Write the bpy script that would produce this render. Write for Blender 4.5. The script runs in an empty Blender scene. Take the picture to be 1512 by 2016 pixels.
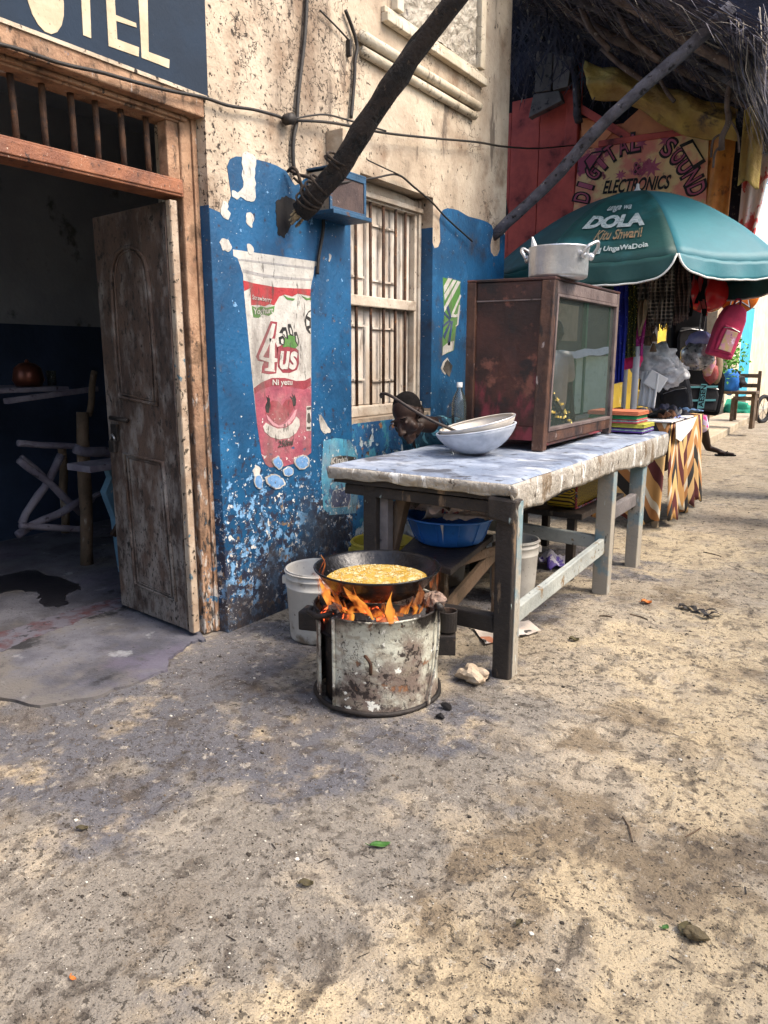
import bpy, bmesh, math, random
from mathutils import Vector, Matrix, noise
from math import sin, cos, pi, radians as R
C = bpy.context.scene.collection
sc = bpy.context.scene
rnd = random.Random(7)

# ---------------------------------------------------------------- camera, sky, sun, exposure
cam = bpy.data.objects.new('camera', bpy.data.cameras.new('camera'))
C.objects.link(cam); sc.camera = cam
cam.data.sensor_fit = 'HORIZONTAL'; cam.data.sensor_width = 36
cam.data.lens = 36 * 1450 / 1512
cam.data.clip_end = 400
cam.location = (0, 0, 1.4)
cam.rotation_euler = (R(90 - 11.765), 0, R(34.132))
w = bpy.data.worlds.new('World'); sc.world = w; w.use_nodes = True
SUN_EL, SUN_AZ = R(50), R(12)            # azimuth measured from +X towards +Y
sky = w.node_tree.nodes.new('ShaderNodeTexSky'); sky.sky_type = 'NISHITA'
sky.sun_disc = False; sky.sun_elevation = SUN_EL; sky.sun_rotation = R(90) - SUN_AZ
sky.air_density = 1.2; sky.dust_density = 4.0; sky.ozone_density = 1.0
bg = w.node_tree.nodes['Background']; bg.inputs[1].default_value = 0.15
w.node_tree.links.new(sky.outputs[0], bg.inputs[0])
sl = bpy.data.lights.new('sun', 'SUN'); sl.energy = 1.5; sl.angle = R(22); sl.color = (1, .90, .76)
so = bpy.data.objects.new('sun', sl); C.objects.link(so)
sd = Vector((cos(SUN_EL) * cos(SUN_AZ), cos(SUN_EL) * sin(SUN_AZ), sin(SUN_EL)))
so.rotation_euler = sd.to_track_quat('Z', 'Y').to_euler()
sc.view_settings.view_transform = 'Standard'; sc.view_settings.look = 'None'
sc.view_settings.gamma = 1; sc.view_settings.exposure = 1.5
sc.view_settings.use_curve_mapping = False
sc.cycles.max_bounces = 6

# ---------------------------------------------------------------- materials
def mat(name, c1, c2=None, sc_=6, rough=.8, bump=.25, bscale=60, layers=(), metal=0, stretch=(1, 1, 1),
        lo=.35, hi=.65, detail=6, alpha=None, trans=0, emit=None, spec=.4, sheen=0, dist=.01, vc=None):
    """c1/c2 mixed by noise; every layer is (colour, scale, lo, hi, options) laid over it by a thresholded noise."""
    m = bpy.data.materials.new(name); m.use_nodes = True
    t = m.node_tree; N = t.nodes; Lk = t.links.new
    b = N['Principled BSDF']
    geo = N.new('ShaderNodeNewGeometry')
    def vec(st):
        if st == (1, 1, 1): return geo.outputs['Position']
        mp = N.new('ShaderNodeMapping'); mp.inputs['Scale'].default_value = st
        Lk(geo.outputs['Position'], mp.inputs[0]); return mp.outputs[0]
    def nz(scale, det, st, kind='noise', d=0.0):
        if kind == 'noise':
            n = N.new('ShaderNodeTexNoise'); n.inputs['Scale'].default_value = scale
            n.inputs['Detail'].default_value = det; n.inputs['Roughness'].default_value = .62
            n.inputs['Distortion'].default_value = d
            Lk(vec(st), n.inputs['Vector']); return n.outputs[0]
        if kind == 'crack':
            wn = N.new('ShaderNodeTexNoise'); wn.inputs['Scale'].default_value = scale * 1.7
            wn.inputs['Detail'].default_value = 3; Lk(vec(st), wn.inputs['Vector'])
            mx = N.new('ShaderNodeVectorMath'); mx.operation = 'MULTIPLY_ADD'
            Lk(wn.outputs[1], mx.inputs[0]); mx.inputs[1].default_value = (1.2 / scale,) * 3
            Lk(vec(st), mx.inputs[2])
            v = N.new('ShaderNodeTexVoronoi'); v.feature = 'DISTANCE_TO_EDGE'
            v.inputs['Scale'].default_value = scale; Lk(mx.outputs[0], v.inputs['Vector'])
            return v.outputs[0]
        if kind == 'cell':
            v = N.new('ShaderNodeTexVoronoi'); v.inputs['Scale'].default_value = scale
            Lk(vec(st), v.inputs['Vector']); return v.outputs[0]
        if kind == 'wave':
            v = N.new('ShaderNodeTexWave'); v.inputs['Scale'].default_value = scale
            v.inputs['Distortion'].default_value = d or 0; v.inputs['Detail'].default_value = 2
            v.bands_direction = 'Z' if st[2] >= 1 else 'X'
            Lk(vec((1, 1, 1)), v.inputs['Vector']); return v.outputs[1]
    def mrange(x, lo_, hi_):
        r = N.new('ShaderNodeMapRange'); r.interpolation_type = 'SMOOTHSTEP'
        Lk(x, r.inputs[0]); r.inputs[1].default_value = lo_; r.inputs[2].default_value = hi_
        return r.outputs[0]
    def mixc(f, a, bb):
        x = N.new('ShaderNodeMix'); x.data_type = 'RGBA'
        if isinstance(f, (int, float)): x.inputs[0].default_value = f
        else: Lk(f, x.inputs[0])
        for sock, v in ((x.inputs[6], a), (x.inputs[7], bb)):
            if isinstance(v, tuple): sock.default_value = (*v[:3], 1)
            else: Lk(v, sock)
        return x.outputs[2]
    c2 = c2 or tuple(k * .75 for k in c1)
    col = mixc(mrange(nz(sc_, detail, stretch), lo, hi), tuple(c1), tuple(c2))
    if vc:
        for (an, vcol, vs, va) in vc:
            at = N.new('ShaderNodeAttribute'); at.attribute_name = an
            a = N.new('ShaderNodeMath'); a.operation = 'MULTIPLY_ADD'; Lk(nz(vs, 9, (1, 1, 1)), a.inputs[0]); a.inputs[1].default_value = 3.0; a.inputs[2].default_value = -1.5
            s2 = N.new('ShaderNodeMath'); s2.operation = 'ADD'; Lk(a.outputs[0], s2.inputs[0]); Lk(at.outputs['Fac'], s2.inputs[1])
            a = N.new('ShaderNodeMath'); a.operation = 'MULTIPLY'; Lk(mrange(s2.outputs[0], .2, .75), a.inputs[0]); a.inputs[1].default_value = va
            col = mixc(a.outputs[0], col, tuple(vcol))
    sep = None
    hsum = nz(bscale, 5, stretch)
    for L in layers:
        lc, ls, ll, lh = L[:4]; o = L[4] if len(L) > 4 else {}
        n = nz(ls, o.get('det', 5), o.get('st', (1, 1, 1)), o.get('kind', 'noise'), o.get('d', 0))
        if 'z' in o or 'ax' in o:
            if sep is None:
                sep = N.new('ShaderNodeSeparateXYZ'); Lk(geo.outputs['Position'], sep.inputs[0])
            for (ax, z0, z1, amt) in ([(2, *o['z'])] if 'z' in o else []) + list(o.get('ax', [])):
                r = N.new('ShaderNodeMapRange'); Lk(sep.outputs[ax], r.inputs[0])
                r.inputs[1].default_value = z0; r.inputs[2].default_value = z1
                r.inputs[3].default_value = amt; r.inputs[4].default_value = 0
                a = N.new('ShaderNodeMath'); a.operation = 'ADD'; Lk(n, a.inputs[0]); Lk(r.outputs[0], a.inputs[1]); n = a.outputs[0]
        f = mrange(n, ll, lh)
        if 'mask' in o:      # confined to patches of another noise
            ms, ml, mh = o['mask']
            q = mrange(nz(ms, 3, (1, 1, 1)), ml, mh)
            a = N.new('ShaderNodeMath'); a.operation = 'MULTIPLY'; Lk(f, a.inputs[0]); Lk(q, a.inputs[1]); f = a.outputs[0]
        if 'amt' in o:
            a = N.new('ShaderNodeMath'); a.operation = 'MULTIPLY'; Lk(f, a.inputs[0]); a.inputs[1].default_value = o['amt']; f = a.outputs[0]
        col = mixc(f, col, tuple(lc))
        if o.get('h', 0):
            a = N.new('ShaderNodeMath'); a.operation = 'MULTIPLY_ADD'; Lk(f, a.inputs[0]); a.inputs[1].default_value = o['h']; Lk(hsum, a.inputs[2]); hsum = a.outputs[0]
    Lk(col, b.inputs['Base Color'])
    b.inputs['Roughness'].default_value = rough; b.inputs['Metallic'].default_value = metal
    b.inputs['Specular IOR Level'].default_value = spec
    if trans: b.inputs['Transmission Weight'].default_value = trans
    if sheen: b.inputs['Sheen Weight'].default_value = sheen
    if emit: b.inputs['Emission Color'].default_value = (*emit[0], 1); b.inputs['Emission Strength'].default_value = emit[1]
    if alpha is not None: b.inputs['Alpha'].default_value = alpha
    if bump:
        bp = N.new('ShaderNodeBump'); bp.inputs['Strength'].default_value = bump; bp.inputs['Distance'].default_value = dist
        Lk(hsum, bp.inputs['Height']); Lk(bp.outputs[0], b.inputs['Normal'])
    return m

def flat(name, c, rough=.8, **k): return mat(name, c, tuple(x * .86 for x in c), rough=rough, bump=.15, **k)

DK = (.012, .010, .009)
WEAR = [((.03, .16, .34), 4, .55, .75, dict(det=8, amt=.6)), ((.008, .04, .10), 6, .58, .72, dict(det=9, amt=.8)), (( .62, .60, .56), 34, .70, .73, dict(z=(.2, 1.3, .18), h=-.5, det=9)),
        ((.16, .33, .55), 15, .66, .69, dict(z=(.2, 1.15, .18), det=10, h=-.4)),
        ((.20, .13, .07), 19, .66, .72, dict(z=(.1, .8, .15), det=10)),
        ((.02, .025, .05), 24, .62, .68, dict(z=(.2, 1.2, .16), det=10)), ((.05, .045, .05), 5, .60, .74, dict(z=(.0, .5, .3), det=10, amt=.8)), ((.022, .024, .035), 3.5, .66, .86, dict(z=(.0, .95, .22), ax=[(1, 3.5, 2.8, .12)], det=11, amt=.9)),
        ((.70, .70, .68), 55, .70, .73, dict(z=(.3, 1.9, .07), det=3, mask=(3.2, .50, .58))), ((.02, .05, .10), 2.0, .55, .72, dict(det=10, st=(1, 1, .35), amt=.7)), ((.70, .70, .68), 120, .74, .77, dict(det=2, st=(1, 1, .6)))]
GRIMEW = [((.16, .09, .05), 3.2, .50, .72, dict(det=9, amt=.75)), ((.16, .12, .09), 1.1, .50, .70, dict(det=10, amt=.7, st=(1, 1, .6))), ((.07, .045, .03), 2.2, .60, .76, dict(det=9, amt=.7)), ((.06, .042, .03), 44, .655, .70, dict(det=9, h=-.5, ax=[(1, 3.4, 4.1, .06)])), ((.07, .05, .04), 7, .62, .70, dict(det=11, st=(1, 1, .22), amt=.7, z=(3.2, 2.6, .05))),
          ((.025, .018, .014), 30, .625, .68, dict(det=8, ax=[(1, 3.4, 4.0, .03)], mask=(1.7, .44, .56), st=(1, 1, .7), h=-.8)),
          ((.03, .02, .015), 13, .03, .0, dict(kind='crack', mask=(3.1, .53, .62), h=-.6)),
          ((.04, .028, .02), 110, .70, .76, dict(h=-.5)),
          ((.20, .12, .06), 1.3, .58, .72, dict(st=(1, 1, .35), amt=.6))]
M = {}
M['cream'] = mat('cream_plaster', (.50, .42, .325), (.36, .285, .21), 2.2, .9, .7, 35, GRIMEW, dist=.012)
M['blue'] = mat('blue_paint', (.006, .080, .195), (.004, .050, .125), 3, .55, .55, 40, WEAR, dist=.008)
M['blue_low'] = mat('blue_paint_flaked', (.02, .12, .27), (.012, .06, .15), 6, .6, .8, 30,
    [((.42, .48, .50), 11, .56, .60, dict(det=9, h=-.6)), ((.05, .22, .30), 8, .55, .6, dict(det=8)),
     ((.28, .13, .05), 14, .60, .66, dict(det=8)), ((.02, .02, .02), 18, .60, .66, dict(det=8, h=-.5)),
     ((.02, .28, .26), 23, .66, .69, dict(det=4))], dist=.01)
def mural(name, c, c2=None):
    return mat(name, c, c2 or tuple(x * .8 for x in c), 14, .65, .4, 50,
        [((.05, .045, .04), 85, .60, .68, dict(amt=.6)), ((.012, .06, .16), 26, .70, .73, dict(z=(.6, 1.1, .15), h=-.4, det=9)),
         ((.60, .60, .58), 40, .71, .74, dict(z=(.5, 1.5, .12), h=-.4, det=8)), ((.10, .08, .07), 5, .50, .70, dict(amt=.7, det=12, st=(1, 1, .4))), ((.30, .27, .24), 1.6, .48, .68, dict(amt=.5, det=8)), ((.04, .035, .03), 30, .60, .66, dict(det=10, st=(1, 1, .3), amt=.7)), ((.035, .03, .028), 7, .60, .75, dict(amt=.35, det=9))])
M['m_white'] = mural('mural_white', (.50, .48, .44))
M['m_red'] = mural('mural_red', (.36, .03, .035))
M['m_dred'] = mural('mural_dark_red', (.24, .035, .05))
M['m_pink'] = mural('mural_pink', (.34, .085, .115), (.23, .05, .08))
M['m_green'] = mural('mural_green', (.07, .20, .04))
M['m_black'] = mural('mural_black', (.014, .014, .014))
M['m_cyan'] = mural('mural_light_blue', (.07, .30, .42), (.04, .2, .33))
M['m_dblue'] = mural('mural_dark_blue', (.012, .04, .13))
M['m_grey'] = mural('mural_grey', (.33, .32, .31))
M['signblue'] = mat('sign_dark_blue', (.003, .015, .036), (.002, .011, .027), 4, .8, .2, 40, [((.05, .05, .05), 60, .68, .74)])
M['letter'] = mat('letter_cream', (.52, .44, .31), (.42, .34, .23), 8, .7, .3, 50, [((.06, .04, .03), 60, .64, .7)])
WOODL = [((.03, .02, .015), 14, .58, .68, dict(det=9)), ((.02, .014, .01), 70, .60, .68, dict(st=(1, 1, .15))), ((.6, .55, .5), 40, .72, .76, dict())]
M['frame'] = mat('door_frame_tan', (.36, .22, .135), (.24, .13, .075), 9, .75, .7, 60,
    [((.10, .055, .03), 7, .52, .68, dict(det=10, amt=.8)), ((.035, .022, .016), 26, .57, .68, dict(det=12, h=-.5, amt=.75, st=(1, 1, .4))), ((.50, .48, .45), 30, .62, .72, dict(z=(.2, 1.6, .14), det=10, st=(1, 1, .35), amt=.85)), ((.07, .05, .04), 3, .52, .70, dict(det=10, st=(1, 1, .4), amt=.7)),
     ((.035, .03, .028), 40, .60, .70, dict(z=(.2, 1.6, .1), h=-.4, det=10, st=(1, 1, .4))), ((.05, .12, .2), 20, .68, .72, dict(z=(0, .8, .1)))])
M['frame_rail'] = mat('transom_rail_brown', (.27, .105, .05), (.17, .06, .03), 7, .6, .5, 60, [((.12, .05, .03), 6, .5, .68, dict(det=10, amt=.8)), ((.04, .02, .015), 30, .60, .66, dict(det=9)), ((.5, .36, .26), 40, .64, .70)])
M['leaf'] = mat('door_wood', (.10, .062, .045), (.05, .031, .024), 5, .7, .5, 60,
    [((.26, .235, .215), 12, .48, .72, dict(z=(.1, 1.4, .14), det=10, amt=.65, st=(1, 1, .5))), ((.02, .015, .013), 38, .54, .62, dict(det=10, h=-.4, st=(1, 1, .6), mask=(3, .4, .6))),
     ((.02, .015, .012), 4, .60, .75, dict(det=6, amt=.8)), ((.02, .015, .012), 100, .62, .68, dict(z=(.2, 1.4, .05), st=(1, 1, .4)))], stretch=(1, 1, .5))
M['leafedge'] = mat('door_edge_worn', (.42, .34, .26), (.28, .2, .14), 9, .8, .5, 60, [((.05, .12, .16), 12, .62, .68), ((.04, .03, .02), 30, .58, .64)])
M['shutter'] = mat('shutter_boards', (.60, .55, .49), (.46, .39, .32), 4, .7, .4, 50,
    [((.26, .17, .11), 5, .46, .72, dict(st=(1, 1, .3), amt=.85, det=10)), ((.09, .07, .055), 11, .56, .68, dict(st=(1, 1, .2), amt=.8, det=10)), ((.05, .04, .035), 34, .66, .72, dict(st=(1, 1, .3))), ((.035, .03, .025), 90, .66, .72, dict(st=(1, 1, .15)))])
M['winframe'] = mat('window_frame_cream', (.52, .46, .38), (.38, .31, .24), 4, .75, .4, 50, [((.06, .05, .04), 40, .62, .7, dict(st=(1, 1, .5))), ((.04, .03, .025), 10, .66, .74), ((.18, .13, .09), 6, .50, .68, dict(det=11, amt=.8))])
M['rust'] = mat('rusty_iron', (.09, .045, .025), (.04, .025, .02), 20, .8, .5, 90, [((.2, .09, .04), 30, .6, .7)], metal=.3)
M['log'] = mat('charred_log', (.030, .021, .017), (.012, .010, .010), 9, .85, .9, 50, [((.10, .07, .05), 26, .62, .70, dict(st=(1, 1, 1))), ((.006, .006, .006), 12, .55, .65, dict(h=-.7))], dist=.02)
M['logend'] = mat('split_log_end', (.42, .33, .20), (.22, .15, .08), 20, .9, .9, 60, [((.06, .04, .02), 60, .55, .62, dict(h=-.6))], dist=.015)
M['log2'] = mat('weathered_grey_log', (.105, .10, .12), (.05, .045, .055), 8, .85, .8, 50, [((.24, .21, .20), 18, .64, .7), ((.015, .013, .015), 20, .58, .66, dict(h=-.7))], dist=.015)
M['stick'] = mat('branch_bark', (.17, .13, .12), (.09, .065, .06), 10, .9, .7, 50, [((.32, .28, .26), 20, .6, .7)])
M['cable'] = mat('black_cable', (.012, .011, .011), (.02, .015, .012), 10, .6, .3, 60)
M['ladle'] = mat('dark_ladle_metal', (.03, .018, .014), (.014, .010, .009), 20, .5, .3, 60)
M['rope'] = mat('dark_rope', (.02, .015, .013), (.045, .03, .02), 40, .9, .6, 120)
M['boxblue'] = mat('box_blue_metal', (.02, .07, .14), (.012, .045, .09), 10, .55, .4, 50, [((.35, .35, .33), 40, .68, .74), ((.09, .04, .02), 12, .62, .7)])
M['boxbrown'] = mat('box_brown_panel', (.07, .045, .04), (.04, .025, .025), 10, .7, .4, 50, [((.2, .15, .13), 30, .64, .7)])
M['boxcream'] = mat('box_cream_side', (.42, .34, .25), (.3, .22, .15), 8, .8, .4, 50, [((.05, .03, .02), 22, .58, .66)])
# ---------------------------------------------------------------- mesh helpers
class G:
    def __init__(s): s.v = []; s.f = []; s.m = []
    def add(s, vs, fs, mi=0):
        n = len(s.v); s.v += [tuple(p) for p in vs]
        for f in fs: s.f.append(tuple(i + n for i in f)); s.m.append(mi)
        return s
    def box(s, c, d, rz=0, rx=0, ry=0, mi=0, jit=0):
        x, y, z = (k / 2 for k in d)
        mt = Matrix.Rotation(rz, 3, 'Z') @ Matrix.Rotation(ry, 3, 'Y') @ Matrix.Rotation(rx, 3, 'X')
        vs = [Vector(c) + mt @ Vector((sx * x + rnd.uniform(-jit, jit), sy * y + rnd.uniform(-jit, jit), sz * z + rnd.uniform(-jit, jit)))
              for sz in (-1, 1) for sx, sy in ((-1, -1), (1, -1), (1, 1), (-1, 1))]
        return s.add(vs, [(3, 2, 1, 0), (4, 5, 6, 7), (0, 1, 5, 4), (1, 2, 6, 5), (2, 3, 7, 6), (3, 0, 4, 7)], mi)
    def bb(s, a, b, mi=0, jit=0):
        return s.box([(a[i] + b[i]) / 2 for i in range(3)], [abs(b[i] - a[i]) for i in range(3)], mi=mi, jit=jit)
    def bar(s, p0, p1, wx, wy, up=(0, 0, 1), mi=0, jit=0):
        """squared timber from p0 to p1"""
        p0, p1 = Vector(p0), Vector(p1); d = (p1 - p0).normalized(); up = Vector(up)
        if abs(d.dot(up)) > .98: up = Vector((0, 1, 0))
        a = d.cross(up).normalized(); b = a.cross(d)
        vs = []
        for p in (p0, p1):
            for u, v in ((-1, -1), (1, -1), (1, 1), (-1, 1)):
                vs.append(p + a * (u * wx / 2 + rnd.uniform(-jit, jit)) + b * (v * wy / 2 + rnd.uniform(-jit, jit)))
        return s.add(vs, [(3, 2, 1, 0), (4, 5, 6, 7), (0, 1, 5, 4), (1, 2, 6, 5), (2, 3, 7, 6), (3, 0, 4, 7)], mi)
    def tube(s, pts, r, n=8, cap=True, rough=0, mi=0, closed=False):
        pts = [Vector(p) for p in pts]; k = len(pts)
        rs = r if isinstance(r, (list, tuple)) else [r] * k
        vs = []; prev = None
        for i, p in enumerate(pts):
            if closed: d = pts[(i + 1) % k] - pts[i - 1]
            else: d = pts[min(i + 1, k - 1)] - pts[max(i - 1, 0)]
            d.normalize()
            if prev is None:
                a = d.cross(Vector((0, 0, 1)))
                if a.length < .1: a = d.cross(Vector((0, 1, 0)))
            else: a = prev - d * prev.dot(d)
            a.normalize(); prev = a; b = d.cross(a)
            for j in range(n):
                t = 2 * pi * j / n; q = rs[i] * (1 + (rough * noise.noise(Vector((p.x * 9 + cos(t) * 2, p.y * 9 + sin(t) * 2, p.z * 9))) if rough else 0))
                vs.append(p + (a * cos(t) + b * sin(t)) * q)
        fs = []
        for i in range(k if closed else k - 1):
            i2 = (i + 1) % k
            for j in range(n): fs.append((i * n + j, i * n + (j + 1) % n, i2 * n + (j + 1) % n, i2 * n + j))
        if cap and not closed: fs += [tuple(range(n))[::-1], tuple((k - 1) * n + j for j in range(n))]
        return s.add(vs, fs, mi)
    def lathe(s, c, prof, n=48, a0=0, a1=2 * pi, mi=0, wob=0, mtx=None):
        full = abs(a1 - a0 - 2 * pi) < 1e-6; cols = n if full else n + 1; vs = []
        for i in range(cols):
            t = a0 + (a1 - a0) * i / n
            for (r, z) in prof:
                q = r * (1 + (wob * noise.noise(Vector((cos(t) * 1.5, sin(t) * 1.5, z * 6 + c[0]))) if wob else 0))
                p = Vector((q * cos(t), q * sin(t), z))
                if mtx: p = mtx @ p
                vs.append(Vector(c) + p)
        k = len(prof); fs = []
        for i in range(n):
            i2 = (i + 1) % cols
            for j in range(k - 1): fs.append((i * k + j, i2 * k + j, i2 * k + j + 1, i * k + j + 1))
        return s.add(vs, fs, mi)
    def prism(s, poly, fn, t0, t1, mi=0):
        """2-D outline poly extruded between offsets t0 and t1; fn(u, v, t) -> point"""
        n = len(poly); vs = [fn(u, v, t0) for u, v in poly] + [fn(u, v, t1) for u, v in poly]
        return s.add(vs, [tuple(range(n))[::-1], tuple(range(n, 2 * n))] + [(i, (i + 1) % n, n + (i + 1) % n, n + i) for i in range(n)], mi)
    def grid(s, nu, nv, fn, mi=0, thick=None):
        vs = [Vector(fn(i / nu, j / nv)) for j in range(nv + 1) for i in range(nu + 1)]
        fs = [(j * (nu + 1) + i, j * (nu + 1) + i + 1, (j + 1) * (nu + 1) + i + 1, (j + 1) * (nu + 1) + i) for j in range(nv) for i in range(nu)]
        return s.add(vs, fs, mi)
    def ico(s, c, r, sub=2, rough=0, seed=0, sq=(1, 1, 1), freq=2.0, mi=0, rot=None):
        bm = bmesh.new(); bmesh.ops.create_icosphere(bm, subdivisions=sub, radius=1)
        vs = []
        for v in bm.verts:
            k = 1 + rough * noise.noise(v.co * freq + Vector((seed * 3.1, seed * 1.7, seed)))
            p = Vector((v.co.x * sq[0], v.co.y * sq[1], v.co.z * sq[2])) * r * k
            if rot: p = rot @ p
            vs.append(Vector(c) + p)
        fs = [tuple(v.index for v in f.verts) for f in bm.faces]; bm.free()
        return s.add(vs, fs, mi)
    def mesh(s, name, mats, smooth=False):
        me = bpy.data.meshes.new(name); me.from_pydata(s.v, [], s.f)
        for m in (mats if isinstance(mats, (list, tuple)) else [mats]): me.materials.append(M[m] if isinstance(m, str) else m)
        if any(s.m): me.polygons.foreach_set('material_index', s.m)
        if smooth: me.polygons.foreach_set('use_smooth', [True] * len(s.f))
        me.update(); return me
    def build(s, name, mats, parent=None, smooth=False, bevel=0, solid=0, sub=0, fix=True, **k):
        me = s.mesh(name, mats, smooth)
        if fix:
            bm = bmesh.new(); bm.from_mesh(me); bmesh.ops.recalc_face_normals(bm, faces=bm.faces); bm.to_mesh(me); bm.free()
        o = bpy.data.objects.new(name, me); C.objects.link(o)
        if parent: o.parent = parent; o.matrix_parent_inverse = pm(parent)
        if solid: q = o.modifiers.new('thickness', 'SOLIDIFY'); q.thickness = solid; q.offset = 0
        if sub: q = o.modifiers.new('smooth', 'SUBSURF'); q.levels = sub; q.render_levels = sub
        if bevel: q = o.modifiers.new('bevel', 'BEVEL'); q.width = bevel; q.segments = 2; q.limit_method = 'ANGLE'
        tag(o, **k); return o
def pm(o):
    m = Matrix.Identity(4)
    while o: m = Matrix.Translation(o.location) @ m; o = o.parent if o.parent is None else None
    return m.inverted()
def tag(o, label=None, cat=None, group=None, kind=None):
    if label: o['label'] = label
    if cat: o['category'] = cat
    if group: o['group'] = group
    if kind: o['kind'] = kind
    return o
def thing(name, label, cat, loc=(0, 0, 0), group=None):
    o = bpy.data.objects.new(name, None); C.objects.link(o); o.location = loc
    o.empty_display_size = .1
    return tag(o, label, cat, group)
def real(me_obj):
    """apply the modifiers of an unlinked-later object and return the resulting mesh"""
    dg = bpy.context.evaluated_depsgraph_get(); me = bpy.data.meshes.new_from_object(me_obj.evaluated_get(dg))
    C.objects.unlink(me_obj); return me
_tc = {}
def textmesh(s, bold=0, shear=0):
    k = (s, bold, shear)
    if k not in _tc:
        cu = bpy.data.curves.new('text', 'FONT'); cu.body = s; cu.size = 1; cu.offset = bold; cu.shear = shear; cu.resolution_u = 4
        o = bpy.data.objects.new('text', cu); C.objects.link(o)
        me = real(o); vs = [v.co.copy() for v in me.vertices]; fs = [tuple(p.vertices) for p in me.polygons]
        x0 = min(v.x for v in vs); x1 = max(v.x for v in vs); y0 = min(v.y for v in vs); y1 = max(v.y for v in vs)
        _tc[k] = ([((v.x - x0) / (x1 - x0), (v.y - y0) / (y1 - y0)) for v in vs], fs, (x1 - x0) / (y1 - y0))
        bpy.data.objects.remove(o)
    return _tc[k]
def text(g, s, fn, bold=0, shear=0, mi=0):
    vs, fs, asp = textmesh(s, bold, shear); g.add([fn(u, v) for u, v in vs], fs, mi); return asp
def quadfn(p00, p10, p01):
    a, b, c = Vector(p00), Vector(p10), Vector(p01); return lambda u, v: a + (b - a) * u + (c - a) * v
def lerp(a, b, t): return a + (b - a) * t
def vl(a, b, t): return Vector(a).lerp(Vector(b), t)
def curve(pts, n=8):
    """Catmull-Rom through pts"""
    P = [Vector(p) for p in pts]; P = [P[0] * 2 - P[1]] + P + [P[-1] * 2 - P[-2]]; out = []
    for i in range(1, len(P) - 2):
        for k in range(n):
            t = k / n; a, b, c, d = P[i - 1], P[i], P[i + 1], P[i + 2]
            out.append(.5 * ((2 * b) + (c - a) * t + (2 * a - 5 * b + 4 * c - d) * t * t + (3 * b - a - 3 * c + d) * t ** 3))
    out.append(P[-2]); return out
def body(name, shapes, m, parent, voxel=.008, smooth=6, sub=0, **k):
    """one continuous skin over tapered limbs ('c', p0, r0, p1, r1) and ellipsoids ('e', centre, radii, rotation)"""
    g = G()
    for s in shapes:
        if s[0] == 'c':
            p0, r0, p1, r1 = Vector(s[1]), s[2], Vector(s[3]), s[4]
            n = 7; g.tube([p0.lerp(p1, i / n) for i in range(n + 1)], [lerp(r0, r1, i / n) for i in range(n + 1)], 14)
            g.ico(p0, r0 * 1.0, 2); g.ico(p1, r1 * 1.0, 2)
        else:
            g.ico(s[1], 1, 3, sq=s[2], rot=s[3] if len(s) > 3 else None)
    o = g.build('tmp', m, fix=False)
    q = o.modifiers.new('r', 'REMESH'); q.mode = 'VOXEL'; q.voxel_size = voxel; q.use_smooth_shade = True
    q = o.modifiers.new('s', 'SMOOTH'); q.factor = .5; q.iterations = smooth
    me = real(o); bpy.data.objects.remove(o); me.name = name
    ob = bpy.data.objects.new(name, me); C.objects.link(ob)
    me.polygons.foreach_set('use_smooth', [True] * len(me.polygons))
    if parent: ob.parent = parent; ob.matrix_parent_inverse = pm(parent)
    tag(ob, **k); return ob
# ================================================================ GROUND
W = -2.72                      # the street facade lies in the plane x = W
PRINTS = [(*p, a, k) for p, a, k in zip([(-0.4865,2.246),(-0.5628,1.841),(-0.4022,2.681),(-0.8466,1.873),(-0.9104,1.554),(-1.18,1.588),(-1.5,1.627),(-0.5339,1.503),(-0.3393,1.508),(-0.1691,1.713),(-1.389,1.23),(-1.727,1.276),(-0.6962,1.337),(-0.9561,1.161),(-0.7395,2.633),(-0.9209,2.373),(-0.6579,3.238),(-0.9922,3.283),(-1.204,0.9743),(-0.2673,2.206),(-1.291,1.916)], (1.5, 1.2, 1.7, 1.0, 1.4, .6, .9, 1.6, 1.3, 1.5, .4, .9, 2.0, 1.1, 1.5, 1.2, 1.6, 1.4, .7, 1.9, .3), (1, .8, 1, .7, .8, .6, .8, 1, .8, 1, .6, .5, .8, .7, .9, .7, .8, .8, .6, .9, .6))]
def gh(x, y):
    p = Vector((x, y, 0))
    h = .020 * noise.noise(p * 1.3) + .010 * noise.noise(p * 4.1 + Vector((5, 2, 0))) + .0045 * noise.noise(p * 13) + .0035 * abs(noise.noise(p * 24 + Vector((0, 3, 0))))
    for fx, fy, fa, fk in PRINTS:
        dx, dy = x - fx, y - fy
        if abs(dx) < .22 and abs(dy) < .22:
            u, v = (dx * cos(fa) + dy * sin(fa)) / .135, (-dx * sin(fa) + dy * cos(fa)) / (.048 + .01 * (dx > 0)); q = math.sqrt(u * u + v * v)
            h += fk * (-.011 * max(0, 1 - q ** 4) + .007 * math.exp(-((q - 1.15) / .2) ** 2) + (.003 * sin(u * 22) if q < .85 else 0))
    k = min(1, max(0, (x + 2.6) * 1.2)) * .8 + .2          # flatter cement beside the houses
    return h * k - .006
def axis(a, b, segs):
    out = []; 
    for (x0, x1, n) in segs: out += [lerp(x0, x1, i / n) for i in range(n)]
    return out + [segs[-1][1]]
xs = axis(0, 0, [(-40, -6, 6), (-6, -3.4, 14), (-3.4, 1.0, 270), (1, 3, 20), (3, 40, 6)])
ys = axis(0, 0, [(-30, -1, 8), (-1, .4, 12), (.4, 6, 330), (6, 14, 90), (14, 90, 30)])
gv = [(x, y, gh(x, y) if -3.5 < x < 3 else -.006) for y in ys for x in xs]; nx = len(xs)
gf = [(j * nx + i, j * nx + i + 1, (j + 1) * nx + i + 1, (j + 1) * nx + i) for j in range(len(ys) - 1) for i in range(nx - 1)]
XR = [(0, -2.9, -1.3, .16)]     # cement bias towards the house side
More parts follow.
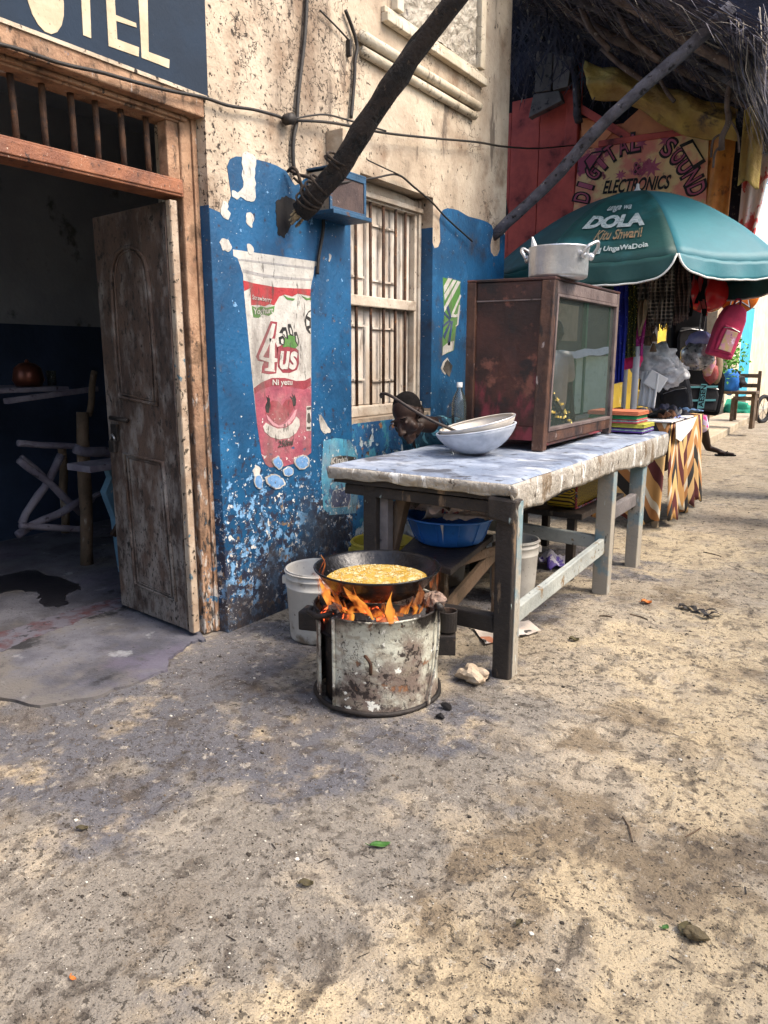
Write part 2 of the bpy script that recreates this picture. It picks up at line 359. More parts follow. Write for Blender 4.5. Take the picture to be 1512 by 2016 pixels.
M['dirt'] = mat('trodden_sand', (.43, .365, .275), (.33, .275, .20), 2.0, .95, 1.0, 90,
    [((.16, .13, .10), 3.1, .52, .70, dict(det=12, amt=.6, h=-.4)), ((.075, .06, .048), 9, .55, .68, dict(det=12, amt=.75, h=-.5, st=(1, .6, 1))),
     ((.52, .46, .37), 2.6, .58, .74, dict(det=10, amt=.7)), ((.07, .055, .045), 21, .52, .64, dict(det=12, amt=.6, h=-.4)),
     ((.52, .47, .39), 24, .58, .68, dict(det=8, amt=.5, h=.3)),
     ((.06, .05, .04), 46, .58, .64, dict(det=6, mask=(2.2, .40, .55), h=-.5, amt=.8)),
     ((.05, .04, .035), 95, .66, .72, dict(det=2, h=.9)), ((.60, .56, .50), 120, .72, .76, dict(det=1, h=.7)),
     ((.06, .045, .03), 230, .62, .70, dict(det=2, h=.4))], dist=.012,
    vc=[('grey_patch', (.215, .195, .17), 3.2, .9), ('dark_patch', (.095, .098, .122), 3.7, .85), ('brown_patch', (.19, .14, .085), 6.3, .75), ('gold_patch', (.56, .45, .29), 3.6, .75)])  # soft-edged grey, bluish dark, brown and gold patches mixed over the sand colour
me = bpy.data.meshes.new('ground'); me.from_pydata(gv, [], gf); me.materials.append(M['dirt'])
for nm_, blobs in (('grey_patch', [(*p, r) for p, r in zip([(-2.311,1.304),(-2.023,1.582),(-1.625,1.769),(-1.306,1.759),(-1.479,1.356),(-1.548,1.049),(-1.305,2.069),(-1.135,1.218),(-1.119,2.112),(-1.462,0.7996),(-1.039,1.518),(-1.234,0.9542),(-1.133,2.567)], (.5, .45, .4, .35, .4, .4, .3, .22, .25, .3, .2, .22, .22))]),
        ('dark_patch', [(*p, r) for p, r in zip([(-2.486,2.582),(-2.359,2.149),(-2.257,1.702),(-2.555,1.499),(-1.883,2.058),(-1.886,1.675),(-1.536,1.829),(-1.449,2.152),(-1.303,2.451),(-1.398,2.868),(-1.999,1.289),(-1.784,3.837),(-1.669,5.011)], (.35, .4, .4, .5, .3, .3, .2, .22, .14, .16, .22, .4, .4))]),
        ('brown_patch', [(*p, r) for p, r in zip([(-0.8248,1.663),(-0.7386,1.748),(-0.6982,1.914),(-0.6896,2.108),(-0.5341,1.886),(-0.4138,1.968),(-0.2831,2.138),(-0.3481,1.817),(-0.1718,1.87),(-0.6338,1.646),(-0.6124,1.469),(-0.8014,1.422),(-0.4653,2.818),(-0.7063,2.856),(-0.791,2.551),(-0.5462,1.351),(-0.8603,4.463),(-0.4726,3.495)], (.07, .09, .11, .10, .12, .14, .16, .10, .12, .08, .08, .08, .14, .12, .1, .09, .2, .16))]),
        ('gold_patch', [(*p, r) for p, r in zip([(-0.4928,1.719),(-0.3735,1.671),(-0.3354,2.417),(-0.4163,3.053),(-0.785,3.574),(-0.4457,4.049),(-0.6354,1.226),(-0.2706,1.505),(-0.1314,1.616),(-1.134,5.721),(-0.9058,1.027)], (.13, .10, .22, .3, .3, .4, .2, .2, .2, .5, .12))])):
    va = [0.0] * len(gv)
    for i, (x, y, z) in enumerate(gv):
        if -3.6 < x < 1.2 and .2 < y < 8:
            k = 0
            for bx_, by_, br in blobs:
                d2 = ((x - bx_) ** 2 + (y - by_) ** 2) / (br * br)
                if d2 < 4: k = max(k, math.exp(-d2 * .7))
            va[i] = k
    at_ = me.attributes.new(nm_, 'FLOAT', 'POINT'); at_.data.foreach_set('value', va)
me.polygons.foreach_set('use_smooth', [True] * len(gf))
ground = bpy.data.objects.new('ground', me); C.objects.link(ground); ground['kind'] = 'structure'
# cement apron and room floor, a low slab reaching out of the doorway
M['cement'] = mat('stained_cement', (.125, .125, .15), (.055, .056, .075), 3, .85, .6, 70,
    [((.05, .048, .055), 2.3, .50, .66, dict(det=12, amt=.85)), ((.22, .21, .21), 6, .58, .70, dict(det=12, amt=.6)), ((.03, .03, .035), 60, .60, .67, dict(det=6, amt=.8)),
     ((.12, .10, .15), 1.6, .54, .66, dict(det=9, amt=.45)), ((.125, .115, .11), 1.9, .52, .70, dict(det=12, ax=[(1, 1.6, 2.1, .2)])), ((.035, .035, .045), 6, .56, .68, dict(det=10, amt=.8)), ((.02, .02, .025), 2.4, .60, .66, dict(det=8)),
     ((.30, .31, .33), 5, .6, .7, dict(det=9, amt=.6)), ((.03, .03, .035), 40, .64, .7, dict())], dist=.008)
ap = [(-3.744,1.21),(-2.8,1.518),(-2.627,1.709),(-2.603,1.952),(-2.704,2.196),(-2.762,2.378),(-2.721,2.405)]
ap = [(p.x, p.y) for p in curve([(a, b, 0) for a, b in ap], 12)]; ap = [(a + .05 * noise.noise(Vector((a * 7, b * 7, 0))) + .02 * noise.noise(Vector((a * 30, b * 30, 0))), b + .04 * noise.noise(Vector((a * 8, b * 8, 5))) + .02 * noise.noise(Vector((a * 33, b * 33, 5)))) if i < len(ap) - 3 else (a, b) for i, (a, b) in enumerate(ap)]
pl = [(-6.3, -.5), (-6.3, 6.0), (-2.84, 6.0), (-2.84, 2.47)] + ap[::-1] + [(-3.2, -.5)]
G().prism(pl, lambda u, v, t: (u + .008 * noise.noise(Vector((u * 9, v * 9, 1))), v, t), -.03, .009).build('floor', 'cement', kind='structure')
# dark spill and red stain worn into the cement in front of the door
M['spill'] = mat('dark_spill', (.012, .012, .016), (.02, .02, .025), 12, .35, .2, 50)
M['redstain'] = mat('red_floor_paint', (.075, .025, .03), (.075, .06, .075), 9, .85, .5, 50, [((.10, .10, .13), 11, .40, .54, dict(det=12, amt=.9)), ((.03, .03, .04), 20, .56, .64, dict(det=9))])
def blob(poly, n=5):
    q = curve([(*p, 0) for p in poly] + [(*poly[0], 0)], n * 3)[:-1]
    return [(p.x + .05 * noise.noise(p * 9) + .025 * noise.noise(p * 41), p.y + .05 * noise.noise(p * 9 + Vector((4, 0, 0))) + .025 * noise.noise(p * 39 + Vector((4, 0, 0)))) for p in q]
def org(poly, amp, n=5):
    """uneven organic outline through the traced corner points"""
    P = [Vector((*p, 0)) for p in poly]; k = len(P); out = []
    for i in range(k):
        a, b, c, d = P[i - 1], P[i], P[(i + 1) % k], P[(i + 2) % k]
        for j in range(n):
            t = j / n; q = .5 * ((2 * b) + (c - a) * t + (2 * a - 5 * b + 4 * c - d) * t * t + (3 * b - a - 3 * c + d) * t ** 3)
            q = q + Vector((noise.noise(q * 45), noise.noise(q * 45 + Vector((7, 0, 0))), 0)) * amp; out.append((q.x, q.y))
    return out
# ================================================================ HOTEL FACADE
hotel = thing('hotel_building', 'old cream and blue plastered hotel with painted murals and an open wooden door', 'building', (W, 3, 0))
def yz(x): return lambda u, v, t=0: (x + t, u, v)
TH = .35
wg = G()                                                    # front wall, built round its openings, butted blocks
ZT = 4.7
D0, D1 = 1.18, 2.56
wg.bb((W - TH, -3, 0), (W, D0, ZT))
wg.bb((W - TH, D0, 2.555), (W, D1, ZT))
wg.bb((W - TH, D1, 0), (W, 3.656, ZT))
wg.bb((W - TH, 3.656, 0), (W, 4.608, 1.03))
wg.bb((W - TH, 3.656, 2.47), (W, 4.608, ZT))
wg.bb((W - TH, 4.608, 0), (W, 5.76, ZT))
wg.bb((W - 3.4, 5.56, 0), (W - TH, 5.76, ZT))
wg.build('wall', 'cream', hotel)
M['interior_top'] = mat('room_wall_grey', (.30, .31, .34), (.24, .25, .28), 2, .8, .3, 30, [((.1, .1, .1), 3, .6, .7)])
M['interior_low'] = mat('room_wall_dark_blue', (.03, .05, .10), (.02, .035, .07), 3, .6, .3, 30)
ig = G(); ig.bb((-5.75, -1, 1.66), (-5.6, 6, 3.3)); ig.bb((-5.6, 5.42, 1.66), (W - TH - .002, 5.556, 3.3)); 
ig.bb((-5.74, -1, 0), (-5.59, 6, 1.66), 1); ig.bb((-5.59, 5.41, 0), (W - TH - .002, 5.556, 1.66), 1)
ig.bb((-5.8, -1.1, 3.3), (W - TH - .002, 5.56, 3.4)); ig.build('room_wall', ['interior_top', 'interior_low'], hotel)  # low-y side left without a wall so sky light fills the room

bg_ = G()   # blue paint coat over the lower facade: own outline with drips, 2 mm proud
b1 = [(2.496,-0.0296),(2.516,0.4063),(2.556,1.171),(2.588,1.886),(2.591,2.088),(2.638,2.075),(2.673,2.107),(2.706,2.165),(2.694,2.236),(2.687,2.291),(2.706,2.326),(2.747,2.348),(2.802,2.357),(2.872,2.362),(2.952,2.366),(3.038,2.364),(3.107,2.351),(3.141,2.321),(3.173,2.294),(3.206,2.307),(3.257,2.342),(3.308,2.367),(3.432,2.406),(3.662,2.428)]
b1 += [(3.655, 1.02), (3.655, -.02), (2.5605, -.02)]
b1 = [(2.5605 if k < 5 else max(2.5605, a), b) for k, (a, b) in enumerate(b1)]; b1[0] = (2.5605, -.02)
bg_.prism(b1[:-1], yz(W), .0, .002)
bg_.prism([(3.6555, -.02), (4.607, -.02), (4.607, 1.005), (3.6555, 1.005)], yz(W), .0, .002, 1)
b2 = [(4.577,2.177),(4.633,2.147),(4.688,2.163),(4.715,2.207),(4.706,2.286),(4.697,2.345),(4.71,2.383),(4.744,2.415),(4.801,2.434),(4.874,2.442),(4.957,2.445),(5.122,2.427),(5.31,2.433),(5.431,2.432),(5.512,2.418),(5.542,2.377),(5.495,2.272),(5.507,2.221),(5.563,2.193),(5.627,2.207),(5.67,2.255),(5.661,2.377)]
b2 = [(4.609, -.02), (4.609, b2[0][1])] + b2[1:] + [(5.7, b2[-1][1] + .02), (5.755, b2[-1][1]), (5.755, -.02)]
bg_.prism(b2, yz(W), .0, .002)
# reveals
bg_.bb((W - .07, D1 - .002, -.02), (W + .001, D1 - .0005, 2.10)); bg_.bb((-2.90, D1 - .0021, -.02), (W - .07, D1 - .0006, 2.06))
bg_.bb((-2.84, 4.6065, 1.05), (W + .001, 4.6078, 2.28))
bg_.build('blue_paint', ['blue', 'blue_low'], hotel)
    # plaster bared where the blue paint has come away, and flakes
for poly in ([(2.792,2.371),(2.873,2.374),(2.871,2.275),(2.866,2.171),(2.819,2.159),(2.778,2.17),(2.743,2.155),(2.706,2.163),(2.718,2.188),(2.758,2.19),(2.784,2.218),(2.784,2.282)],
             [(2.645,2.13),(2.674,2.126),(2.676,2.099),(2.691,2.083),(2.68,2.056),(2.65,2.058),(2.628,2.073)], [(2.813,2.106),(2.841,2.105),(2.854,2.079),(2.834,2.042),(2.806,2.048),(2.797,2.08)],
             [(2.62,1.944),(2.644,1.961),(2.677,1.956),(2.693,1.93),(2.674,1.902),(2.641,1.905),(2.622,1.919)], [(2.801,1.957),(2.829,1.956),(2.846,1.933),(2.831,1.912),(2.806,1.914)],
             [(3.337,1.081),(3.369,1.07),(3.406,1.023),(3.443,0.975),(3.385,0.9707),(3.353,0.9971)], [(3.453,1.981),(3.467,1.985),(3.466,1.949),(3.452,1.942)], [(2.782,0.8312),(2.817,0.8458),(2.839,0.8133),(2.814,0.7811),(2.784,0.8012)]):
    poly = org(poly, .010)
    G().prism(poly, yz(W), .002, .0042).build('bare_plaster_patch', 'm_white', hotel)
# upper window with sill and old label-thick dust, and the long ledges
M['sill'] = mat('sill_cream', (.60, .53, .42), (.45, .38, .28), 5, .8, .5, 50, GRIMEW[1:])
lg = G()
lp = [((3.751,3.146)), ((5.179,3.164))]
zl = 3.155
lg.tube([(W + .03, 3.74, zl + .025), (W + .03, 5.19, zl + .025)], .032, 10); lg.tube([(W + .02, 3.76, zl - .045), (W + .02, 5.15, zl - .045)], .028, 10)
lg.build('ledge_moulding', 'sill', hotel, smooth=True)
lg = G(); lg.bb((W, 3.98, 3.335), (W + .05, 5.28, 3.385)); lg.bb((W, 3.98, 3.385), (W + .03, 5.27, 3.42)); lg.build('upper_sill', 'sill', hotel, bevel=.006)
uw = thing('upper_window', 'dusty upper window wrapped in crumpled plastic above the long ledge', 'window', (W, 4.8, 3.5))
M['dusty'] = mat('crumpled_plastic', (.42, .38, .31), (.30, .26, .21), 8, .35, 1, 14, [((.05, .04, .035), 14, .60, .68, dict(st=(1, 1, .5)))], dist=.05)
g = G(); g.grid(26, 20, lambda a, b: (W + .012 + .03 * abs(noise.noise(Vector((a * 9, b * 8, 3)))), 4.15 + a * 1.0, 3.43 + b * .6)); g.build('plastic_sheet', 'dusty', uw)
g = G()
for y in (4.12, 5.2): g.bb((W, y - .035, 3.43), (W + .05, y + .035, 4.1))
g.build('window_jamb', 'sill', uw, bevel=.005)
# dark blue sign board painted above the door with raised cream letters
sg = thing('painted_sign', 'dark blue hotel name panel with large cream capital letters over the door', 'sign', (W, 2, 2.9))
SP = [(1.549,2.532),(2.581,2.571),(2.591,3.002),(1.586,2.867)]
SP = [(.95, 2.565), (2.582, 2.565), (2.590, 3.06), (.95, 3.06)]
G().prism(SP, yz(W), 0, .004).build('panel', 'signblue', sg)
lt = G()
def poly2(pts, g=lt, t0=.004, t1=.0065, mi=0): g.prism(pts, yz(W), t0, t1, mi)
T_ = [(1.954,2.799),(1.993,2.807),(1.984,2.614),(1.949,2.614)]; T2 = [(1.876,2.82),(2.069,2.852),(2.068,2.816),(1.875,2.79)]; L_ = [(2.223,2.894),(2.271,2.901),(2.258,2.65),(2.367,2.653),(2.362,2.618),(2.22,2.617)]
E_ = [(2.066,2.868),(2.106,2.873),(2.105,2.649),(2.21,2.652),(2.205,2.616),(2.062,2.611)]; E2 = [(2.105,2.736),(2.202,2.739),(2.204,2.723),(2.106,2.715)]
for nm, ps in (('letter', [T_, T2]), ('letter', [L_]), ('letter', [E_, E2])):
    q = G()
    for p in ps: poly2(p, q)
    q.build(nm, 'letter', sg)
q = G(); cO = (1.801,2.637); ro = .10
q.prism([(cO[0] + .075 * cos(t * .3491), cO[1] + .06 + .125 * sin(t * .3491)) for t in range(18)], yz(W), .004, .0065); q.build('letter', 'letter', sg)
g = G(); g.bb((W, .95, 2.548), (W + .012, 2.57, 2.563)); g.build('plaster_lip', 'cream', sg)

# door case
df = thing('door_frame', 'weathered tan door frame with barred transom beside the blue wall', 'door frame', (-2.8, 2.0, 0))
FX = -2.788
g = G(); g.bb((-2.905, 2.469, .0), (FX, 2.558, 2.50), jit=.003); g.build('post', 'frame', df, bevel=.008)
g = G(); g.bb((FX, 2.53, .0), (FX + .012, 2.5575, 2.5), jit=.001); g.build('post_moulding', 'frame', df, bevel=.003)
g = G(); g.bb((-2.905, 1.19, .0), (FX, 1.27, 2.50), jit=.003); g.build('post', 'frame', df, bevel=.008)
g = G(); g.bb((-2.905, 1.27, 2.125), (FX + .006, 2.468, 2.20), jit=.002); g.bb((FX + .006, 1.275, 2.135), (FX + .014, 2.46, 2.188)); g.build('transom_rail', 'frame_rail', df, bevel=.006)
g = G(); g.bb((-2.905, 1.27, 2.44), (FX, 2.468, 2.553)); g.bb((FX, 1.2, 2.47), (W + .004, 2.555, 2.5535)); g.bb((FX, 1.2, 2.45), (FX + .02, 2.50, 2.469)); g.build('lintel', 'frame', df, bevel=.006)
g = G(); g.bb((-2.86, 2.40, 2.2), (FX - .01, 2.468, 2.44)); g.build('transom_stile', 'frame', df, bevel=.005)
for px, py in ((88, 260), (146, 270), (193, 285), (243, 300), (291, 315), (30, 250)):
    y = {88: (-2.85,1.84,2.267)[1], 146: (-2.85,1.969,2.278)[1], 193: (-2.85,2.079,2.273)[1], 243: (-2.85,2.203,2.27)[1], 291: (-2.85,2.331,2.265)[1], 30: (-2.85,1.72,2.257)[1]}[px]
    g = G(); g.tube([(-2.85, y + rnd.uniform(-.004, .004), 2.195), (-2.85, y, 2.32), (-2.85, y + rnd.uniform(-.004, .004), 2.445)], .0125, 8, rough=.3); g.build('bar', 'rust', df, smooth=True)

# door leaf (opened into the room); s runs along the leaf from the hinge, n is its outer normal
LP0 = Vector((-2.797, 2.400, 0)); LP1 = Vector((-3.48, 2.47, 0)); LU = (LP1 - LP0).normalized(); LN = Vector((LU.y, -LU.x, 0))
if LN.y > 0: LN = -LN
def lf(u, v, t=0): return LP0 + LU * u + Vector((0, 0, v)) + LN * t
door = thing('door', 'open worn wooden door leaf with arched panel, hasp and hanging padlock', 'door', (-2.8, 2.42, 0))
LW = (LP1 - LP0).length; ZD = 2.105
g = G(); g.prism([(.0, .03), (LW, .03), (LW, ZD), (0, ZD)], lf, -.038, 0); g.build('board', 'leaf', door, bevel=.004)
g = G(); g.prism([(.0, .028), (.035, .028), (.03, ZD), (0, ZD)], lf, 0, .006); g.prism([(-.004, .03), (-.001, .03), (-.001, ZD), (-.004, ZD)], lf, -.03, .004); g.build('worn_edge', 'leafedge', door, bevel=.003)
up = [(0.5396,1.202),(0.5449,1.415),(0.5389,1.669),(0.5343,1.806),(0.5115,1.866),(0.4674,1.911),(0.4088,1.932),(0.3449,1.933),(0.2849,1.914),(0.2409,1.88),(0.2163,1.831),(0.2042,1.749),(0.1988,1.607),(0.1942,1.415),(0.1984,1.178)]
lo_ = [(0.5347,0.9053),(0.1808,0.8905),(0.1382,0.1728),(0.5159,0.1907)]
up = [(u, v - .0) for u, v in up]
def beadring(pts, r, name):
    g = G(); q = [lf(u, v, .004) for u, v in pts]; g.tube(q, r, 8, closed=True); return g.build(name, 'leaf', door, smooth=True)
def inset(pts, k, kz):
    cu = sum(p[0] for p in pts) / len(pts); cv = (max(p[1] for p in pts) + min(p[1] for p in pts)) / 2
    return [(cu + (u - cu) * k, cv + (v - cv) * kz) for u, v in pts]
for pts in (up, lo_):
    beadring(pts, .011, 'panel_moulding'); beadring(inset(pts, .82, .955), .007, 'panel_moulding')
    g = G(); g.prism(inset(pts, .76, .94), lf, 0, .007); g.build('raised_panel', 'leaf', door, bevel=.005)
g = G(); g.tube([lf(.045, .04, .003), lf(.04, 2.09, .003)], .006, 6); g.build('edge_bead', 'leaf', door, smooth=True)
M['steel'] = mat('worn_steel', (.36, .36, .37), (.2, .2, .2), 30, .35, .2, 60, metal=.8)
M['darkiron'] = mat('dark_iron', (.02, .018, .017), (.04, .032, .028), 30, .6, .4, 60, metal=.4)
hs = (0.597,0.9631); g = G()
g.tube([lf(hs[0] - .14, (0.349,1.085)[1], .02), lf(hs[0] + .02, (0.6145,1.092)[1], .02)], .012, 8); g.build('bolt', 'darkiron', door, smooth=True)
g = G(); g.prism([(hs[0] - .03, hs[1] + .005), (hs[0] + .03, hs[1] + .005), (hs[0] + .03, hs[1] + .095), (hs[0] - .03, hs[1] + .095)], lf, .004, .02); g.build('hasp_plate', 'darkiron', door, bevel=.002)
g = G(); c0 = hs; g.tube([lf(c0[0] + .02 * cos(t), c0[1] + .01 + .03 * sin(t), .03) for t in [pi * i / 8 for i in range(9)]], .006, 8); pk = g.build('padlock', 'steel', door, smooth=True)
g = G(); g.prism([(c0[0] - .028, c0[1] - .055), (c0[0] + .028, c0[1] - .055), (c0[0] + .028, c0[1] + .01), (c0[0] - .028, c0[1] + .01)], lf, .018, .042); g.build('lock_body', 'darkiron', pk, bevel=.006)

# window with bars before closed board shutters
win = thing('window', 'pale barred window with closed board shutters in the blue wall', 'window', (-2.84, 4.1, 1.05))
WX = -2.837
g = G(); g.bb((WX - .05, 4.545, 1.10), (WX + .012, 4.6055, 2.46)); g.bb((WX + .012, 4.575, 1.10), (WX + .03, 4.6055, 2.46)); g.bb((WX - .05, 3.658, 1.10), (WX + .01, 3.72, 2.46)); g.build('frame', 'winframe', win, bevel=.005)
g = G(); g.bb((WX - .05, 3.658, 1.032), (WX + .05, 4.6055, 1.10)); g.build('sill', 'winframe', win, bevel=.008)
g = G(); g.bb((WX - .02, 3.72, 1.725), (WX + .03, 4.545, 1.79)); g.build('middle_rail', 'winframe', win, bevel=.006)
g = G(); g.prism([(3.66, 2.36), (4.605, 2.36), (4.605, 2.44), (4.4, 2.462), (4.1, 2.468), (3.66, 2.468)], yz(WX), -.05, .02); g.bb((WX + .02, 3.66, 2.375), (WX + .045, 4.605, 2.405)); g.build('lintel', 'winframe', win, bevel=.004)
ys_ = [3.722, 3.83, 3.895, 4.0, 4.075, 4.19, 4.30, 4.40, 4.47, 4.543]
for (za, zb) in ((1.102, 1.723), (1.792, 2.358)):
    for a, b in zip(ys_[:-1], ys_[1:]):
        dx = rnd.uniform(-.012, .0)
        g = G(); g.bb((WX - .045 + dx, a + .003, za), (WX - .028 + dx, b - .003, zb), jit=.0015); g.build('shutter_board', 'shutter', win, bevel=.003)
g = G()
for z in (1.26, 1.60, 1.90, 2.24):
    g.bb((WX - .028, 3.74, z), (WX - .018, 3.99, z + .012)); g.bb((WX - .028, 4.08, z - .01), (WX - .018, 4.38, z + .002))
g.build('shutter_seam', 'shutter', win)
for y in (3.74, 3.862, 4.02, 4.165, 4.31, 4.43):
    g = G(); g.tube([(WX + .008, y, 1.08), (WX + .008, y + rnd.uniform(-.003, .003), 1.6), (WX + .008, y, 2.38)], .0105, 8, rough=.2); g.build('bar', 'rust', win, smooth=True)

# ---------------------------------------------------------------- murals, flat paint on the wall
def layer(g, pts, lv, mi): g.prism(pts, yz(W), .002, .0025 + .0009 * lv, mi)
MM = ['m_white', 'm_red', 'm_dred', 'm_pink', 'm_green', 'm_black', 'm_grey', 'm_cyan', 'm_dblue', 'blue', 'm_lpink']
M['m_lpink'] = mural('mural_pale_pink', (.55, .26, .30))
mu = thing('carton_mural', 'painted wall mural of a tall strawberry yoghurt cup', 'mural', (W, 3, 1.4))
g = G()
layer(g, [(2.702,1.919),(3.339,1.928),(3.342,1.907),(3.32,1.899),(3.314,1.858),(3.295,1.813),(3.286,1.78),(3.279,1.417),(3.261,0.8698),(3.206,0.8493),(3.139,0.8277),(3.032,0.8174),(2.91,0.8265),(2.879,0.8467),(2.851,0.9016),(2.828,1.051),(2.81,1.225),(2.787,1.491),(2.767,1.722),(2.765,1.807),(2.746,1.851),(2.731,1.882),(2.704,1.889)], 0, 0)
layer(g, [(2.731,1.88),(3.316,1.893),(3.311,1.882),(2.733,1.871)], 1, 6)
layer(g, [(2.763,1.833),(2.918,1.823),(3.074,1.824),(3.3,1.833),(3.296,1.821),(3.073,1.811),(2.917,1.808),(2.765,1.817)], 1, 6)
layer(g, [(2.763,1.78),(2.842,1.772),(3.011,1.765),(3.285,1.777),(3.284,1.739),(3.237,1.742),(3.173,1.745),(3.131,1.727),(3.07,1.733),(3.025,1.72),(3.001,1.692),(2.984,1.673),(2.949,1.677),(2.911,1.664),(2.866,1.669),(2.814,1.664),(2.812,1.747),(2.768,1.73)], 1, 1)
layer(g, [(2.818,1.661),(2.854,1.653),(2.888,1.663),(2.925,1.657),(2.988,1.671),(2.978,1.637),(2.939,1.617),(2.901,1.623),(2.863,1.604),(2.826,1.605),(2.82,1.637)], 1, 4)
layer(g, [(3.054,1.732),(3.093,1.719),(3.151,1.717),(3.134,1.706),(3.085,1.708)], 2, 4); layer(g, [(3.202,1.737),(3.253,1.726),(3.284,1.731),(3.284,1.72),(3.244,1.715)], 2, 4)
text(g, 'Strawberry', quadfn((W + .0062, *(2.819,1.686)), (W + .0062, *(2.961,1.68)), (W + .0062, *(2.821,1.716))), .01, 0, 0); text(g, 'Yoghurt', quadfn((W + .0062, *(2.822,1.609)), (W + .0062, *(2.97,1.624)), (W + .0062, *(2.825,1.649))), .01, 0, 0)
# the figure 4 with its red edge
layer(g, [(2.953,1.592),(3.004,1.589),(2.994,1.542),(2.98,1.489),(3.002,1.458),(2.995,1.384),(2.984,1.323),(2.925,1.319),(2.872,1.327),(2.877,1.359),(2.893,1.384),(2.848,1.39),(2.834,1.41),(2.871,1.467),(2.92,1.54)], 1, 2)
layer(g, [(2.964,1.58),(2.988,1.578),(2.969,1.52),(2.915,1.442),(2.887,1.41),(2.902,1.405),(2.933,1.403),(2.94,1.473),(2.938,1.504),(2.984,1.502),(2.978,1.455),(2.976,1.403),(2.996,1.4),(2.995,1.384),(2.971,1.381),(2.969,1.342),(2.977,1.331),(2.895,1.338),(2.896,1.348),(2.923,1.353),(2.928,1.382),(2.86,1.397),(2.857,1.413),(2.902,1.478)], 2, 0)
layer(g, [(2.994,1.458),(3.059,1.48),(3.133,1.465),(3.17,1.444),(3.172,1.375),(3.154,1.34),(3.094,1.324),(3.037,1.325),(2.998,1.357)], 1, 2)
text(g, 'us', quadfn((W + .0062, *(3.009,1.344)), (W + .0062, *(3.154,1.34)), (W + .0062, *(3.013,1.442))), .03, .2, 0)
# hand holding berries
layer(g, [(3.039,1.49),(3.069,1.518),(3.111,1.529),(3.152,1.514),(3.167,1.471),(3.141,1.454),(3.083,1.464),(3.042,1.459)], 2, 4)
for pp in ([(3.017,1.535),(3.043,1.564),(3.071,1.565),(3.082,1.534),(3.085,1.502),(3.061,1.512),(3.045,1.533)], [(3.088,1.582),(3.108,1.583),(3.124,1.551),(3.131,1.519),(3.102,1.524),(3.091,1.55)], [(3.136,1.541),(3.157,1.544),(3.173,1.504),(3.167,1.466),(3.143,1.492)], [(3.012,1.511),(3.045,1.522),(3.06,1.501),(3.051,1.469),(3.015,1.479)]):
    layer(g, pp, 3, 5); cy_ = sum(p[0] for p in pp) / len(pp); cz_ = sum(p[1] for p in pp) / len(pp)
    layer(g, [(cy_ + (a - cy_) * .45, cz_ - .006 + (b - cz_) * .55) for a, b in pp], 4, 0)
# football at the edge
layer(g, [(3.282,1.666),(3.26,1.656),(3.237,1.631),(3.227,1.598),(3.239,1.56),(3.26,1.539),(3.278,1.534)], 1, 5)
layer(g, [(3.282,1.657),(3.26,1.648),(3.25,1.631),(3.281,1.622)], 2, 0); layer(g, [(3.241,1.615),(3.267,1.602),(3.266,1.58),(3.24,1.576)], 2, 0); layer(g, [(3.279,1.567),(3.261,1.561),(3.278,1.539)], 2, 0)
# banner, berry face, smile and small print
layer(g, [(2.811,1.251),(2.873,1.28),(2.951,1.3),(3.052,1.298),(3.147,1.279),(3.221,1.28),(3.27,1.296),(3.273,1.248),(3.211,1.23),(3.133,1.241),(3.05,1.254),(2.95,1.257),(2.871,1.244),(2.813,1.22)], 1, 2)
text(g, 'Ni yetu', quadfn((W + .0062, *(2.949,1.252)), (W + .0062, *(3.108,1.25)), (W + .0062, *(2.951,1.292))), .02, 0, 0)
layer(g, [(2.813,1.22),(2.871,1.244),(2.95,1.257),(3.05,1.254),(3.133,1.241),(3.211,1.23),(3.273,1.245),(3.261,0.8698),(3.206,0.8493),(3.139,0.8277),(3.032,0.8174),(2.91,0.8265),(2.879,0.8467),(2.851,0.9016),(2.828,1.051)], 1, 3)
layer(g, [(2.888,1.113),(2.91,1.168),(2.95,1.183),(2.994,1.175),(3.021,1.149),(3.055,1.18),(3.097,1.184),(3.13,1.158),(3.112,1.125),(3.077,1.094),(3.042,1.068),(2.992,1.05),(2.953,1.069),(2.923,1.098)], 2, 2)
layer(g, [(2.896,1.113),(2.922,1.087),(2.953,1.063),(2.992,1.044),(3.042,1.052),(3.084,1.077),(3.128,1.119),(3.142,1.123),(3.123,1.08),(3.066,1.039),(3.008,1.032),(2.944,1.048),(2.906,1.083)], 3, 10)
for a, b in ((536, 822), (548, 826), (558, 822), (566, 815)): pass
layer(g, [(2.896,1.121),(2.89,1.153),(2.907,1.179),(2.9,1.206),(2.919,1.194),(2.916,1.211),(2.927,1.189),(2.925,1.151),(2.916,1.117)], 3, 5)
layer(g, [(3.105,1.175),(3.089,1.198),(3.114,1.186),(3.103,1.214),(3.123,1.191),(3.123,1.208),(3.139,1.179),(3.134,1.146),(3.112,1.142)], 3, 5)
layer(g, [(2.869,1.048),(2.89,1.068),(2.928,1.049),(2.983,1.028),(3.049,1.029),(3.1,1.048),(3.136,1.085),(3.161,1.066),(3.164,1.032),(3.132,0.9943),(3.072,0.9712),(2.989,0.9702),(2.925,0.9894),(2.88,1.02)], 3, 0)
text(g, '250ml', quadfn((W + .0075, *(2.975,0.9272)), (W + .0075, *(3.104,0.9287)), (W + .0075, *(2.977,0.963))), .02, .2, 5)
layer(g, [(3.225,1.136),(3.265,1.137),(3.261,0.9955),(3.22,0.9987)], 3, 0)
for a in ((604,803,611,807), (603,812,610,818), (605,822,611,836)): pass
layer(g, [(3.229,1.13),(3.265,1.131),(3.264,1.117),(3.229,1.116)], 4, 5); layer(g, [(3.232,1.095),(3.251,1.1),(3.262,1.048),(3.244,1.037),(3.227,1.05)], 4, 5); layer(g, [(3.225,1.021),(3.257,1.019),(3.256,1.005),(3.225,1.007)], 4, 5)
g.build('paint', MM, mu)
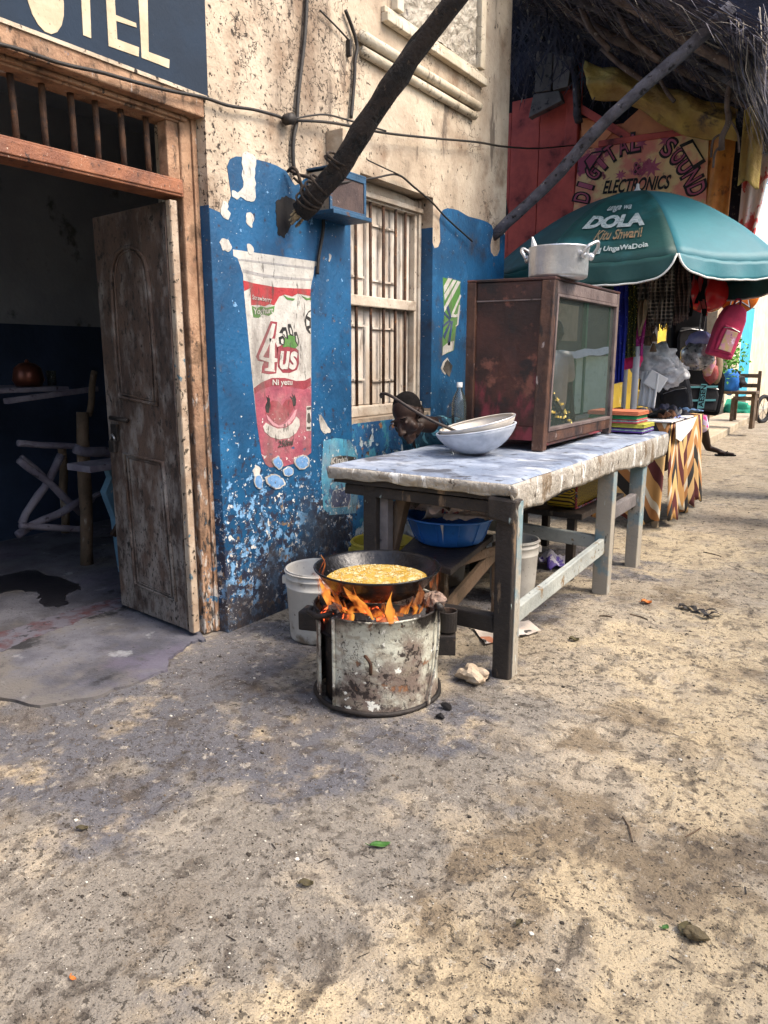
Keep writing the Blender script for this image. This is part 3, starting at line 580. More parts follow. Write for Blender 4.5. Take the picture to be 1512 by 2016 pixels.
g = G()     # flaked-off discs where the blue shows through
for (cx, cy, r) in ((.0, 0, 0),): pass
for poly in ([(2.928,0.8604),(2.965,0.8784),(2.993,0.867),(3.016,0.8306),(2.986,0.8061),(2.95,0.8272)], [(3.11,0.8483),(3.163,0.8656),(3.216,0.8541),(3.241,0.816),(3.213,0.7841),(3.151,0.7858),(3.117,0.813)], [(3.015,0.7969),(3.053,0.8149),(3.091,0.799),(3.094,0.7699),(3.055,0.7577),(3.018,0.7739)],
             [(2.791,0.7868),(2.823,0.799),(2.852,0.7624),(2.834,0.7208),(2.796,0.7372)], [(2.868,0.7767),(2.948,0.7856),(2.996,0.7597),(3.028,0.7213),(2.977,0.7001),(2.905,0.7217)]):
    poly = org(poly, .008); g.prism(poly, yz(W), .002, .0078, 0)
    cu = sum(p[0] for p in poly) / len(poly); cv = sum(p[1] for p in poly) / len(poly)
    g.prism([(cu + (a - cu) * .82, cv + (b - cv) * .84) for a, b in poly], yz(W), .002, .0083, 1)
M['flake'] = mat('old_pale_blue_coat', (.16, .30, .52), (.08, .2, .4), 30, .6, .4, 50, [((.5, .5, .5), 60, .6, .66), ((.02, .02, .03), 50, .64, .7)])
g.build('flaked_spot', ['m_white', 'flake'], mu)
mk = thing('milk_mural', 'light blue painted milk packet mural low on the wall behind the table corner', 'mural', (W, 3.5, .8))
g = G()
layer(g, [(3.375,0.9269),(3.491,0.9346),(3.633,0.9097),(3.717,0.7936),(3.725,0.598),(3.69,0.4393),(3.421,0.4735),(3.364,0.527),(3.35,0.7129)], 0, 7)
layer(g, [(3.434,0.7848),(3.464,0.8212),(3.529,0.8234),(3.6,0.8157),(3.695,0.7959),(3.695,0.7479),(3.6,0.7654),(3.528,0.7676),(3.463,0.766)], 1, 5)
text(g, 'Kinan', quadfn((W + .0052, *(3.443,0.7775)), (W + .0052, *(3.605,0.7774)), (W + .0052, *(3.444,0.8172))), .03, 0, 0)
layer(g, [(3.472,0.7402),(3.508,0.7668),(3.569,0.7753),(3.652,0.7593),(3.641,0.7192),(3.588,0.7099),(3.527,0.7208)], 1, 5); layer(g, [(3.482,0.742),(3.513,0.7631),(3.569,0.769),(3.641,0.7542),(3.63,0.7269),(3.588,0.7194),(3.527,0.7271)], 2, 1)
text(g, 'Long li', quadfn((W + .0062, *(3.507,0.7482)), (W + .0062, *(3.625,0.7466)), (W + .0062, *(3.508,0.773))), .02, 0, 0)
text(g, 'PASTEURISED & HOMO', quadfn((W + .0052, *(3.446,0.6662)), (W + .0052, *(3.693,0.6739)), (W + .0052, *(3.446,0.6878))), .02, .15, 5)
layer(g, [(3.438,0.5709),(3.459,0.6176),(3.53,0.6198),(3.634,0.6272),(3.638,0.5395),(3.616,0.4944),(3.442,0.5139)], 1, 0); layer(g, [(3.443,0.567),(3.464,0.6138),(3.535,0.6128),(3.545,0.5986),(3.629,0.6184),(3.633,0.5404),(3.606,0.4994),(3.447,0.5162)], 2, 8)
g.build('paint', MM, mk)
m4 = thing('striped_mural', 'green mural with white slanted stripes and a figure 4 right of the window', 'mural', (W, 4.8, 1.6))
def pw(l): return l
g = G()
layer(g, [(4.752,1.965),(5.016,1.962),(5.016,1.792),(4.961,1.607),(4.936,1.459),(4.762,1.422),(4.765,1.565),(4.782,1.708),(4.772,1.778)], 0, 4)
layer(g, [(4.768,1.904),(4.832,1.968),(4.885,1.966),(4.777,1.859)], 1, 0); layer(g, [(4.777,1.849),(4.908,1.961),(4.954,1.961),(4.786,1.807)], 1, 0); layer(g, [(4.78,1.765),(4.97,1.959),(5.017,1.955),(4.782,1.726)], 1, 0)
for a, b, c_ in (((874, 617), (886, 628), 0),): pass
layer(g, [(4.782,1.729),(4.873,1.687),(4.858,1.676),(4.775,1.715)], 2, 8); layer(g, [(4.763,1.636),(4.858,1.679),(4.874,1.669),(4.763,1.619)], 2, 8); layer(g, [(4.772,1.565),(4.873,1.673),(4.889,1.666),(4.788,1.537)], 2, 8); layer(g, [(4.834,1.495),(4.889,1.67),(4.912,1.671),(4.872,1.495)], 2, 8); layer(g, [(4.81,1.759),(4.873,1.687),(4.888,1.691),(4.839,1.782)], 2, 8)
layer(g, [(5.013,1.865),(5.029,1.855),(4.918,1.722),(4.949,1.716),(4.979,1.725),(5,1.791),(5.016,1.788),(4.991,1.645),(4.952,1.632),(4.952,1.639),(4.975,1.648),(4.98,1.703),(4.926,1.697),(4.88,1.698),(4.894,1.728)], 3, 0)
layer(g, [(4.768,1.483),(4.849,1.517),(4.933,1.529),(4.92,1.459),(4.836,1.444),(4.762,1.422)], 2, 0)
layer(g, [(4.838,1.407),(4.778,1.378),(4.743,1.331),(4.766,1.306),(4.812,1.283),(4.824,1.349),(4.869,1.378)], 2, 0); layer(g, [(4.838,1.393),(4.801,1.371),(4.772,1.327),(4.796,1.305),(4.873,1.267),(4.917,1.348)], 3, 5)
g.build('paint', MM, m4)
# soot-blackened poster strip of wall beyond the pilaster edge
M['sootwall'] = mat('sooty_plaster', (.03, .03, .045), (.018, .018, .03), 4, .8, .5, 30)
# ================================================================ STRUTS, WIRES, METER BOX
def logpts(a, b, amp, n, seed):
    a, b = Vector(a), Vector(b); out = []
    for i in range(n + 1):
        t = i / n; p = a.lerp(b, t)
        p += Vector((noise.noise(Vector((t * 3, seed, 0))), noise.noise(Vector((t * 3, seed, 5))), noise.noise(Vector((t * 3, seed, 9))))) * amp
        out.append(p)
    return out
st = thing('roof_strut', 'thick charred log propping the roof, its split end tied to the blue wall', 'log', (W, 3.12, 2.1))
pts = logpts((-2.64, 3.10, 2.13), (-1.15, 3.10, 3.40), .035, 26, 1.3)
G().tube(pts, [.052 + .008 * noise.noise(Vector((i * .5, 0, 3))) - (.0003 * i) for i in range(27)], 14, rough=.28).build('log', 'log', st, smooth=True)
g = G()
d = (pts[0] - pts[3]).normalized()
for i in range(26):
    a = rnd.uniform(0, 6.28); r = rnd.uniform(0, .036); o = Vector((0, cos(a), sin(a))) * r
    g.bar(pts[0] + o - d * .02, pts[0] + o * 1.15 + d * rnd.uniform(.03, .085), .012, .008, jit=.003)
g.build('split_end', 'logend', st)
st2 = thing('roof_strut', 'slimmer grey weathered log rising from the far corner of the blue wall to the thatch', 'log', (W, 5.6, 2.3))
G().tube(logpts((-2.72, 5.6, 2.33), (-1.08, 5.6, 3.64), .05, 26, 4.4), .043, 12, rough=.2).build('log', 'log2', st2, smooth=True)
rp = thing('rope_lashing', 'dark rope wound round the charred log and hooked to the wall', 'rope', (W, 3.1, 2.2))
for k, t in enumerate((.045, .06, .075, .10, .165, .18)):
    p = Vector((-2.64, 3.10, 2.13)).lerp(Vector((-1.15, 3.10, 3.40)), t); dd = Vector((1.49, 0, 1.27)).normalized(); a = dd.cross(Vector((0, 1, 0))); b = Vector((0, 1, 0))
    g = G(); g.tube([p + (a * cos(u) + b * sin(u)) * (.063 + .004 * sin(3 * u)) + dd * .012 * sin(u + k) for u in [2 * pi * i / 20 for i in range(20)]], .0065, 6, closed=True); g.build('loop', 'rope', rp, smooth=True)
g = G(); g.tube(curve([(-2.7,3.096,2.344), (-2.66,3.086,2.356), (-2.63,3.09,2.334), (-2.61, 3.11, 2.24)], 6), .008, 6)
g.tube(curve([(-2.69,3.108,2.35), (-2.65,3.133,2.328), (-2.58,3.13,2.306), (-2.52,3.178,2.254)], 6), .009, 6)
g.tube(curve([(-2.69,3.131,2.32), (-2.64,3.16,2.275), (-2.56,3.194,2.234)], 6), .007, 6); g.build('hook', 'rope', rp, smooth=True)
g = G(); g.grid(10, 12, lambda a, b: (W + .004 + .004 * noise.noise(Vector((a * 7, b * 7, 1))), 3.065 + .13 * a + .02 * sin(b * 6), 2.045 + .20 * b)); 
M['hole'] = mat('soot_hole', (.006, .006, .008), (.012, .01, .01), 10, .9, .3, 40)
hp = org([(3.014,2.175),(3.058,2.212),(3.114,2.226),(3.17,2.216),(3.18,2.177),(3.145,2.111),(3.09,2.032),(3.05,2.022),(3.025,2.064),(3.015,2.119)], .015)
G().prism(hp, yz(W), .002, .0045).build('beam_socket', 'hole', st)
# main cable along the facade
def cable(name, label, pts, r, m='cable', cat='cable', n=8, **k):
    return G().tube(curve(pts, n), r, 6).build(name, m, smooth=True, label=label, cat=cat, **k)
cable('power_cable', 'black cable swagging along the wall from above the door to the red wall', [(-2.7,1.531,2.463), (-2.695,1.665,2.474), (-2.695,1.831,2.477), (-2.69,2.002,2.494), (-2.69,2.145,2.503), (-2.69,2.327,2.518), (-2.69,2.527,2.543), (-2.69,2.683,2.549), (-2.69,2.852,2.574), (-2.69,3.014,2.587), (-2.69,3.11,2.591), (-2.67,3.376,2.642), (-2.67,3.652,2.682), (-2.66,3.946,2.716), (-2.66,4.479,2.808), (-2.66,5.123,2.925), (-2.66,5.588,2.995), (-2.9,6.785,3.275), (-3,7.937,3.566)], .0075, n=6)
cable('phone_wire', 'thinner wire bowed above the main cable beside the log', [(-2.68,3.118,2.594), (-2.66,3.236,2.637), (-2.66,3.386,2.678), (-2.66,3.591,2.698), (-2.66,3.688,2.705), (-2.655,3.938,2.725)], .005)
g = G(); g.ico((-2.68,3.091,2.588), .036, 2, .4, 3, (1, 1.1, .8)); g.build('cable_junction', 'cable', smooth=True, label='lump of black tape where the cables join on the wall', cat='cable joint')
cable('drop_cable', 'black conduit dropping down the cream wall onto the log lashing', [(-2.705,3.291,3.274), (-2.7,3.267,3.101), (-2.7,3.247,2.977), (-2.7,3.208,2.8), (-2.7,3.189,2.699), (-2.7,3.177,2.6), (-2.7,3.15,2.521), (-2.7,3.142,2.422), (-2.7,3.151,2.337)], .012, n=5)
cable('bent_conduit', 'dark bent conduit hanging beside the small wall switch above the log', [(-2.7,3.607,3.265), (-2.7,3.653,3.217), (-2.7,3.699,3.156), (-2.7,3.713,3.109), (-2.7,3.693,3.039), (-2.7,3.687,2.959), (-2.7,3.666,2.822), (-2.7,3.65,2.734)], .011, n=5)
cable('thin_stay', 'thin wire slanting from the top left to the small wall switch', [(-2.7,3.385,3.188), (-2.7,3.514,3.159), (-2.7,3.651,3.123)], .005)
g = G(); g.bb((-2.72,3.634,3.046), Vector((-2.69,3.652,3.132)), jit=.001); g.build('wall_switch', 'darkiron', bevel=.004, label='small black switch box at the left end of the ledge', cat='switch')
cable('window_wire', 'twin wires running from the blue box over the window top to the far log', [(-2.55,3.289,2.302), (-2.58,3.525,2.364), (-2.64,3.809,2.44), (-2.68,4.105,2.517), (-2.69,4.313,2.484), (-2.69,4.54,2.429), (-2.69,4.75,2.356), (-2.68,5.118,2.249)], .0065)
cable('window_wire', 'thin wire from the box corner peaking above the window frame', [(-2.62,3.7,2.511), (-2.66,3.919,2.519), (-2.67,4.096,2.517)], .004)
cable('wall_crack_wire', 'short black wire hanging below the blue box', [(-2.7,3.392,2.173), (-2.7,3.381,2.092), (-2.7,3.361,2.023), (-2.7,3.337,1.94), (-2.705,3.332,1.859)], .010)
# meter box
bx = thing('meter_box', 'blue and cream wall box with dark front panel behind the charred log', 'meter box', (W, 3.5, 2.2))
y0, y1, z0, z1, xo = 3.27, 3.60, 2.165, 2.385, -2.56
g = G(); g.bb((W, y0 + .01, z0 + .01), (xo - .01, y1 - .01, z1 - .01)); g.build('case', 'boxcream', bx, bevel=.004)
g = G(); g.bb((W, y0 - .01, z0 - .012), (xo + .03, y1 + .01, z0 + .01)); g.build('bottom_plate', 'boxblue', bx, bevel=.003)
g = G(); g.bb((xo - .01, y0, z0 + .01), (xo, y1, z0 + .03)); g.bb((xo - .01, y0, z1 - .03), (xo, y1, z1)); g.bb((xo - .01, y0, z0 + .03), (xo, y0 + .02, z1 - .03)); g.bb((xo - .01, y1 - .02, z0 + .03), (xo, y1, z1 - .03)); g.bb((W, y0, z1), (xo, y1, z1 + .01)); g.build('front_frame', 'boxblue', bx, bevel=.002)
g = G(); g.bb((xo - .012, y0 + .02, z0 + .03), (xo - .006, y1 - .02, z1 - .03)); g.build('front_panel', 'boxbrown', bx)
g = G(); g.bb((W, 3.44, 2.395), (-2.60, 3.60, 2.62)); g.build('upper_case', 'boxcream', bx, bevel=.006)

# ================================================================ THATCHED ROOF
RZ = lambda x: 3.44 + (-1.0 - x) * .62
tr = thing('thatched_roof', 'dark palm thatch lean-to roof on crooked branches over the shop fronts', 'roof', (-2, 7, 3.8))
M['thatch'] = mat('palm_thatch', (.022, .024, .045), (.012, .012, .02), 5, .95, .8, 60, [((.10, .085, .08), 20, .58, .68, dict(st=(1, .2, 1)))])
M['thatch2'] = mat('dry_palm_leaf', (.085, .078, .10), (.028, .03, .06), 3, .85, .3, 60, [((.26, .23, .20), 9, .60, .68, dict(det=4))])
M['thatch3'] = mat('pale_palm_leaf', (.34, .30, .25), (.16, .13, .11), 3, .85, .3, 60)
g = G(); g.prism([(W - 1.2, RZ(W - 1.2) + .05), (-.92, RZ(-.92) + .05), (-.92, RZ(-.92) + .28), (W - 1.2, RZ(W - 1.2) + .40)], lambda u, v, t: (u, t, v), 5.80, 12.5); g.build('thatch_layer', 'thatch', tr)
for k, y in enumerate((1.2, 2.1, 4.2, 5.2)): G().tube(logpts((W + .01, y, RZ(W) + .45), (-1.0, y + .1, 3.55), .05, 10, 40 + k), .035, 8, rough=.25).build('rafter', 'log2', tr, smooth=True)
g = G(); g2 = G()
for i in range(7500):
    x = rnd.uniform(W - 1.1, -.9); y = 5.45 + 6.8 * rnd.random() ** 1.3; z = RZ(x) + rnd.uniform(-.07, .08)
    a = rnd.gauss(.15, .5) + (pi if rnd.random() < .5 else 0); L = rnd.uniform(.15, .5); dr = rnd.uniform(-.12, .0) - (.1 if rnd.random() < .12 else 0)
    d = Vector((cos(a), sin(a), 0)); d.z = -.62 * d.x + dr / L; s_ = Vector((-sin(a), cos(a), rnd.uniform(-.5, .5))) * rnd.uniform(.003, .010)
    p = Vector((x, y, z)); q = p + d * L * .55; e = p + d * L + Vector((0, 0, -L * rnd.uniform(0, .3)))
    G.add(g2 if rnd.random() < .10 else g, [p - s_, p + s_, q + s_ * .8, q - s_ * .8, e], [(0, 1, 2, 3), (3, 2, 4)])
for i in range(2600):       # fringe at the eave
    y = rnd.uniform(5.6, 12.4); p = Vector((-.93 + rnd.uniform(-.22, .05), y, RZ(-.95) + rnd.uniform(-.02, .2))); L = rnd.uniform(.12, .5) * (1.5 if rnd.random() < .1 else 1)
    a = rnd.gauss(0, .5); d = Vector((.35 * rnd.random(), sin(a) * .6, -1)).normalized(); s_ = Vector((.2, 1, 0)) * rnd.uniform(.003, .011)
    G.add(g2 if rnd.random() < .3 else g, [p - s_, p + s_, p + d * L * .6 + s_ * .8, p + d * L * .6 - s_ * .8, p + d * L + Vector((.05, 0, 0))], [(0, 1, 2, 3), (3, 2, 4)])
g.build('palm_leaves', 'thatch2', tr, fix=False, kind='stuff'); g2.build('pale_palm_leaves', 'thatch3', tr, fix=False, kind='stuff')
for k, (y, ys2, r) in enumerate(((5.95, .35, .035), (6.5, .2, .03), (7.2, .5, .038), (7.9, .1, .03), (8.8, .4, .035), (9.7, .2, .03), (10.8, .3, .035))):
    a = (W - 1.0, y - ys2, RZ(W - 1.0) - .06); b = (-.86, y + ys2, RZ(-.86) - .07)
    G().tube(logpts(a, b, .10, 16, k * 1.7), r, 8, rough=.25).build('rafter', 'stick' if k % 2 == 0 else 'log2', tr, smooth=True)
for k, x in enumerate((-1.05, -1.5, -2.0, -2.5, -3.0)):
    G().tube(logpts((x, 5.80, RZ(x) - .02), (x + .1, 12.2, RZ(x + .1) - .03), .09, 22, 20 + k), .022, 7, rough=.25).build('batten', 'stick', tr, smooth=True)
hb = thing('hanging_branch', 'pale crooked branch hanging from the thatch beside the sign', 'branch', (-1.36,6.9,3.939))
G().tube(curve([(-1.42,6.9,3.988), (-1.365,6.9,3.831), (-1.33,6.9,3.605), (-1.344,6.9,3.422), (-1.323,6.9,3.268), (-1.359,6.9,3.16), (-1.359,6.9,3.064)], 5), .024, 8, rough=.3).build('stem', 'stick', hb, smooth=True)
for l in ([(-1.331,6.9,3.186), (-1.399,6.9,3.174), (-1.43,6.9,3.133), (-1.432,6.9,3.017)], [(-1.354,6.9,3.102), (-1.404,6.9,3.052), (-1.41,6.9,2.937)], [(-1.34,6.9,3.717), (-1.264,6.9,3.774), (-1.175,6.9,3.898)], [(-1.327,6.9,3.306), (-1.247,6.9,3.173), (-1.223,6.9,3.026)]):
    G().tube(curve(l, 4), .009, 6, rough=.3).build('twig', 'stick', hb, smooth=True)
for k, (l, r) in enumerate((([(-2.51,6.6,4.285), (-2.389,6.6,4.068), (-2.23,6.6,3.89)], .022), ([(-2.119,6.4,4.088), (-2.007,6.4,3.883), (-1.861,6.4,3.744), (-1.759,6.4,3.66)], .02), ([(-2.399,6.9,4.029), (-2.213,6.9,3.853), (-2.019,6.9,3.697)], .022), ([(-2.015,7.2,3.861), (-1.908,7.2,3.679), (-1.833,7.2,3.585)], .016))):
    G().tube(curve(l, 5), r, 8, rough=.3).build('roof_stick', 'stick', smooth=True, label=['pale stick under the thatch at the top, nearest the wall corner', 'pale stick under the thatch running down towards the grey log', 'short pale stick lying below the other two under the thatch', 'short stub of branch under the thatch next to the grey log'][k], cat='stick', group='pale sticks under the thatch')

# ================================================================ RED SHOP FRONT WITH ITS SIGN
shop = thing('red_shop', 'faded red and orange shop front beyond the hotel corner, half hidden by thatch', 'building', (-3, 8.1, 0))
M['red'] = mat('faded_red_wall', (.62, .12, .10), (.40, .075, .07), 3, .8, .3, 40, [((.03, .012, .02), 3, .55, .75, dict(det=8)), ((.3, .1, .08), 20, .66, .72)])
M['orange'] = mat('orange_board', (.72, .28, .14), (.60, .20, .10), 3, .75, .3, 30, [((.2, .07, .04), 5, .58, .7)])
M['orange2'] = mat('orange_sheet', (.62, .25, .05), (.45, .15, .03), 5, .6, .6, 20, [((.2, .07, .02), 9, .58, .7)])
M['yellowtarp'] = mat('yellow_tarp', (.50, .36, .09), (.30, .18, .06), 2, .7, .9, 9, [((.07, .05, .04), 5, .54, .7)], dist=.04)
g = G()
for x0, x1 in ((-4.6, -4.1), (-4.095, -3.75), (-3.745, -3.42), (-3.415, -3.12)):
    q = G(); q.bb((x0, 8.0, 0), (x1, 8.06, 4.05 + .3 * (x0 + 4)), jit=.004); q.build('board', 'red', shop, bevel=.004)
g.bb((-3.115, 7.96, 0), (-2.98, 8.08, 4.35)); g.build('post', 'red', shop, bevel=.01)
g = G(); g.bb((-2.975, 8.02, 2.3), (-1.95, 8.05, 3.72)); g.prism([(-2.953,3.833),(-2.711,3.774),(-2.497,3.626),(-2.261,3.796),(-2.061,3.685),(-2.029,3.576),(-2.745,3.472),(-2.934,3.499)], lambda u, v, t: (u, t, v), 7.985, 8.0); g.build('panel', 'orange', shop)
M['orangepale'] = mat('orange_canvas_pale', (.78, .34, .16), (.62, .24, .12), 3, .7, .4, 30)  # paler orange for the canvas patches over the panel
g = G(); g.prism([(-2.538,3.687),(-2.348,3.822),(-2.155,3.708),(-2.011,3.566),(-2.44,3.577)], lambda u, v, t: (u, t, v), 7.972, 7.984); g.prism([(-2.949,3.829),(-2.823,3.77),(-2.617,3.633),(-2.646,3.609),(-2.745,3.518),(-2.933,3.634)], lambda u, v, t: (u, t, v), 7.972, 7.984); g.build('canvas_patch', 'orangepale', shop)
g = G(); g.bar((-2.943,7.95,3.902), (-2.43,7.95,3.55), .07, .07); g.build('brace', 'red', shop)
g = G(); g.bar((-2.729,7.93,3.529), (-1.703,7.93,3.51), .085, .06); g.build('brace', 'red', shop, bevel=.008)
g = G(); g.tube(logpts((-3.044,7.9,4.426), (-2.944,7.9,3.771), .03, 8, 2), .04, 8, rough=.3); g.build('door_post', 'log2', shop, smooth=True)
M['blockgrey'] = mat('grey_timber', (.19, .17, .17), (.11, .10, .10), 5, .85, .5, 50, [((.04, .035, .04), 12, .58, .68)])
for k, (a, b, c_, d_) in enumerate(((1048, 105, 1085, 180), (1087, 100, 1128, 170), (1050, 183, 1090, 225))):
    pts4 = {0: [(-3.42,4.512),(-3.241,4.456),(-3.246,4.107),(-3.425,4.12)], 1: [(-3.231,4.454),(-3.034,4.376),(-3.062,4.111),(-3.224,4.103)], 2: [(-3.436,4.103),(-3.158,4.091),(-3.12,3.989),(-3.483,3.886)]}[k]
    q = G(); q.prism(pts4, lambda u, v, t: (u, t, v), 7.85, 7.95); q.build('plank', 'blockgrey', shop, bevel=.006)
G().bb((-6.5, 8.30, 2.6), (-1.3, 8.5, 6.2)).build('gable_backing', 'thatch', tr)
g = G()
for i in range(3200):
    x = rnd.uniform(-4.9, -1.6); z = rnd.uniform(4.35, 5.8) if x < -3.0 else rnd.uniform(4.1, 5.5); p = Vector((x, rnd.uniform(7.6, 8.28), z)); L = rnd.uniform(.12, .45); d = Vector((rnd.gauss(0, .7), rnd.gauss(0, .25), -1)).normalized(); s_ = Vector((1, .2, 0)) * rnd.uniform(.004, .012)
    g.add([p - s_, p + s_, p + d * L * .6 + s_ * .8, p + d * L * .6 - s_ * .8, p + d * L], [(0, 1, 2, 3), (3, 2, 4)])
g.build('gable_leaves', 'thatch2', tr, fix=False, kind='stuff')
for k in range(6):
    x = -3.75 + k * .06; G().tube(logpts((x - .25, 7.2 + k * .05, 3.9 + rnd.uniform(0, .3)), (x + rnd.uniform(-.15, .1), 7.3, 2.3 + rnd.uniform(0, .6)), .06, 10, k), rnd.uniform(.014, .03), 7, rough=.3).build('corner_pole', 'log2', shop, smooth=True)
tq = [(-2.812,4.229),(-1.391,3.55),(-1.365,3.256),(-2.716,3.866)]
g = G(); g.grid(36, 16, lambda a, b: (lerp(lerp(tq[0][0], tq[1][0], a), lerp(tq[3][0], tq[2][0], a), b), 7.62 - .12 * sin(b * 3.1) + .07 * noise.noise(Vector((a * 6, b * 3, 0))), lerp(lerp(tq[0][1], tq[1][1], a), lerp(tq[3][1], tq[2][1], a), b) + .05 * sin(a * 7) * b + .03 * noise.noise(Vector((a * 7, b * 6, 4))))); g.build('tarpaulin', 'yellowtarp', smooth=True, solid=.008, label='sagging yellow tarpaulin rolled under the thatch above the sign', cat='tarpaulin')
g = G(); g.grid(12, 24, lambda a, b: (lerp(-1.70, -1.44, a), 7.9 + .04 * sin(a * 9 + b * 2), lerp(3.45, 2.45, b))); g.build('orange_sheet', 'orange2', smooth=True, solid=.006, label='bright orange cloth sheet hanging right of the painted shop sign', cat='cloth')
g = G(); g.grid(10, 20, lambda a, b: (lerp(-1.40, -1.15, a * (1 - .4 * b)), 8.2 + .05 * sin(a * 12), lerp(3.3, 2.5, b))); g.build('red_white_cloth', mat('red_white_cloth', (.55, .08, .07), (.7, .6, .55), 3, .8, .2, 30, lo=.48, hi=.52), smooth=True, solid=.006, label='red and white cloth hanging at the far right under the eave', cat='cloth')
g = G(); g.grid(8, 20, lambda a, b: (lerp(-1.28, -1.12, a), 7.3 + .04 * sin(a * 8), lerp(3.45, 2.85, b) + .04 * sin(a * 5))); g.build('yellow_strip', 'yellowtarp', smooth=True, solid=.006, label='tattered yellow strip dangling from the eave beside the hanging branch', cat='cloth')

es = thing('shop_sign', 'hand painted electronics shop sign with arched pink letters and two phones', 'sign', (-2.2, 7.9, 3))
M['signbase'] = mat('sign_faded_paint', (.80, .58, .30), (.74, .26, .20), 2.6, .75, .3, 30, [((.36, .07, .14), 4, .56, .62), ((.10, .05, .04), 8, .62, .7, dict(det=8)), ((.6, .42, .2), 6, .6, .66)], lo=.44, hi=.58)
M['signpink'] = mat('sign_pink', (.50, .13, .22), (.34, .07, .13), 6, .7, .2, 30); M['signblack'] = flat('sign_black', (.012, .010, .012), .6)
SY = 7.90
def sxz(l): return lambda u, v, t=0: (u, SY - t, v)
g = G(); g.prism([(-2.929,3.499),(-2.686,3.493),(-2.169,3.518),(-1.679,3.513),(-1.653,2.872),(-1.67,2.53),(-2.984,2.487),(-2.955,2.991)], sxz(0), -.02, 0); g.build('board', 'signbase', es)
def spt(p, l): return (p[0], SY - .003 * l, p[1])
def arctext(s, pix, h, m, l, bold):
    """letters standing along the polyline pix (x, z points)"""
    seg = [Vector(p) for p in pix]; n = len(s)
    L = [0]
    for a, b in zip(seg, seg[1:]): L.append(L[-1] + (b - a).length)
    def at(d):
        for i in range(len(seg) - 1):
            if d <= L[i + 1] or i == len(seg) - 2:
                t = (d - L[i]) / (L[i + 1] - L[i]); return seg[i].lerp(seg[i + 1], t), (seg[i + 1] - seg[i]).normalized()
    for k, ch in enumerate(s):
        c0, tg = at(L[-1] * (k + .5) / n); kk = 1.16 if l < 2 else .9; wd = L[-1] / n * (.42 if ch == 'I' else .92) * kk; nrm = Vector((-tg.y, tg.x))
        g = G(); vs, fs, _ = textmesh(ch, bold)
        for b in range(2):
            q = [c0 + tg * ((u - .5) * wd) + nrm * ((v * kk - .5 * (kk - 1)) * h) for u, v in vs]
            g.add([(p.x, SY - .003 * l - b * .002, p.y) for p in q], fs if b else [f[::-1] for f in fs])
        g.build('letter', m, es)
p1_ = [Vector(p) for p in [(-2.802,2.964),(-2.739,3.153),(-2.622,3.293),(-2.475,3.387),(-2.297,3.403)]]
p2_ = [Vector(p) for p in [(-2.128,3.356),(-2.017,3.268),(-1.923,3.146),(-1.846,2.999),(-1.811,2.903)]]
def smooth2(ps): return [Vector((q.x, q.y)) for q in curve([(p.x, p.y, 0) for p in ps], 6)]
for m_, l_, bo in (('signblack', 1, .075), ('signpink', 3, .0)):
    hh = .175
    arctext('DIGITAL', smooth2(p1_), hh, m_, l_, bo); arctext('SOUND', smooth2(p2_), hh, m_, l_, bo)
    g = G(); text(g, '&', quadfn(spt((-2.361,3.183), l_), spt((-2.281,3.182), l_), spt((-2.369,3.306), l_)), bo); g.build('letter', m_, es)
g = G(); text(g, 'ELECTRONICS', quadfn(spt((-2.658,3.042), 2), spt((-1.998,3.017), 2), spt((-2.645,3.171), 2)), .03, .2); g.build('lettering', 'signblack', es)
def phone(q4):
    g = G(); g.prism(q4, sxz(0), .001, .012); ph = g.build('painted_phone', 'signblack', es)
    cu = sum(p[0] for p in q4) / 4; cv = sum(p[1] for p in q4) / 4
    g = G(); g.prism([(cu + (a - cu) * .76, cv + (b - cv) * .74) for a, b in q4], sxz(0), .012, .014); g.build('phone_screen', 'signbase', ph)
phone([(-1.934,3.401),(-1.817,3.437),(-1.682,3.222),(-1.786,3.164)]); phone([(-2.869,3.384),(-2.788,3.46),(-2.663,3.461),(-2.809,3.269)])
def star(cx, cz, r, n=8):
    g = G(); g.prism([(cx + r * (1 if i % 2 else .42) * cos(i * pi / n), cz + r * (1 if i % 2 else .42) * sin(i * pi / n)) for i in range(2 * n)], sxz(0), .001, .003); g.build('painted_star', 'signpink', es)
for q, r in (((-2.182,3.235), .10), ((-2.06,3.465), .08), ((-2.301,3.474), .07), ((-2.483,3.203), .06)): star(q[0], q[1], r)
# ================================================================ UMBRELLA
ub = thing('market_umbrella', 'large green market umbrella with white printed lettering over the cloth stall', 'umbrella', (-1.93, 6.6, 0))
M['teal'] = mat('umbrella_green', (.006, .052, .046), (.005, .040, .037), 2, .6, .2, 20, [((.012, .095, .10), 2, .5, .7), ((.09, .12, .10), 5, .58, .75, dict(det=9, amt=.3)), ((.01, .02, .02), 30, .66, .72)])
M['teal_lit'] = mat('umbrella_lit_blue_green', (.03, .16, .19), (.022, .125, .155), 2, .55, .2, 20)  # lighter copy of the canopy green, light on the right panel painted in
M['uwhite'] = mat('umbrella_print_white', (.42, .46, .45), (.25, .30, .29), 40, .7, .1, 50, [((.02, .12, .1), 60, .58, .66)])
M['uorange'] = mat('umbrella_print_orange', (.32, .18, .09), (.12, .13, .08), 40, .7, .1, 50)
M['piping'] = flat('white_piping', (.66, .66, .62)); M['whitepipe'] = flat('white_pipe', (.6, .6, .62), .4)
UC = Vector((-1.926, 6.6, 2.757)); UR = 1.22; A0 = R(-60); TZ = 2.112
def rz(r): return UC.z - (UC.z - TZ) * (r / UR) ** 1.75
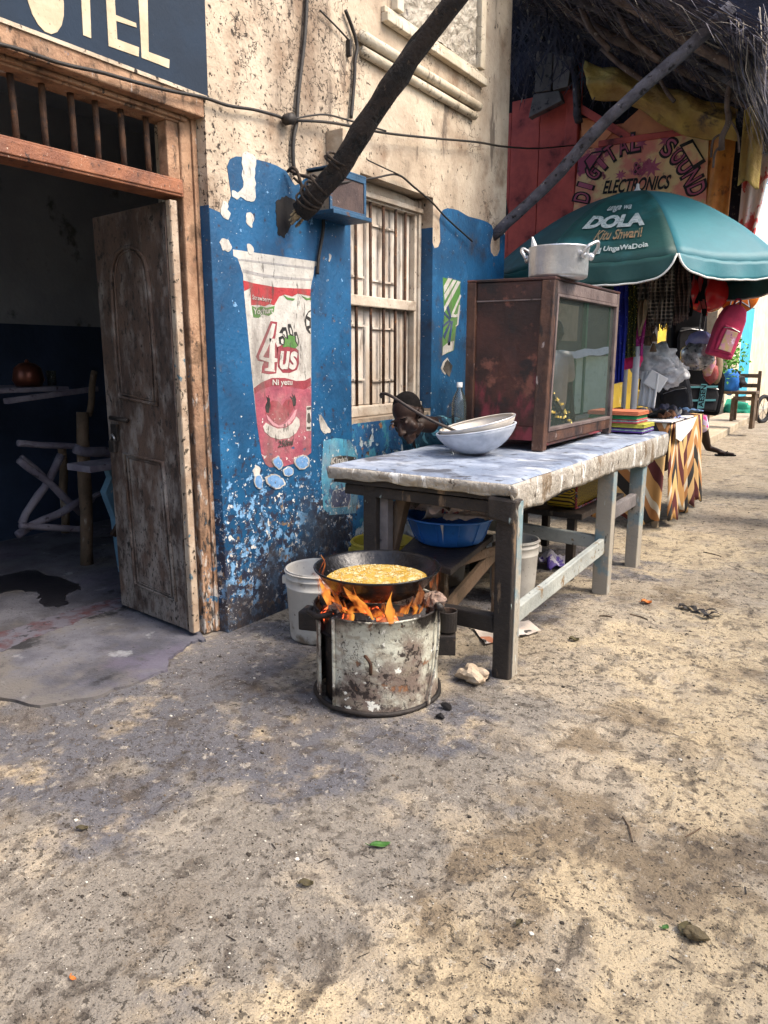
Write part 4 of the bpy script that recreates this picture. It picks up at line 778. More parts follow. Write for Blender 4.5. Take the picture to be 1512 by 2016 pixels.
def upt(k, s, t, off=0):
    """point of gore k: s across 0..1, t from apex 0 to rim 1"""
    a = A0 - k * pi / 4; b = a - pi / 4; r = UR * t
    pa = Vector((cos(a), sin(a))) * r; pb = Vector((cos(b), sin(b))) * r; q = pa.lerp(pb, s)
    z = rz(r) - .10 * t * sin(pi * s) * .35 * t
    mid = (a + b) / 2; n = Vector((cos(mid) * .5, sin(mid) * .5, .87))
    z += t * (.006 * noise.noise(Vector((q.x * 5, q.y * 5, 1))) + .0035 * sin(s * 40 + 6 * noise.noise(Vector((t * 3, k, 0)))) * (t > .5) * (t - .5))
    return Vector((UC.x + q.x, UC.y + q.y, z)) + n * off
for k in range(8):
    m_ = 'teal_lit' if k == 7 else 'teal'
    g = G(); g.grid(12, 16, lambda a, b: upt(k, a, max(.001, b))); g.build('canopy_panel', m_, ub, smooth=True, solid=.003)
    def val(a, b, k=k):
        p = upt(k, a, 1); mid = A0 - (k + .5) * pi / 4; dp = (.125 if k in (7, 6) else .155) * (1 - abs(2 * a - 1) ** 7) ** .8 + .004
        return p + Vector((cos(mid) * .02 * b, sin(mid) * .02 * b, -dp * b)) + Vector((cos(mid), sin(mid), 0)) * (.012 * sin(a * 17) * b)
    g = G(); g.grid(30, 5, val); g.build('valance', m_, ub, smooth=True, solid=.003)
    g = G(); g.tube([val(i / 40, 1) for i in range(41)], .0075, 6); g.build('piping', 'piping', ub, smooth=True)
    a = A0 - k * pi / 4; g = G(); g.tube([UC + Vector((cos(a) * UR * t, sin(a) * UR * t, rz(UR * t) - UC.z - .015)) for t in (.02, .3, .6, .8, 1)], .006, 6); g.build('rib', 'whitepipe', ub)
g = G(); g.tube([(UC.x, UC.y, 0), (UC.x, UC.y, UC.z)], .02, 12); g.build('pole', 'whitepipe', ub, smooth=True)
g = G(); g.lathe(UC, [(.0, .07), (.012, .06), (.015, .03), (.03, .01), (.04, -.01)], 12); g.build('finial', 'whitepipe', ub, smooth=True)
def utext(s, s0, s1, t0, t1, m_, bold=.0, shear=0, tilt=0):
    vs, fs, _ = textmesh(s, bold, shear); g = G()
    g.add([upt(0, lerp(s0, s1, u), t0 + (t1 - t0) * v + tilt * u, .012 - .0 * u) for u, v in vs], fs); g.build('printed_line', m_, ub)
utext('unga wa', .72, .38, .60, .52, 'uwhite', .02, .25)
utext('DOLA', .86, .22, .76, .63, 'uwhite', .06, .1)
utext('Kitu Shwari!', .68, .24, .855, .775, 'uorange', .02, .25)
utext('UngaWaDola', .56, .20, .945, .90, 'uwhite', .03)
g = G(); g.add([upt(0, s, t, .012) for s, t in ((.61, .95), (.578, .95), (.578, .91), (.61, .91))], [(0, 1, 2, 3)]); g.build('printed_line', 'uwhite', ub)
cl = G(); a = upt(7, .5, .5)

# ================================================================ TABLE
tb = thing('wooden_table', 'long rough wooden table with pale plastic covered top and blue grey legs', 'table', (-1.75, 4.2, 0))
M['tlegdark'] = mat('sooty_table_leg', (.035, .028, .024), (.018, .015, .014), 6, .75, .6, 50, [((.16, .11, .07), 12, .60, .68, dict(st=(1, 1, .3))), ((.24, .30, .30), 16, .66, .70, dict(st=(1, 1, .4)))])
M['tlegblue'] = mat('blue_grey_table_leg', (.16, .26, .30), (.22, .25, .25), 4, .75, .5, 50, [((.33, .30, .25), 5, .50, .62, dict(z=(.1, .8, .2))), ((.07, .06, .05), 24, .63, .70, dict(st=(1, 1, .3))), ((.45, .47, .45), 30, .62, .68, dict(st=(1, 1, .3)))])
M['trail'] = mat('worn_table_rail', (.36, .38, .36), (.24, .26, .25), 5, .75, .5, 50, [((.2, .14, .08), 8, .60, .66), ((.04, .035, .03), 28, .63, .69)])
M['ttop'] = mat('table_top_plastic', (.34, .39, .48), (.18, .22, .30), 5, .4, .5, 30,
    [((.50, .54, .60), 6, .54, .66, dict(det=9, st=(.5, 1, 1))), ((.11, .13, .19), 7, .52, .64, dict(det=12, st=(.45, 1, 1), amt=.85)), ((.04, .04, .045), 26, .58, .64, dict(det=12, st=(.5, 1, 1), amt=.8)), ((.05, .05, .06), 4, .56, .66, dict(det=12, amt=.85, ax=[(0, -2.3, -1.7, .04)])), ((.05, .05, .05), 120, .70, .75)], dist=.01)
M['tcloth'] = mat('table_cover_edge', (.44, .41, .36), (.30, .27, .23), 8, .5, .9, 30,
    [((.20, .15, .10), 9, .56, .64, dict(det=9, st=(1, 1, .35))), ((.7, .7, .68), 16, .58, .64, dict(st=(1, 1, .3))), ((.05, .035, .025), 26, .62, .68, dict(st=(1, 1, .4), det=8))], dist=.02)
TX0, TX1, TY0, TY1, TZT = -2.26, -1.275, 2.84, 5.5, .89
g = G(); g.bb((TX0 + .02, TY0 + .02, .80), (TX1 - .02, TY1 - .01, .855)); g.build('top_board', 'tlegdark', tb)
def leg(x, y, m_, h=.80, s=.085, dx=0, dy=0, m2=None, name='leg'):
    g = G(); g.bar((x, y, -.01), (x + dx, y + dy, h), s, s, up=(0, 1, 0), jit=.004); return g.build(name, m_, tb, bevel=.006)
leg(-1.30, 2.885, 'tlegdark'); 
g = G(); g.bb((-1.2585, 2.87, .0), (-1.2535, 2.925, .80), jit=.001); g.build('leg_edge', 'tlegblue', tb)
leg(-2.045, 2.93, 'tlegdark', s=.075); g = G(); g.bar((-1.99, 2.95, -.01), (-1.985, 2.95, .80), .05, .05, up=(0, 1, 0)); g.build('leg', 'blockgrey', tb, bevel=.004)
M['barewood'] = mat('bare_brown_wood', (.15, .10, .065), (.08, .055, .035), 5, .8, .6, 50, [((.28, .24, .2), 15, .6, .7, dict(st=(1, 1, .3))), ((.02, .018, .015), 22, .60, .68, dict(st=(1, 1, .4)))])
g = G(); g.bar((-2.019,3.02,0.3728), (-1.914,3.02,0.7732), .06, .06, up=(0, 1, 0), jit=.003); g.build('leg_brace', 'barewood', tb, bevel=.006)
leg(-1.325, 4.33, 'tlegblue', s=.09); leg(-1.335, 5.02, 'tlegblue', s=.085); leg(-2.17, 4.33, 'tlegdark'); leg(-2.17, 5.02, 'tlegdark')
g = G(); g.bar((-1.30, 2.93, .25), (-1.325, 4.285, .30), .035, .085, jit=.004); g.build('side_rail', 'trail', tb, bevel=.006)
g = G(); g.bar((-1.345, 2.885, .235), (-2.01, 2.93, .21), .06, .075, jit=.004); g.build('end_rail', 'tlegdark', tb, bevel=.006)
g = G(); g.bar((-2.15, 4.33, .33), (-1.37, 4.33, .31), .04, .08, jit=.003); g.build('cross_rail', 'trail', tb, bevel=.006)
g = G(); g.bar((-1.345, 4.375, .46), (-1.345, 4.98, .47), .035, .085, jit=.003); g.build('side_rail', 'blockgrey', tb, bevel=.006)
g = G(); g.bar((-1.30, 2.88, .765), (-2.2, 2.91, .765), .03, .055, jit=.004); g.build('apron', 'tlegdark', tb, bevel=.004)
g = G(); g.box((-1.315, 2.88, .765), (.13, .12, .10), jit=.012); g.build('corner_block', 'tlegdark', tb, bevel=.012)
g = G(); g.bar((-1.31, 2.9, .76), (-1.35, 5.4, .78), .03, .07, jit=.004); g.build('apron', 'tlegdark', tb, bevel=.004)
# wrinkled cover: top sheet plus rolled edge hanging on the two seen sides
tc = thing('table_cover', 'wrinkled whitish plastic cover stretched over the long table', 'table cover', (-1.75, 4.2, .89))
def topf(a, b):
    x = lerp(TX0, TX1, a); y = lerp(TY0, TY1, b); e = min(a, 1 - a) * 1.0; f = min(b, 1 - b) * 2.7
    z = TZT + .006 * noise.noise(Vector((x * 4, y * 3, 0))) + .003 * noise.noise(Vector((x * 16, y * 5, 2)))
    ed = min(1, e / .02) * min(1, f / .02); return (x + .006 * noise.noise(Vector((y * 7, 0, 3))) * (a > .9), y + .008 * noise.noise(Vector((x * 8, 1, 3))) * (b < .05), z - .012 * (1 - ed))
g = G(); g.grid(70, 150, topf); g.build('top_sheet', 'ttop', tc, smooth=True)
def edge_long(a, b):      # long side facing the street
    y = lerp(TY0, TY1, a); d = .125 + .025 * noise.noise(Vector((y * 3, 0, 7))) + (.05 * max(0, sin((y - 4.5) * 3)) if y > 4.5 else 0)
    x = TX1 + .006 * noise.noise(Vector((y * 7, 0, 3))) + .014 * sin(min(1, b * 2) * pi / 2) + .012 * noise.noise(Vector((y * 14, b * 2, 5))) * b - .015 * b
    return (x, y, TZT - .012 - d * b)
g = G(); g.grid(220, 8, edge_long); g.build('side_flap', 'tcloth', tc, smooth=True, solid=.003)
def edge_short(a, b):
    x = lerp(TX1, TX0, a); d = .055 + .018 * noise.noise(Vector((x * 6, 0, 1)))
    y = TY0 + .008 * noise.noise(Vector((x * 8, 1, 3))) - .016 * sin(min(1, b * 2.2) * pi / 2) + .010 * noise.noise(Vector((x * 19, b * 2, 5))) * b + .02 * b
    return (x, y, TZT - .012 - d * b)
g = G(); g.grid(90, 8, edge_short); g.build('end_flap', 'tcloth', tc, smooth=True, solid=.003)
g = G(); g.grid(10, 8, lambda a, b: (TX1 + .02 * cos(a * pi / 2) + .01 * sin(b * 9), TY0 - .018 * sin(a * pi / 2) + .01 * b, TZT - .012 - (.15 - .1 * a) * b)); g.build('corner_fold', 'tcloth', tc, smooth=True, solid=.003)

# ================================================================ DISPLAY CABINET
cb = thing('display_cabinet', 'dark wooden food cabinet with glass front standing on the table', 'cabinet', (-1.8, 4.5, .89))
M['cabwood'] = mat('cabinet_dark_red_wood', (.062, .021, .015), (.024, .010, .008), 4, .5, .4, 40, [((.17, .06, .04), 7, .56, .68, dict(det=8)), ((.016, .010, .010), 6, .56, .66, dict(det=9)), ((.4, .36, .34), 70, .72, .76), ((.20, .03, .04), 3, .60, .7, dict(z=(.9, 1.35, .12), st=(1, 1, .5)))])
M['cabpost'] = mat('cabinet_post_wood', (.10, .045, .026), (.04, .019, .014), 6, .55, .5, 40, [((.02, .012, .010), 12, .55, .64, dict(st=(1, 1, .3), det=8)), ((.30, .24, .22), 30, .64, .7, dict(st=(1, 1, .3)))])
M['cabgrey'] = mat('cabinet_greyed_wood', (.16, .12, .11), (.085, .06, .055), 6, .6, .5, 40, [((.04, .03, .03), 22, .6, .68, dict(st=(1, 1, .4)))])
gm = bpy.data.materials.new('window_glass'); gm.use_nodes = True; t_ = gm.node_tree; t_.nodes.clear()
o_ = t_.nodes.new('ShaderNodeOutputMaterial'); tr_ = t_.nodes.new('ShaderNodeBsdfTransparent'); gl = t_.nodes.new('ShaderNodeBsdfGlossy'); mx = t_.nodes.new('ShaderNodeMixShader'); fr = t_.nodes.new('ShaderNodeFresnel'); fr.inputs[0].default_value = 5.5
gl.inputs['Roughness'].default_value = .0; tr_.inputs[0].default_value = (.82, .9, .86, 1)
t_.links.new(fr.outputs[0], mx.inputs[0]); t_.links.new(tr_.outputs[0], mx.inputs[1]); t_.links.new(gl.outputs[0], mx.inputs[2]); df_ = t_.nodes.new('ShaderNodeBsdfDiffuse'); df_.inputs[0].default_value = (.50, .62, .55, 1); m2 = t_.nodes.new('ShaderNodeMixShader'); m2.inputs[0].default_value = .05; t_.links.new(mx.outputs[0], m2.inputs[1]); t_.links.new(df_.outputs[0], m2.inputs[2]); t_.links.new(m2.outputs[0], o_.inputs[0]); M['glass'] = gm  # reflected street haze put into the pane as a pale green diffuse share
CX0, CX1, CY0, CY1, CZ0, CZ1 = -2.06, -1.562, 3.88, 5.11, .893, 1.82
def cbox(a, b, m_, name, bev=.006, jit=.001):
    g = G(); g.bb(a, b, jit=jit); g.v = [(x, y + .07 * (z - CZ0) / .93 * (x - CX0) / .5 * (1 - (y - CY0) / 1.23), z) for x, y, z in g.v]; return g.build(name, m_, cb, bevel=bev)
cbox((CX1 - .07, CY0, CZ0), (CX1, CY0 + .055, CZ1), 'cabpost', 'post'); cbox((CX0, CY0, CZ0), (CX0 + .055, CY0 + .05, CZ1), 'cabpost', 'post')
cbox((CX1 - .06, CY1 - .05, CZ0), (CX1, CY1, CZ1), 'cabgrey', 'post'); cbox((CX0, CY1 - .05, CZ0), (CX0 + .05, CY1, CZ1), 'cabpost', 'post')
cbox((CX0 + .055, CY0 + .008, CZ1 - .10), (CX1 - .07, CY0 + .04, CZ1 - .001), 'cabwood', 'end_rail'); cbox((CX0 + .055, CY0 + .008, CZ0 + .055), (CX1 - .07, CY0 + .04, CZ0 + .13), 'cabwood', 'end_rail')
cbox((CX0 + .055, CY0 + .018, CZ0 + .13), (CX1 - .07, CY0 + .032, CZ1 - .10), 'cabwood', 'end_panel', .001)
cbox((CX0 + .055, CY0 + .010, CZ1 - .106), (CX1 - .07, CY0 + .018, CZ1 - .098), 'cabgrey', 'panel_bead', .001)
cbox((CX1 - .045, CY0 + .055, CZ1 - .07), (CX1, CY1 - .05, CZ1 - .001), 'cabgrey', 'front_rail'); cbox((CX1 - .045, CY0 + .055, CZ0 + .04), (CX1, CY1 - .05, CZ0 + .105), 'cabpost', 'front_rail')
cbox((CX1 - .03, CY0 + .055, CZ0 + .105), (CX1 + .006, CY1 - .05, CZ0 + .122), 'cabgrey', 'front_bead', .002); cbox((CX1 - .03, CY0 + .055, CZ0 + .028), (CX1 + .004, CY1 - .22, CZ0 + .04), 'cabwood', 'front_bead', .002)
cbox((CX1 - .03, CY0 + .055, CZ1 - .085), (CX1 + .005, CY1 - .05, CZ1 - .07), 'cabgrey', 'front_bead', .002)
cbox((CX1 - .03, CY0 + .055, CZ0 + .122), (CX1 + .005, CY0 + .075, CZ1 - .085), 'cabgrey', 'front_bead', .002)
cbox((CX1 - .024, CY0 + .06, CZ0 + .10), (CX1 - .020, CY1 - .05, CZ1 - .07), 'glass', 'glass_pane', 0, 0)
cbox((CX0 + .05, CY1 - .03, CZ0 + .05), (CX1 - .06, CY1 - .015, CZ1 - .01), 'cabwood', 'end_panel', 0)
cbox((CX0 + .02, CY0 + .04, CZ0 + .05), (CX1 - .045, CY1 - .03, CZ0 + .075), 'cabwood', 'bottom_board', 0); cbox((CX0, CY0, CZ1), (CX1 + .004, CY1, CZ1 + .015), 'cabwood', 'top_board', .004)
M['chips'] = mat('fried_potato_chips', (.72, .55, .16), (.60, .40, .08), 14, .5, .4, 50, sheen=0)
g = G(); rr = random.Random(3)
for i in range(900):
    a = rr.random() ** 1.2; x = rr.uniform(-1.90, -1.60); y = 4.0 + a * .42; h = .20 * math.exp(-((x + 1.62) / .20) ** 2 - ((y - 4.08) / .20) ** 2) + .03
    z = CZ0 + .083 + h * rr.random() ** .4; d = Vector((rr.gauss(0, 1), rr.gauss(0, 1), rr.gauss(0, .5))).normalized() * rr.uniform(.02, .04)
    g.bar(Vector((x, y, z)) - d, Vector((x, y, z)) + d, .011, .011, jit=.001)
g.grid(14, 14, lambda a, b: (-1.93 + .34 * a, 3.97 + .52 * b, CZ0 + .08 + .17 * math.exp(-((-1.93 + .34 * a + 1.62) / .20) ** 2 - ((3.97 + .52 * b - 4.08) / .20) ** 2)))
g.build('fried_chips', 'chips', kind='stuff', label='pile of yellow fried chips behind the cabinet glass', cat='food')

# ================================================================ POT, BOWLS, BOTTLE
M['alu'] = mat('dull_aluminium', (.62, .62, .62), (.48, .49, .51), 12, .36, .25, 70, [((.08, .08, .09), 40, .70, .75), ((.78, .78, .78), 6, .55, .65)], metal=.75)
M['enamel'] = mat('chipped_enamel', (.46, .49, .55), (.34, .37, .43), 12, .35, .3, 30, [((.2, .23, .28), 10, .60, .66, dict(det=8)), ((.03, .03, .04), 60, .72, .75), ((.7, .72, .75), 20, .64, .7)])
M['enamel2'] = mat('pale_enamel_inside', (.58, .53, .46), (.46, .42, .38), 6, .35, .2, 40, [((.25, .2, .15), 10, .62, .7)])
pt = thing('cooking_pot', 'dented aluminium cooking pot with two loop handles on top of the cabinet', 'pot', (-1.74, 4.3, 1.84))
PC = Vector((-1.625, 4.148, 1.838))
g = G(); g.lathe(PC, [(0, .001), (.150, .001), (.161, .008), (.164, .02), (.166, .155), (.1685, .160), (.170, .166), (.168, .170), (.162, .166), (.161, .155), (.158, .02), (0, .012)], 64, wob=.01); g.build('pot_body', 'alu', pt, smooth=True)
RV = Vector((.828, .561, 0))     # towards the right of the street view
FV = Vector((-.561, .828, 0))
for s in (-1, 1):
    dirv = (RV * .80 * s + FV * (-.60 if s > 0 else .60)).normalized(); sd_ = dirv.cross(Vector((0, 0, 1)))
    base = PC + Vector((0, 0, .115)); p = []
    for t in (-1, -.95, -.7, 0, .7, .95, 1):
        ext_ = .165 + (.0 if abs(t) == 1 else .026 + .030 * (1 - t * t)); p.append(base + dirv * ext_ + sd_ * (.068 * t) + Vector((0, 0, 0 if abs(t) == 1 else .034 + .034 * (1 - t * t))))
    g = G(); g.tube(curve(p, 5), .0095, 10); h = g.build('handle', 'alu', pt, smooth=True)
    g = G()
    for t in (-1, 1): g.ico(base + dirv * .167 + sd_ * .055 * t, .017, 2, sq=(1, 1, 1.3))
    g.build('rivet_plate', 'alu', h, smooth=True)
g = G(); a = (-1.784,4.12,1.97); b = (-1.742,4.12,1.981); c = (-1.78,4.12,2.077)
g.add([a, b, c, Vector(a) + Vector((.01, .03, 0)), Vector(b) + Vector((.01, .03, 0)), Vector(c) + Vector((.004, .015, 0))], [(0, 1, 2), (5, 4, 3), (0, 3, 4, 1), (1, 4, 5, 2), (2, 5, 3, 0)])
M['paper'] = mat('paper_white', (.62, .62, .60), (.5, .5, .5), 8, .8, .2, 30)
g.build('paper_cone', 'paper', label='pointed white paper sticking out of the cooking pot', cat='paper')
BC = Vector((-1.80, 3.575, .896))
def bowl(name, label, c, r, h, tilt, m_, m2, off=0):
    t = thing(name, label, 'bowl', c, group=None)
    mt = Matrix.Rotation(tilt, 3, FV)
    pr = []
    for i in range(15): a = i / 14 * 1.22; pr.append((r * 1.125 * sin(a), h * (1 - cos(a)) / (1 - cos(1.22))))
    pr += [(r * 1.04, h + .004), (r * 1.035, h + .008), (r * .985, h + .003)] + [(q[0] * .985, q[1] + .005) for q in pr[::-1]]
    g = G(); g.lathe(c, pr, 64, wob=.012, mtx=mt); g.build('bowl_shell', m_, t, smooth=True)
    g = G(); g.tube([Vector(c) + mt @ Vector((r * 1.045 * cos(a), r * 1.045 * sin(a), h + .004)) for a in [2 * pi * i / 64 for i in range(64)]], .0045, 6, closed=True); g.build('rim', m2, t, smooth=True); return t
bowl('metal_bowl', 'grey white chipped enamel bowl, the lower of two nested bowls on the table', BC, .205, .135, R(-9), 'enamel', 'enamel')
bowl('metal_bowl', 'cream enamel bowl nested inside the lower one and tipped to the right', BC + Vector((.012, .004, .042)), .196, .125, R(-13), 'enamel2', 'alu')
# long ladle resting in the bowls
ld = thing('ladle', 'long brown ladle handle with hooked tip leaning over the bowls past the man', 'ladle', BC)
g = G(); g.tube(curve([(-2.332,3.42,1.187), (-2.339,3.42,1.204), (-2.315,3.42,1.21), (-2.264,3.42,1.195), (-2.157,3.45,1.13), (-2.057,3.5,1.068), (-1.93,3.56,1.009)], 5), .009, 8); g.build('handle', 'ladle', ld, smooth=True)
# clear plastic bottle
bt = thing('plastic_bottle', 'clear plastic water bottle with white cap between bowls and cabinet', 'bottle', (-2.1, 3.9, .89))
bc = Vector((-2.05, 3.80, .892)); M['pet'] = gm.copy(); M['pet'].name = 'clear_plastic'; M['pet'].node_tree.nodes['Fresnel'].inputs[0].default_value = 1.7
for n_ in M['pet'].node_tree.nodes:
    if n_.type == 'BSDF_GLOSSY': n_.inputs['Roughness'].default_value = .12; n_.inputs[0].default_value = (.75, .77, .8, 1)
    if n_.type == 'BSDF_TRANSPARENT': n_.inputs[0].default_value = (.70, .73, .76, 1)
g = G(); g.lathe(bc, [(0, 0), (.038, 0), (.043, .01), (.041, .03), (.043, .05), (.041, .07), (.043, .09), (.040, .13), (.043, .17), (.043, .25), (.036, .29), (.016, .33), (.014, .35)], 28, wob=.08); g.build('bottle_body', 'pet', bt, smooth=True)
g = G(); g.lathe(bc, [(0, .375), (.016, .375), (.017, .35), (.017, .347)], 20); g.build('cap', 'paper', bt, smooth=True)
g = G(); g.grid(16, 16, lambda a, b: (bc.x + .07 * (a - .5) + .02, bc.y - .06 + .04 * noise.noise(Vector((a * 4, b * 4, 0))), .895 + .075 * b * (1 - .5 * abs(a - .5)) + .015 * noise.noise(Vector((a * 6, b * 6, 2)))))
g.build('crumpled_bag', 'pet', label='small crumpled clear bag at the foot of the plastic bottle', cat='plastic bag')

# ================================================================ THE SELLER
M['skin'] = mat('dark_skin', (.026, .012, .008), (.016, .008, .0055), 8, .55, .12, 120, [((.05, .026, .018), 6, .56, .7, dict(amt=.6))], spec=.25)
M['hair'] = mat('cropped_hair', (.005, .0045, .0045), (.008, .007, .007), 60, 1.0, .3, 300, spec=.1)
M['shirt'] = mat('blue_patterned_shirt', (.035, .12, .16), (.015, .05, .085), 14, .8, .3, 30, [((.16, .42, .48), 17, .60, .63, dict(det=1)), ((.008, .012, .02), 13, .58, .62, dict(det=2))])
M['trouser'] = mat('pale_trousers', (.30, .29, .29), (.2, .2, .21), 6, .85, .4, 15)
man = thing('person', 'shaven headed man in blue patterned shirt sitting bowed behind the table', 'person', (-2.45, 4.3, 0))
HC = Vector((-2.262, 3.575, 1.085))            # centre of the skull
# head frame: hd = towards crown, hf = towards face (out of the brow), hs = side
hf = Vector((.02, -.83, -.48)).normalized(); hd = Vector((-.20, -.50, .78)); hd = (hd - hf * hd.dot(hf)).normalized(); hsd = hd.cross(hf)
HM = Matrix((hsd, hf, hd)).transposed()
def hp_(x, y, z): return HC + HM @ Vector((x, y, z)) * 1.12
neck0 = hp_(0, -.045, -.085); neck1 = Vector((-2.205, 3.83, 1.01))
head = [('e', hp_(0, -.015, .025), (.077, .096, .088), HM), ('e', hp_(0, .045, -.02), (.060, .052, .072), HM), ('e', hp_(0, .052, -.085), (.042, .040, .038), HM),
        ('c', hp_(0, .093, -.005), .012, hp_(0, .113, -.042), .017), ('e', hp_(-.015, .100, -.046), (.011, .012, .009), HM), ('e', hp_(.015, .100, -.046), (.011, .012, .009), HM),
        ('e', hp_(0, .088, -.072), (.026, .014, .008), HM), ('e', hp_(0, .086, -.086), (.023, .014, .009), HM), ('e', hp_(0, .078, -.108), (.022, .020, .018), HM),
        ('e', hp_(-.032, .080, .020), (.030, .010, .007), HM), ('e', hp_(.032, .080, .020), (.030, .010, .007), HM), ('e', hp_(-.032, .080, -.002), (.018, .012, .010), HM), ('e', hp_(.032, .080, -.002), (.018, .012, .010), HM),
        ('e', hp_(-.046, .052, -.040), (.024, .026, .030), HM), ('e', hp_(.046, .052, -.040), (.024, .026, .030), HM),
        ('e', hp_(-.078, -.010, -.012), (.010, .020, .032), HM), ('e', hp_(.078, -.010, -.012), (.010, .020, .032), HM),
        ('c', hp_(-.05, .01, -.07), .026, hp_(0, .06, -.105), .022), ('c', hp_(.05, .01, -.07), .026, hp_(0, .06, -.105), .022),
        ('c', neck0, .050, neck1, .050), ('e', hp_(0, .030, -.042), (.060, .060, .070), HM), ('e', hp_(0, .018, -.078), (.055, .056, .044), HM),
        ('c', neck1 + Vector((-.02, .06, -.03)), .06, (-2.38, 4.02, .88), .10), ('c', (-2.38, 4.02, .88), .115, (-2.45, 4.45, .42), .13),
        ('c', (-2.17, 4.0, .94), .045, (-2.33, 4.08, .62), .043), ('c', (-2.33, 4.08, .62), .042, (-2.33, 3.9, .50), .030),
        ('c', (-2.52, 4.05, .92), .052, (-2.60, 4.15, .60), .043), ('c', (-2.60, 4.15, .60), .042, (-2.52, 3.92, .50), .030),
        ('c', (-2.35, 4.45, .40), .085, (-2.30, 4.05, .44), .062), ('c', (-2.30, 4.05, .44), .058, (-2.30, 4.02, .08), .036), ('c', (-2.30, 4.02, .06), .035, (-2.30, 3.88, .035), .028),
        ('c', (-2.55, 4.45, .40), .085, (-2.56, 4.05, .44), .062), ('c', (-2.56, 4.05, .44), .058, (-2.56, 4.02, .08), .036), ('c', (-2.56, 4.02, .06), .035, (-2.56, 3.88, .035), .028)]
for hx, hy in ((-2.33, 3.9), (-2.52, 3.92)):
    s_ = 1 if hx < -2.4 else -1
    head.append(('e', (hx + .0, hy - .045, .495), (.04, .048, .016)))
    for k in range(4): head += [('c', (hx - .03 + .02 * k, hy - .08, .495), .0095, (hx - .034 + .022 * k, hy - .125, .488), .0085), ('c', (hx - .034 + .022 * k, hy - .125, .488), .0085, (hx - .03 + .02 * k, hy - .145 - .008 * (k in (1, 2)), .468), .0075)]
    head.append(('c', (hx + .035 * s_, hy - .03, .49), .011, (hx + .055 * s_, hy - .085, .48), .009))
body('body', head, 'skin', man, .0055, 6)
body('hair', [('e', hp_(0, -.026, .036), (.0785, .092, .0845), HM), ('e', hp_(0, -.06, -.02), (.062, .055, .05), HM)], 'hair', man, .007, 3)
body('beard', [('e', hp_(0, .034, -.088), (.049, .049, .038), HM), ('e', hp_(.03, .015, -.07), (.030, .035, .040), HM), ('e', hp_(-.03, .015, -.07), (.030, .035, .040), HM)], 'hair', man, .006, 3)
g = G()
for s in (1,):
    g.tube([hp_(s * .031 + dx, .086 - abs(dx) * .45, -.003 - .004 * (1 - (dx / .018) ** 2)) for dx in [q_ * (1 if s > 0 else .6) for q_ in (-.018, -.009, 0, .009, .018)]], .0022, 6)
    g.tube([hp_(s * .031 + dx, .086 - abs(dx) * .5, .022 + .004 * (1 - (dx / .026) ** 2)) for dx in [q_ * (1 if s > 0 else .55) for q_ in (-.026, -.012, 0, .012, .024)]], .0035, 6)
g.build('brow_and_lashes', 'hair', man, smooth=True)
body('shirt', [('c', neck1 + Vector((.0, -.005, -.012)), .072, neck1 + Vector((-.01, .05, -.03)), .09), ('c', neck1 + Vector((-.01, .05, -.03)), .09, (-2.33, 4.02, .89), .14), ('c', (-2.33, 4.02, .89), .125, (-2.38, 4.05, .86), .135), ('c', (-2.38, 4.05, .86), .135, (-2.45, 4.46, .42), .155), ('c', (-2.16, 3.99, .955), .085, (-2.29, 4.06, .72), .062), ('c', (-2.52, 4.05, .925), .075, (-2.55, 4.12, .72), .066), ('c', (-2.15, 3.98, .965), .092, (-2.50, 4.02, .94), .092)], 'shirt', man, .009, 4)
body('trousers', [('c', (-2.35, 4.46, .40), .105, (-2.30, 4.05, .44), .078), ('c', (-2.30, 4.05, .44), .074, (-2.30, 4.03, .16), .055), ('c', (-2.55, 4.46, .40), .105, (-2.56, 4.05, .44), .078), ('c', (-2.56, 4.05, .44), .074, (-2.56, 4.03, .16), .055), ('c', (-2.35, 4.48, .42), .12, (-2.55, 4.48, .42), .12)], 'trouser', man, .010, 4)
sl_ = thing('low_stool', 'low wooden stool under the seated man', 'stool', (-2.45, 4.5, 0))
g = G(); g.box((-2.45, 4.5, .275), (.34, .30, .035), jit=.003); g.build('seat', 'barewood', sl_, bevel=.004)
for a in (-1, 1):
    for b in (-1, 1): g = G(); g.bar((-2.45 + a * .14, 4.5 + b * .12, 0), (-2.45 + a * .12, 4.5 + b * .10, .26), .035, .035); g.build('leg', 'barewood', sl_)

# ================================================================ BELOW THE TABLE
M['dkwood'] = mat('greasy_dark_plank', (.045, .033, .028), (.02, .016, .015), 5, .55, .5, 40, [((.12, .09, .07), 14, .60, .68, dict(st=(1, 1, .4)))])
bn = thing('low_bench', 'low dark plank bench with diagonal brace under the table', 'bench', (-1.95, 3.35, 0))
ba, bb_ = Vector((-1.589,2.982,0.43)), Vector((-1.634,3.685,0.43))
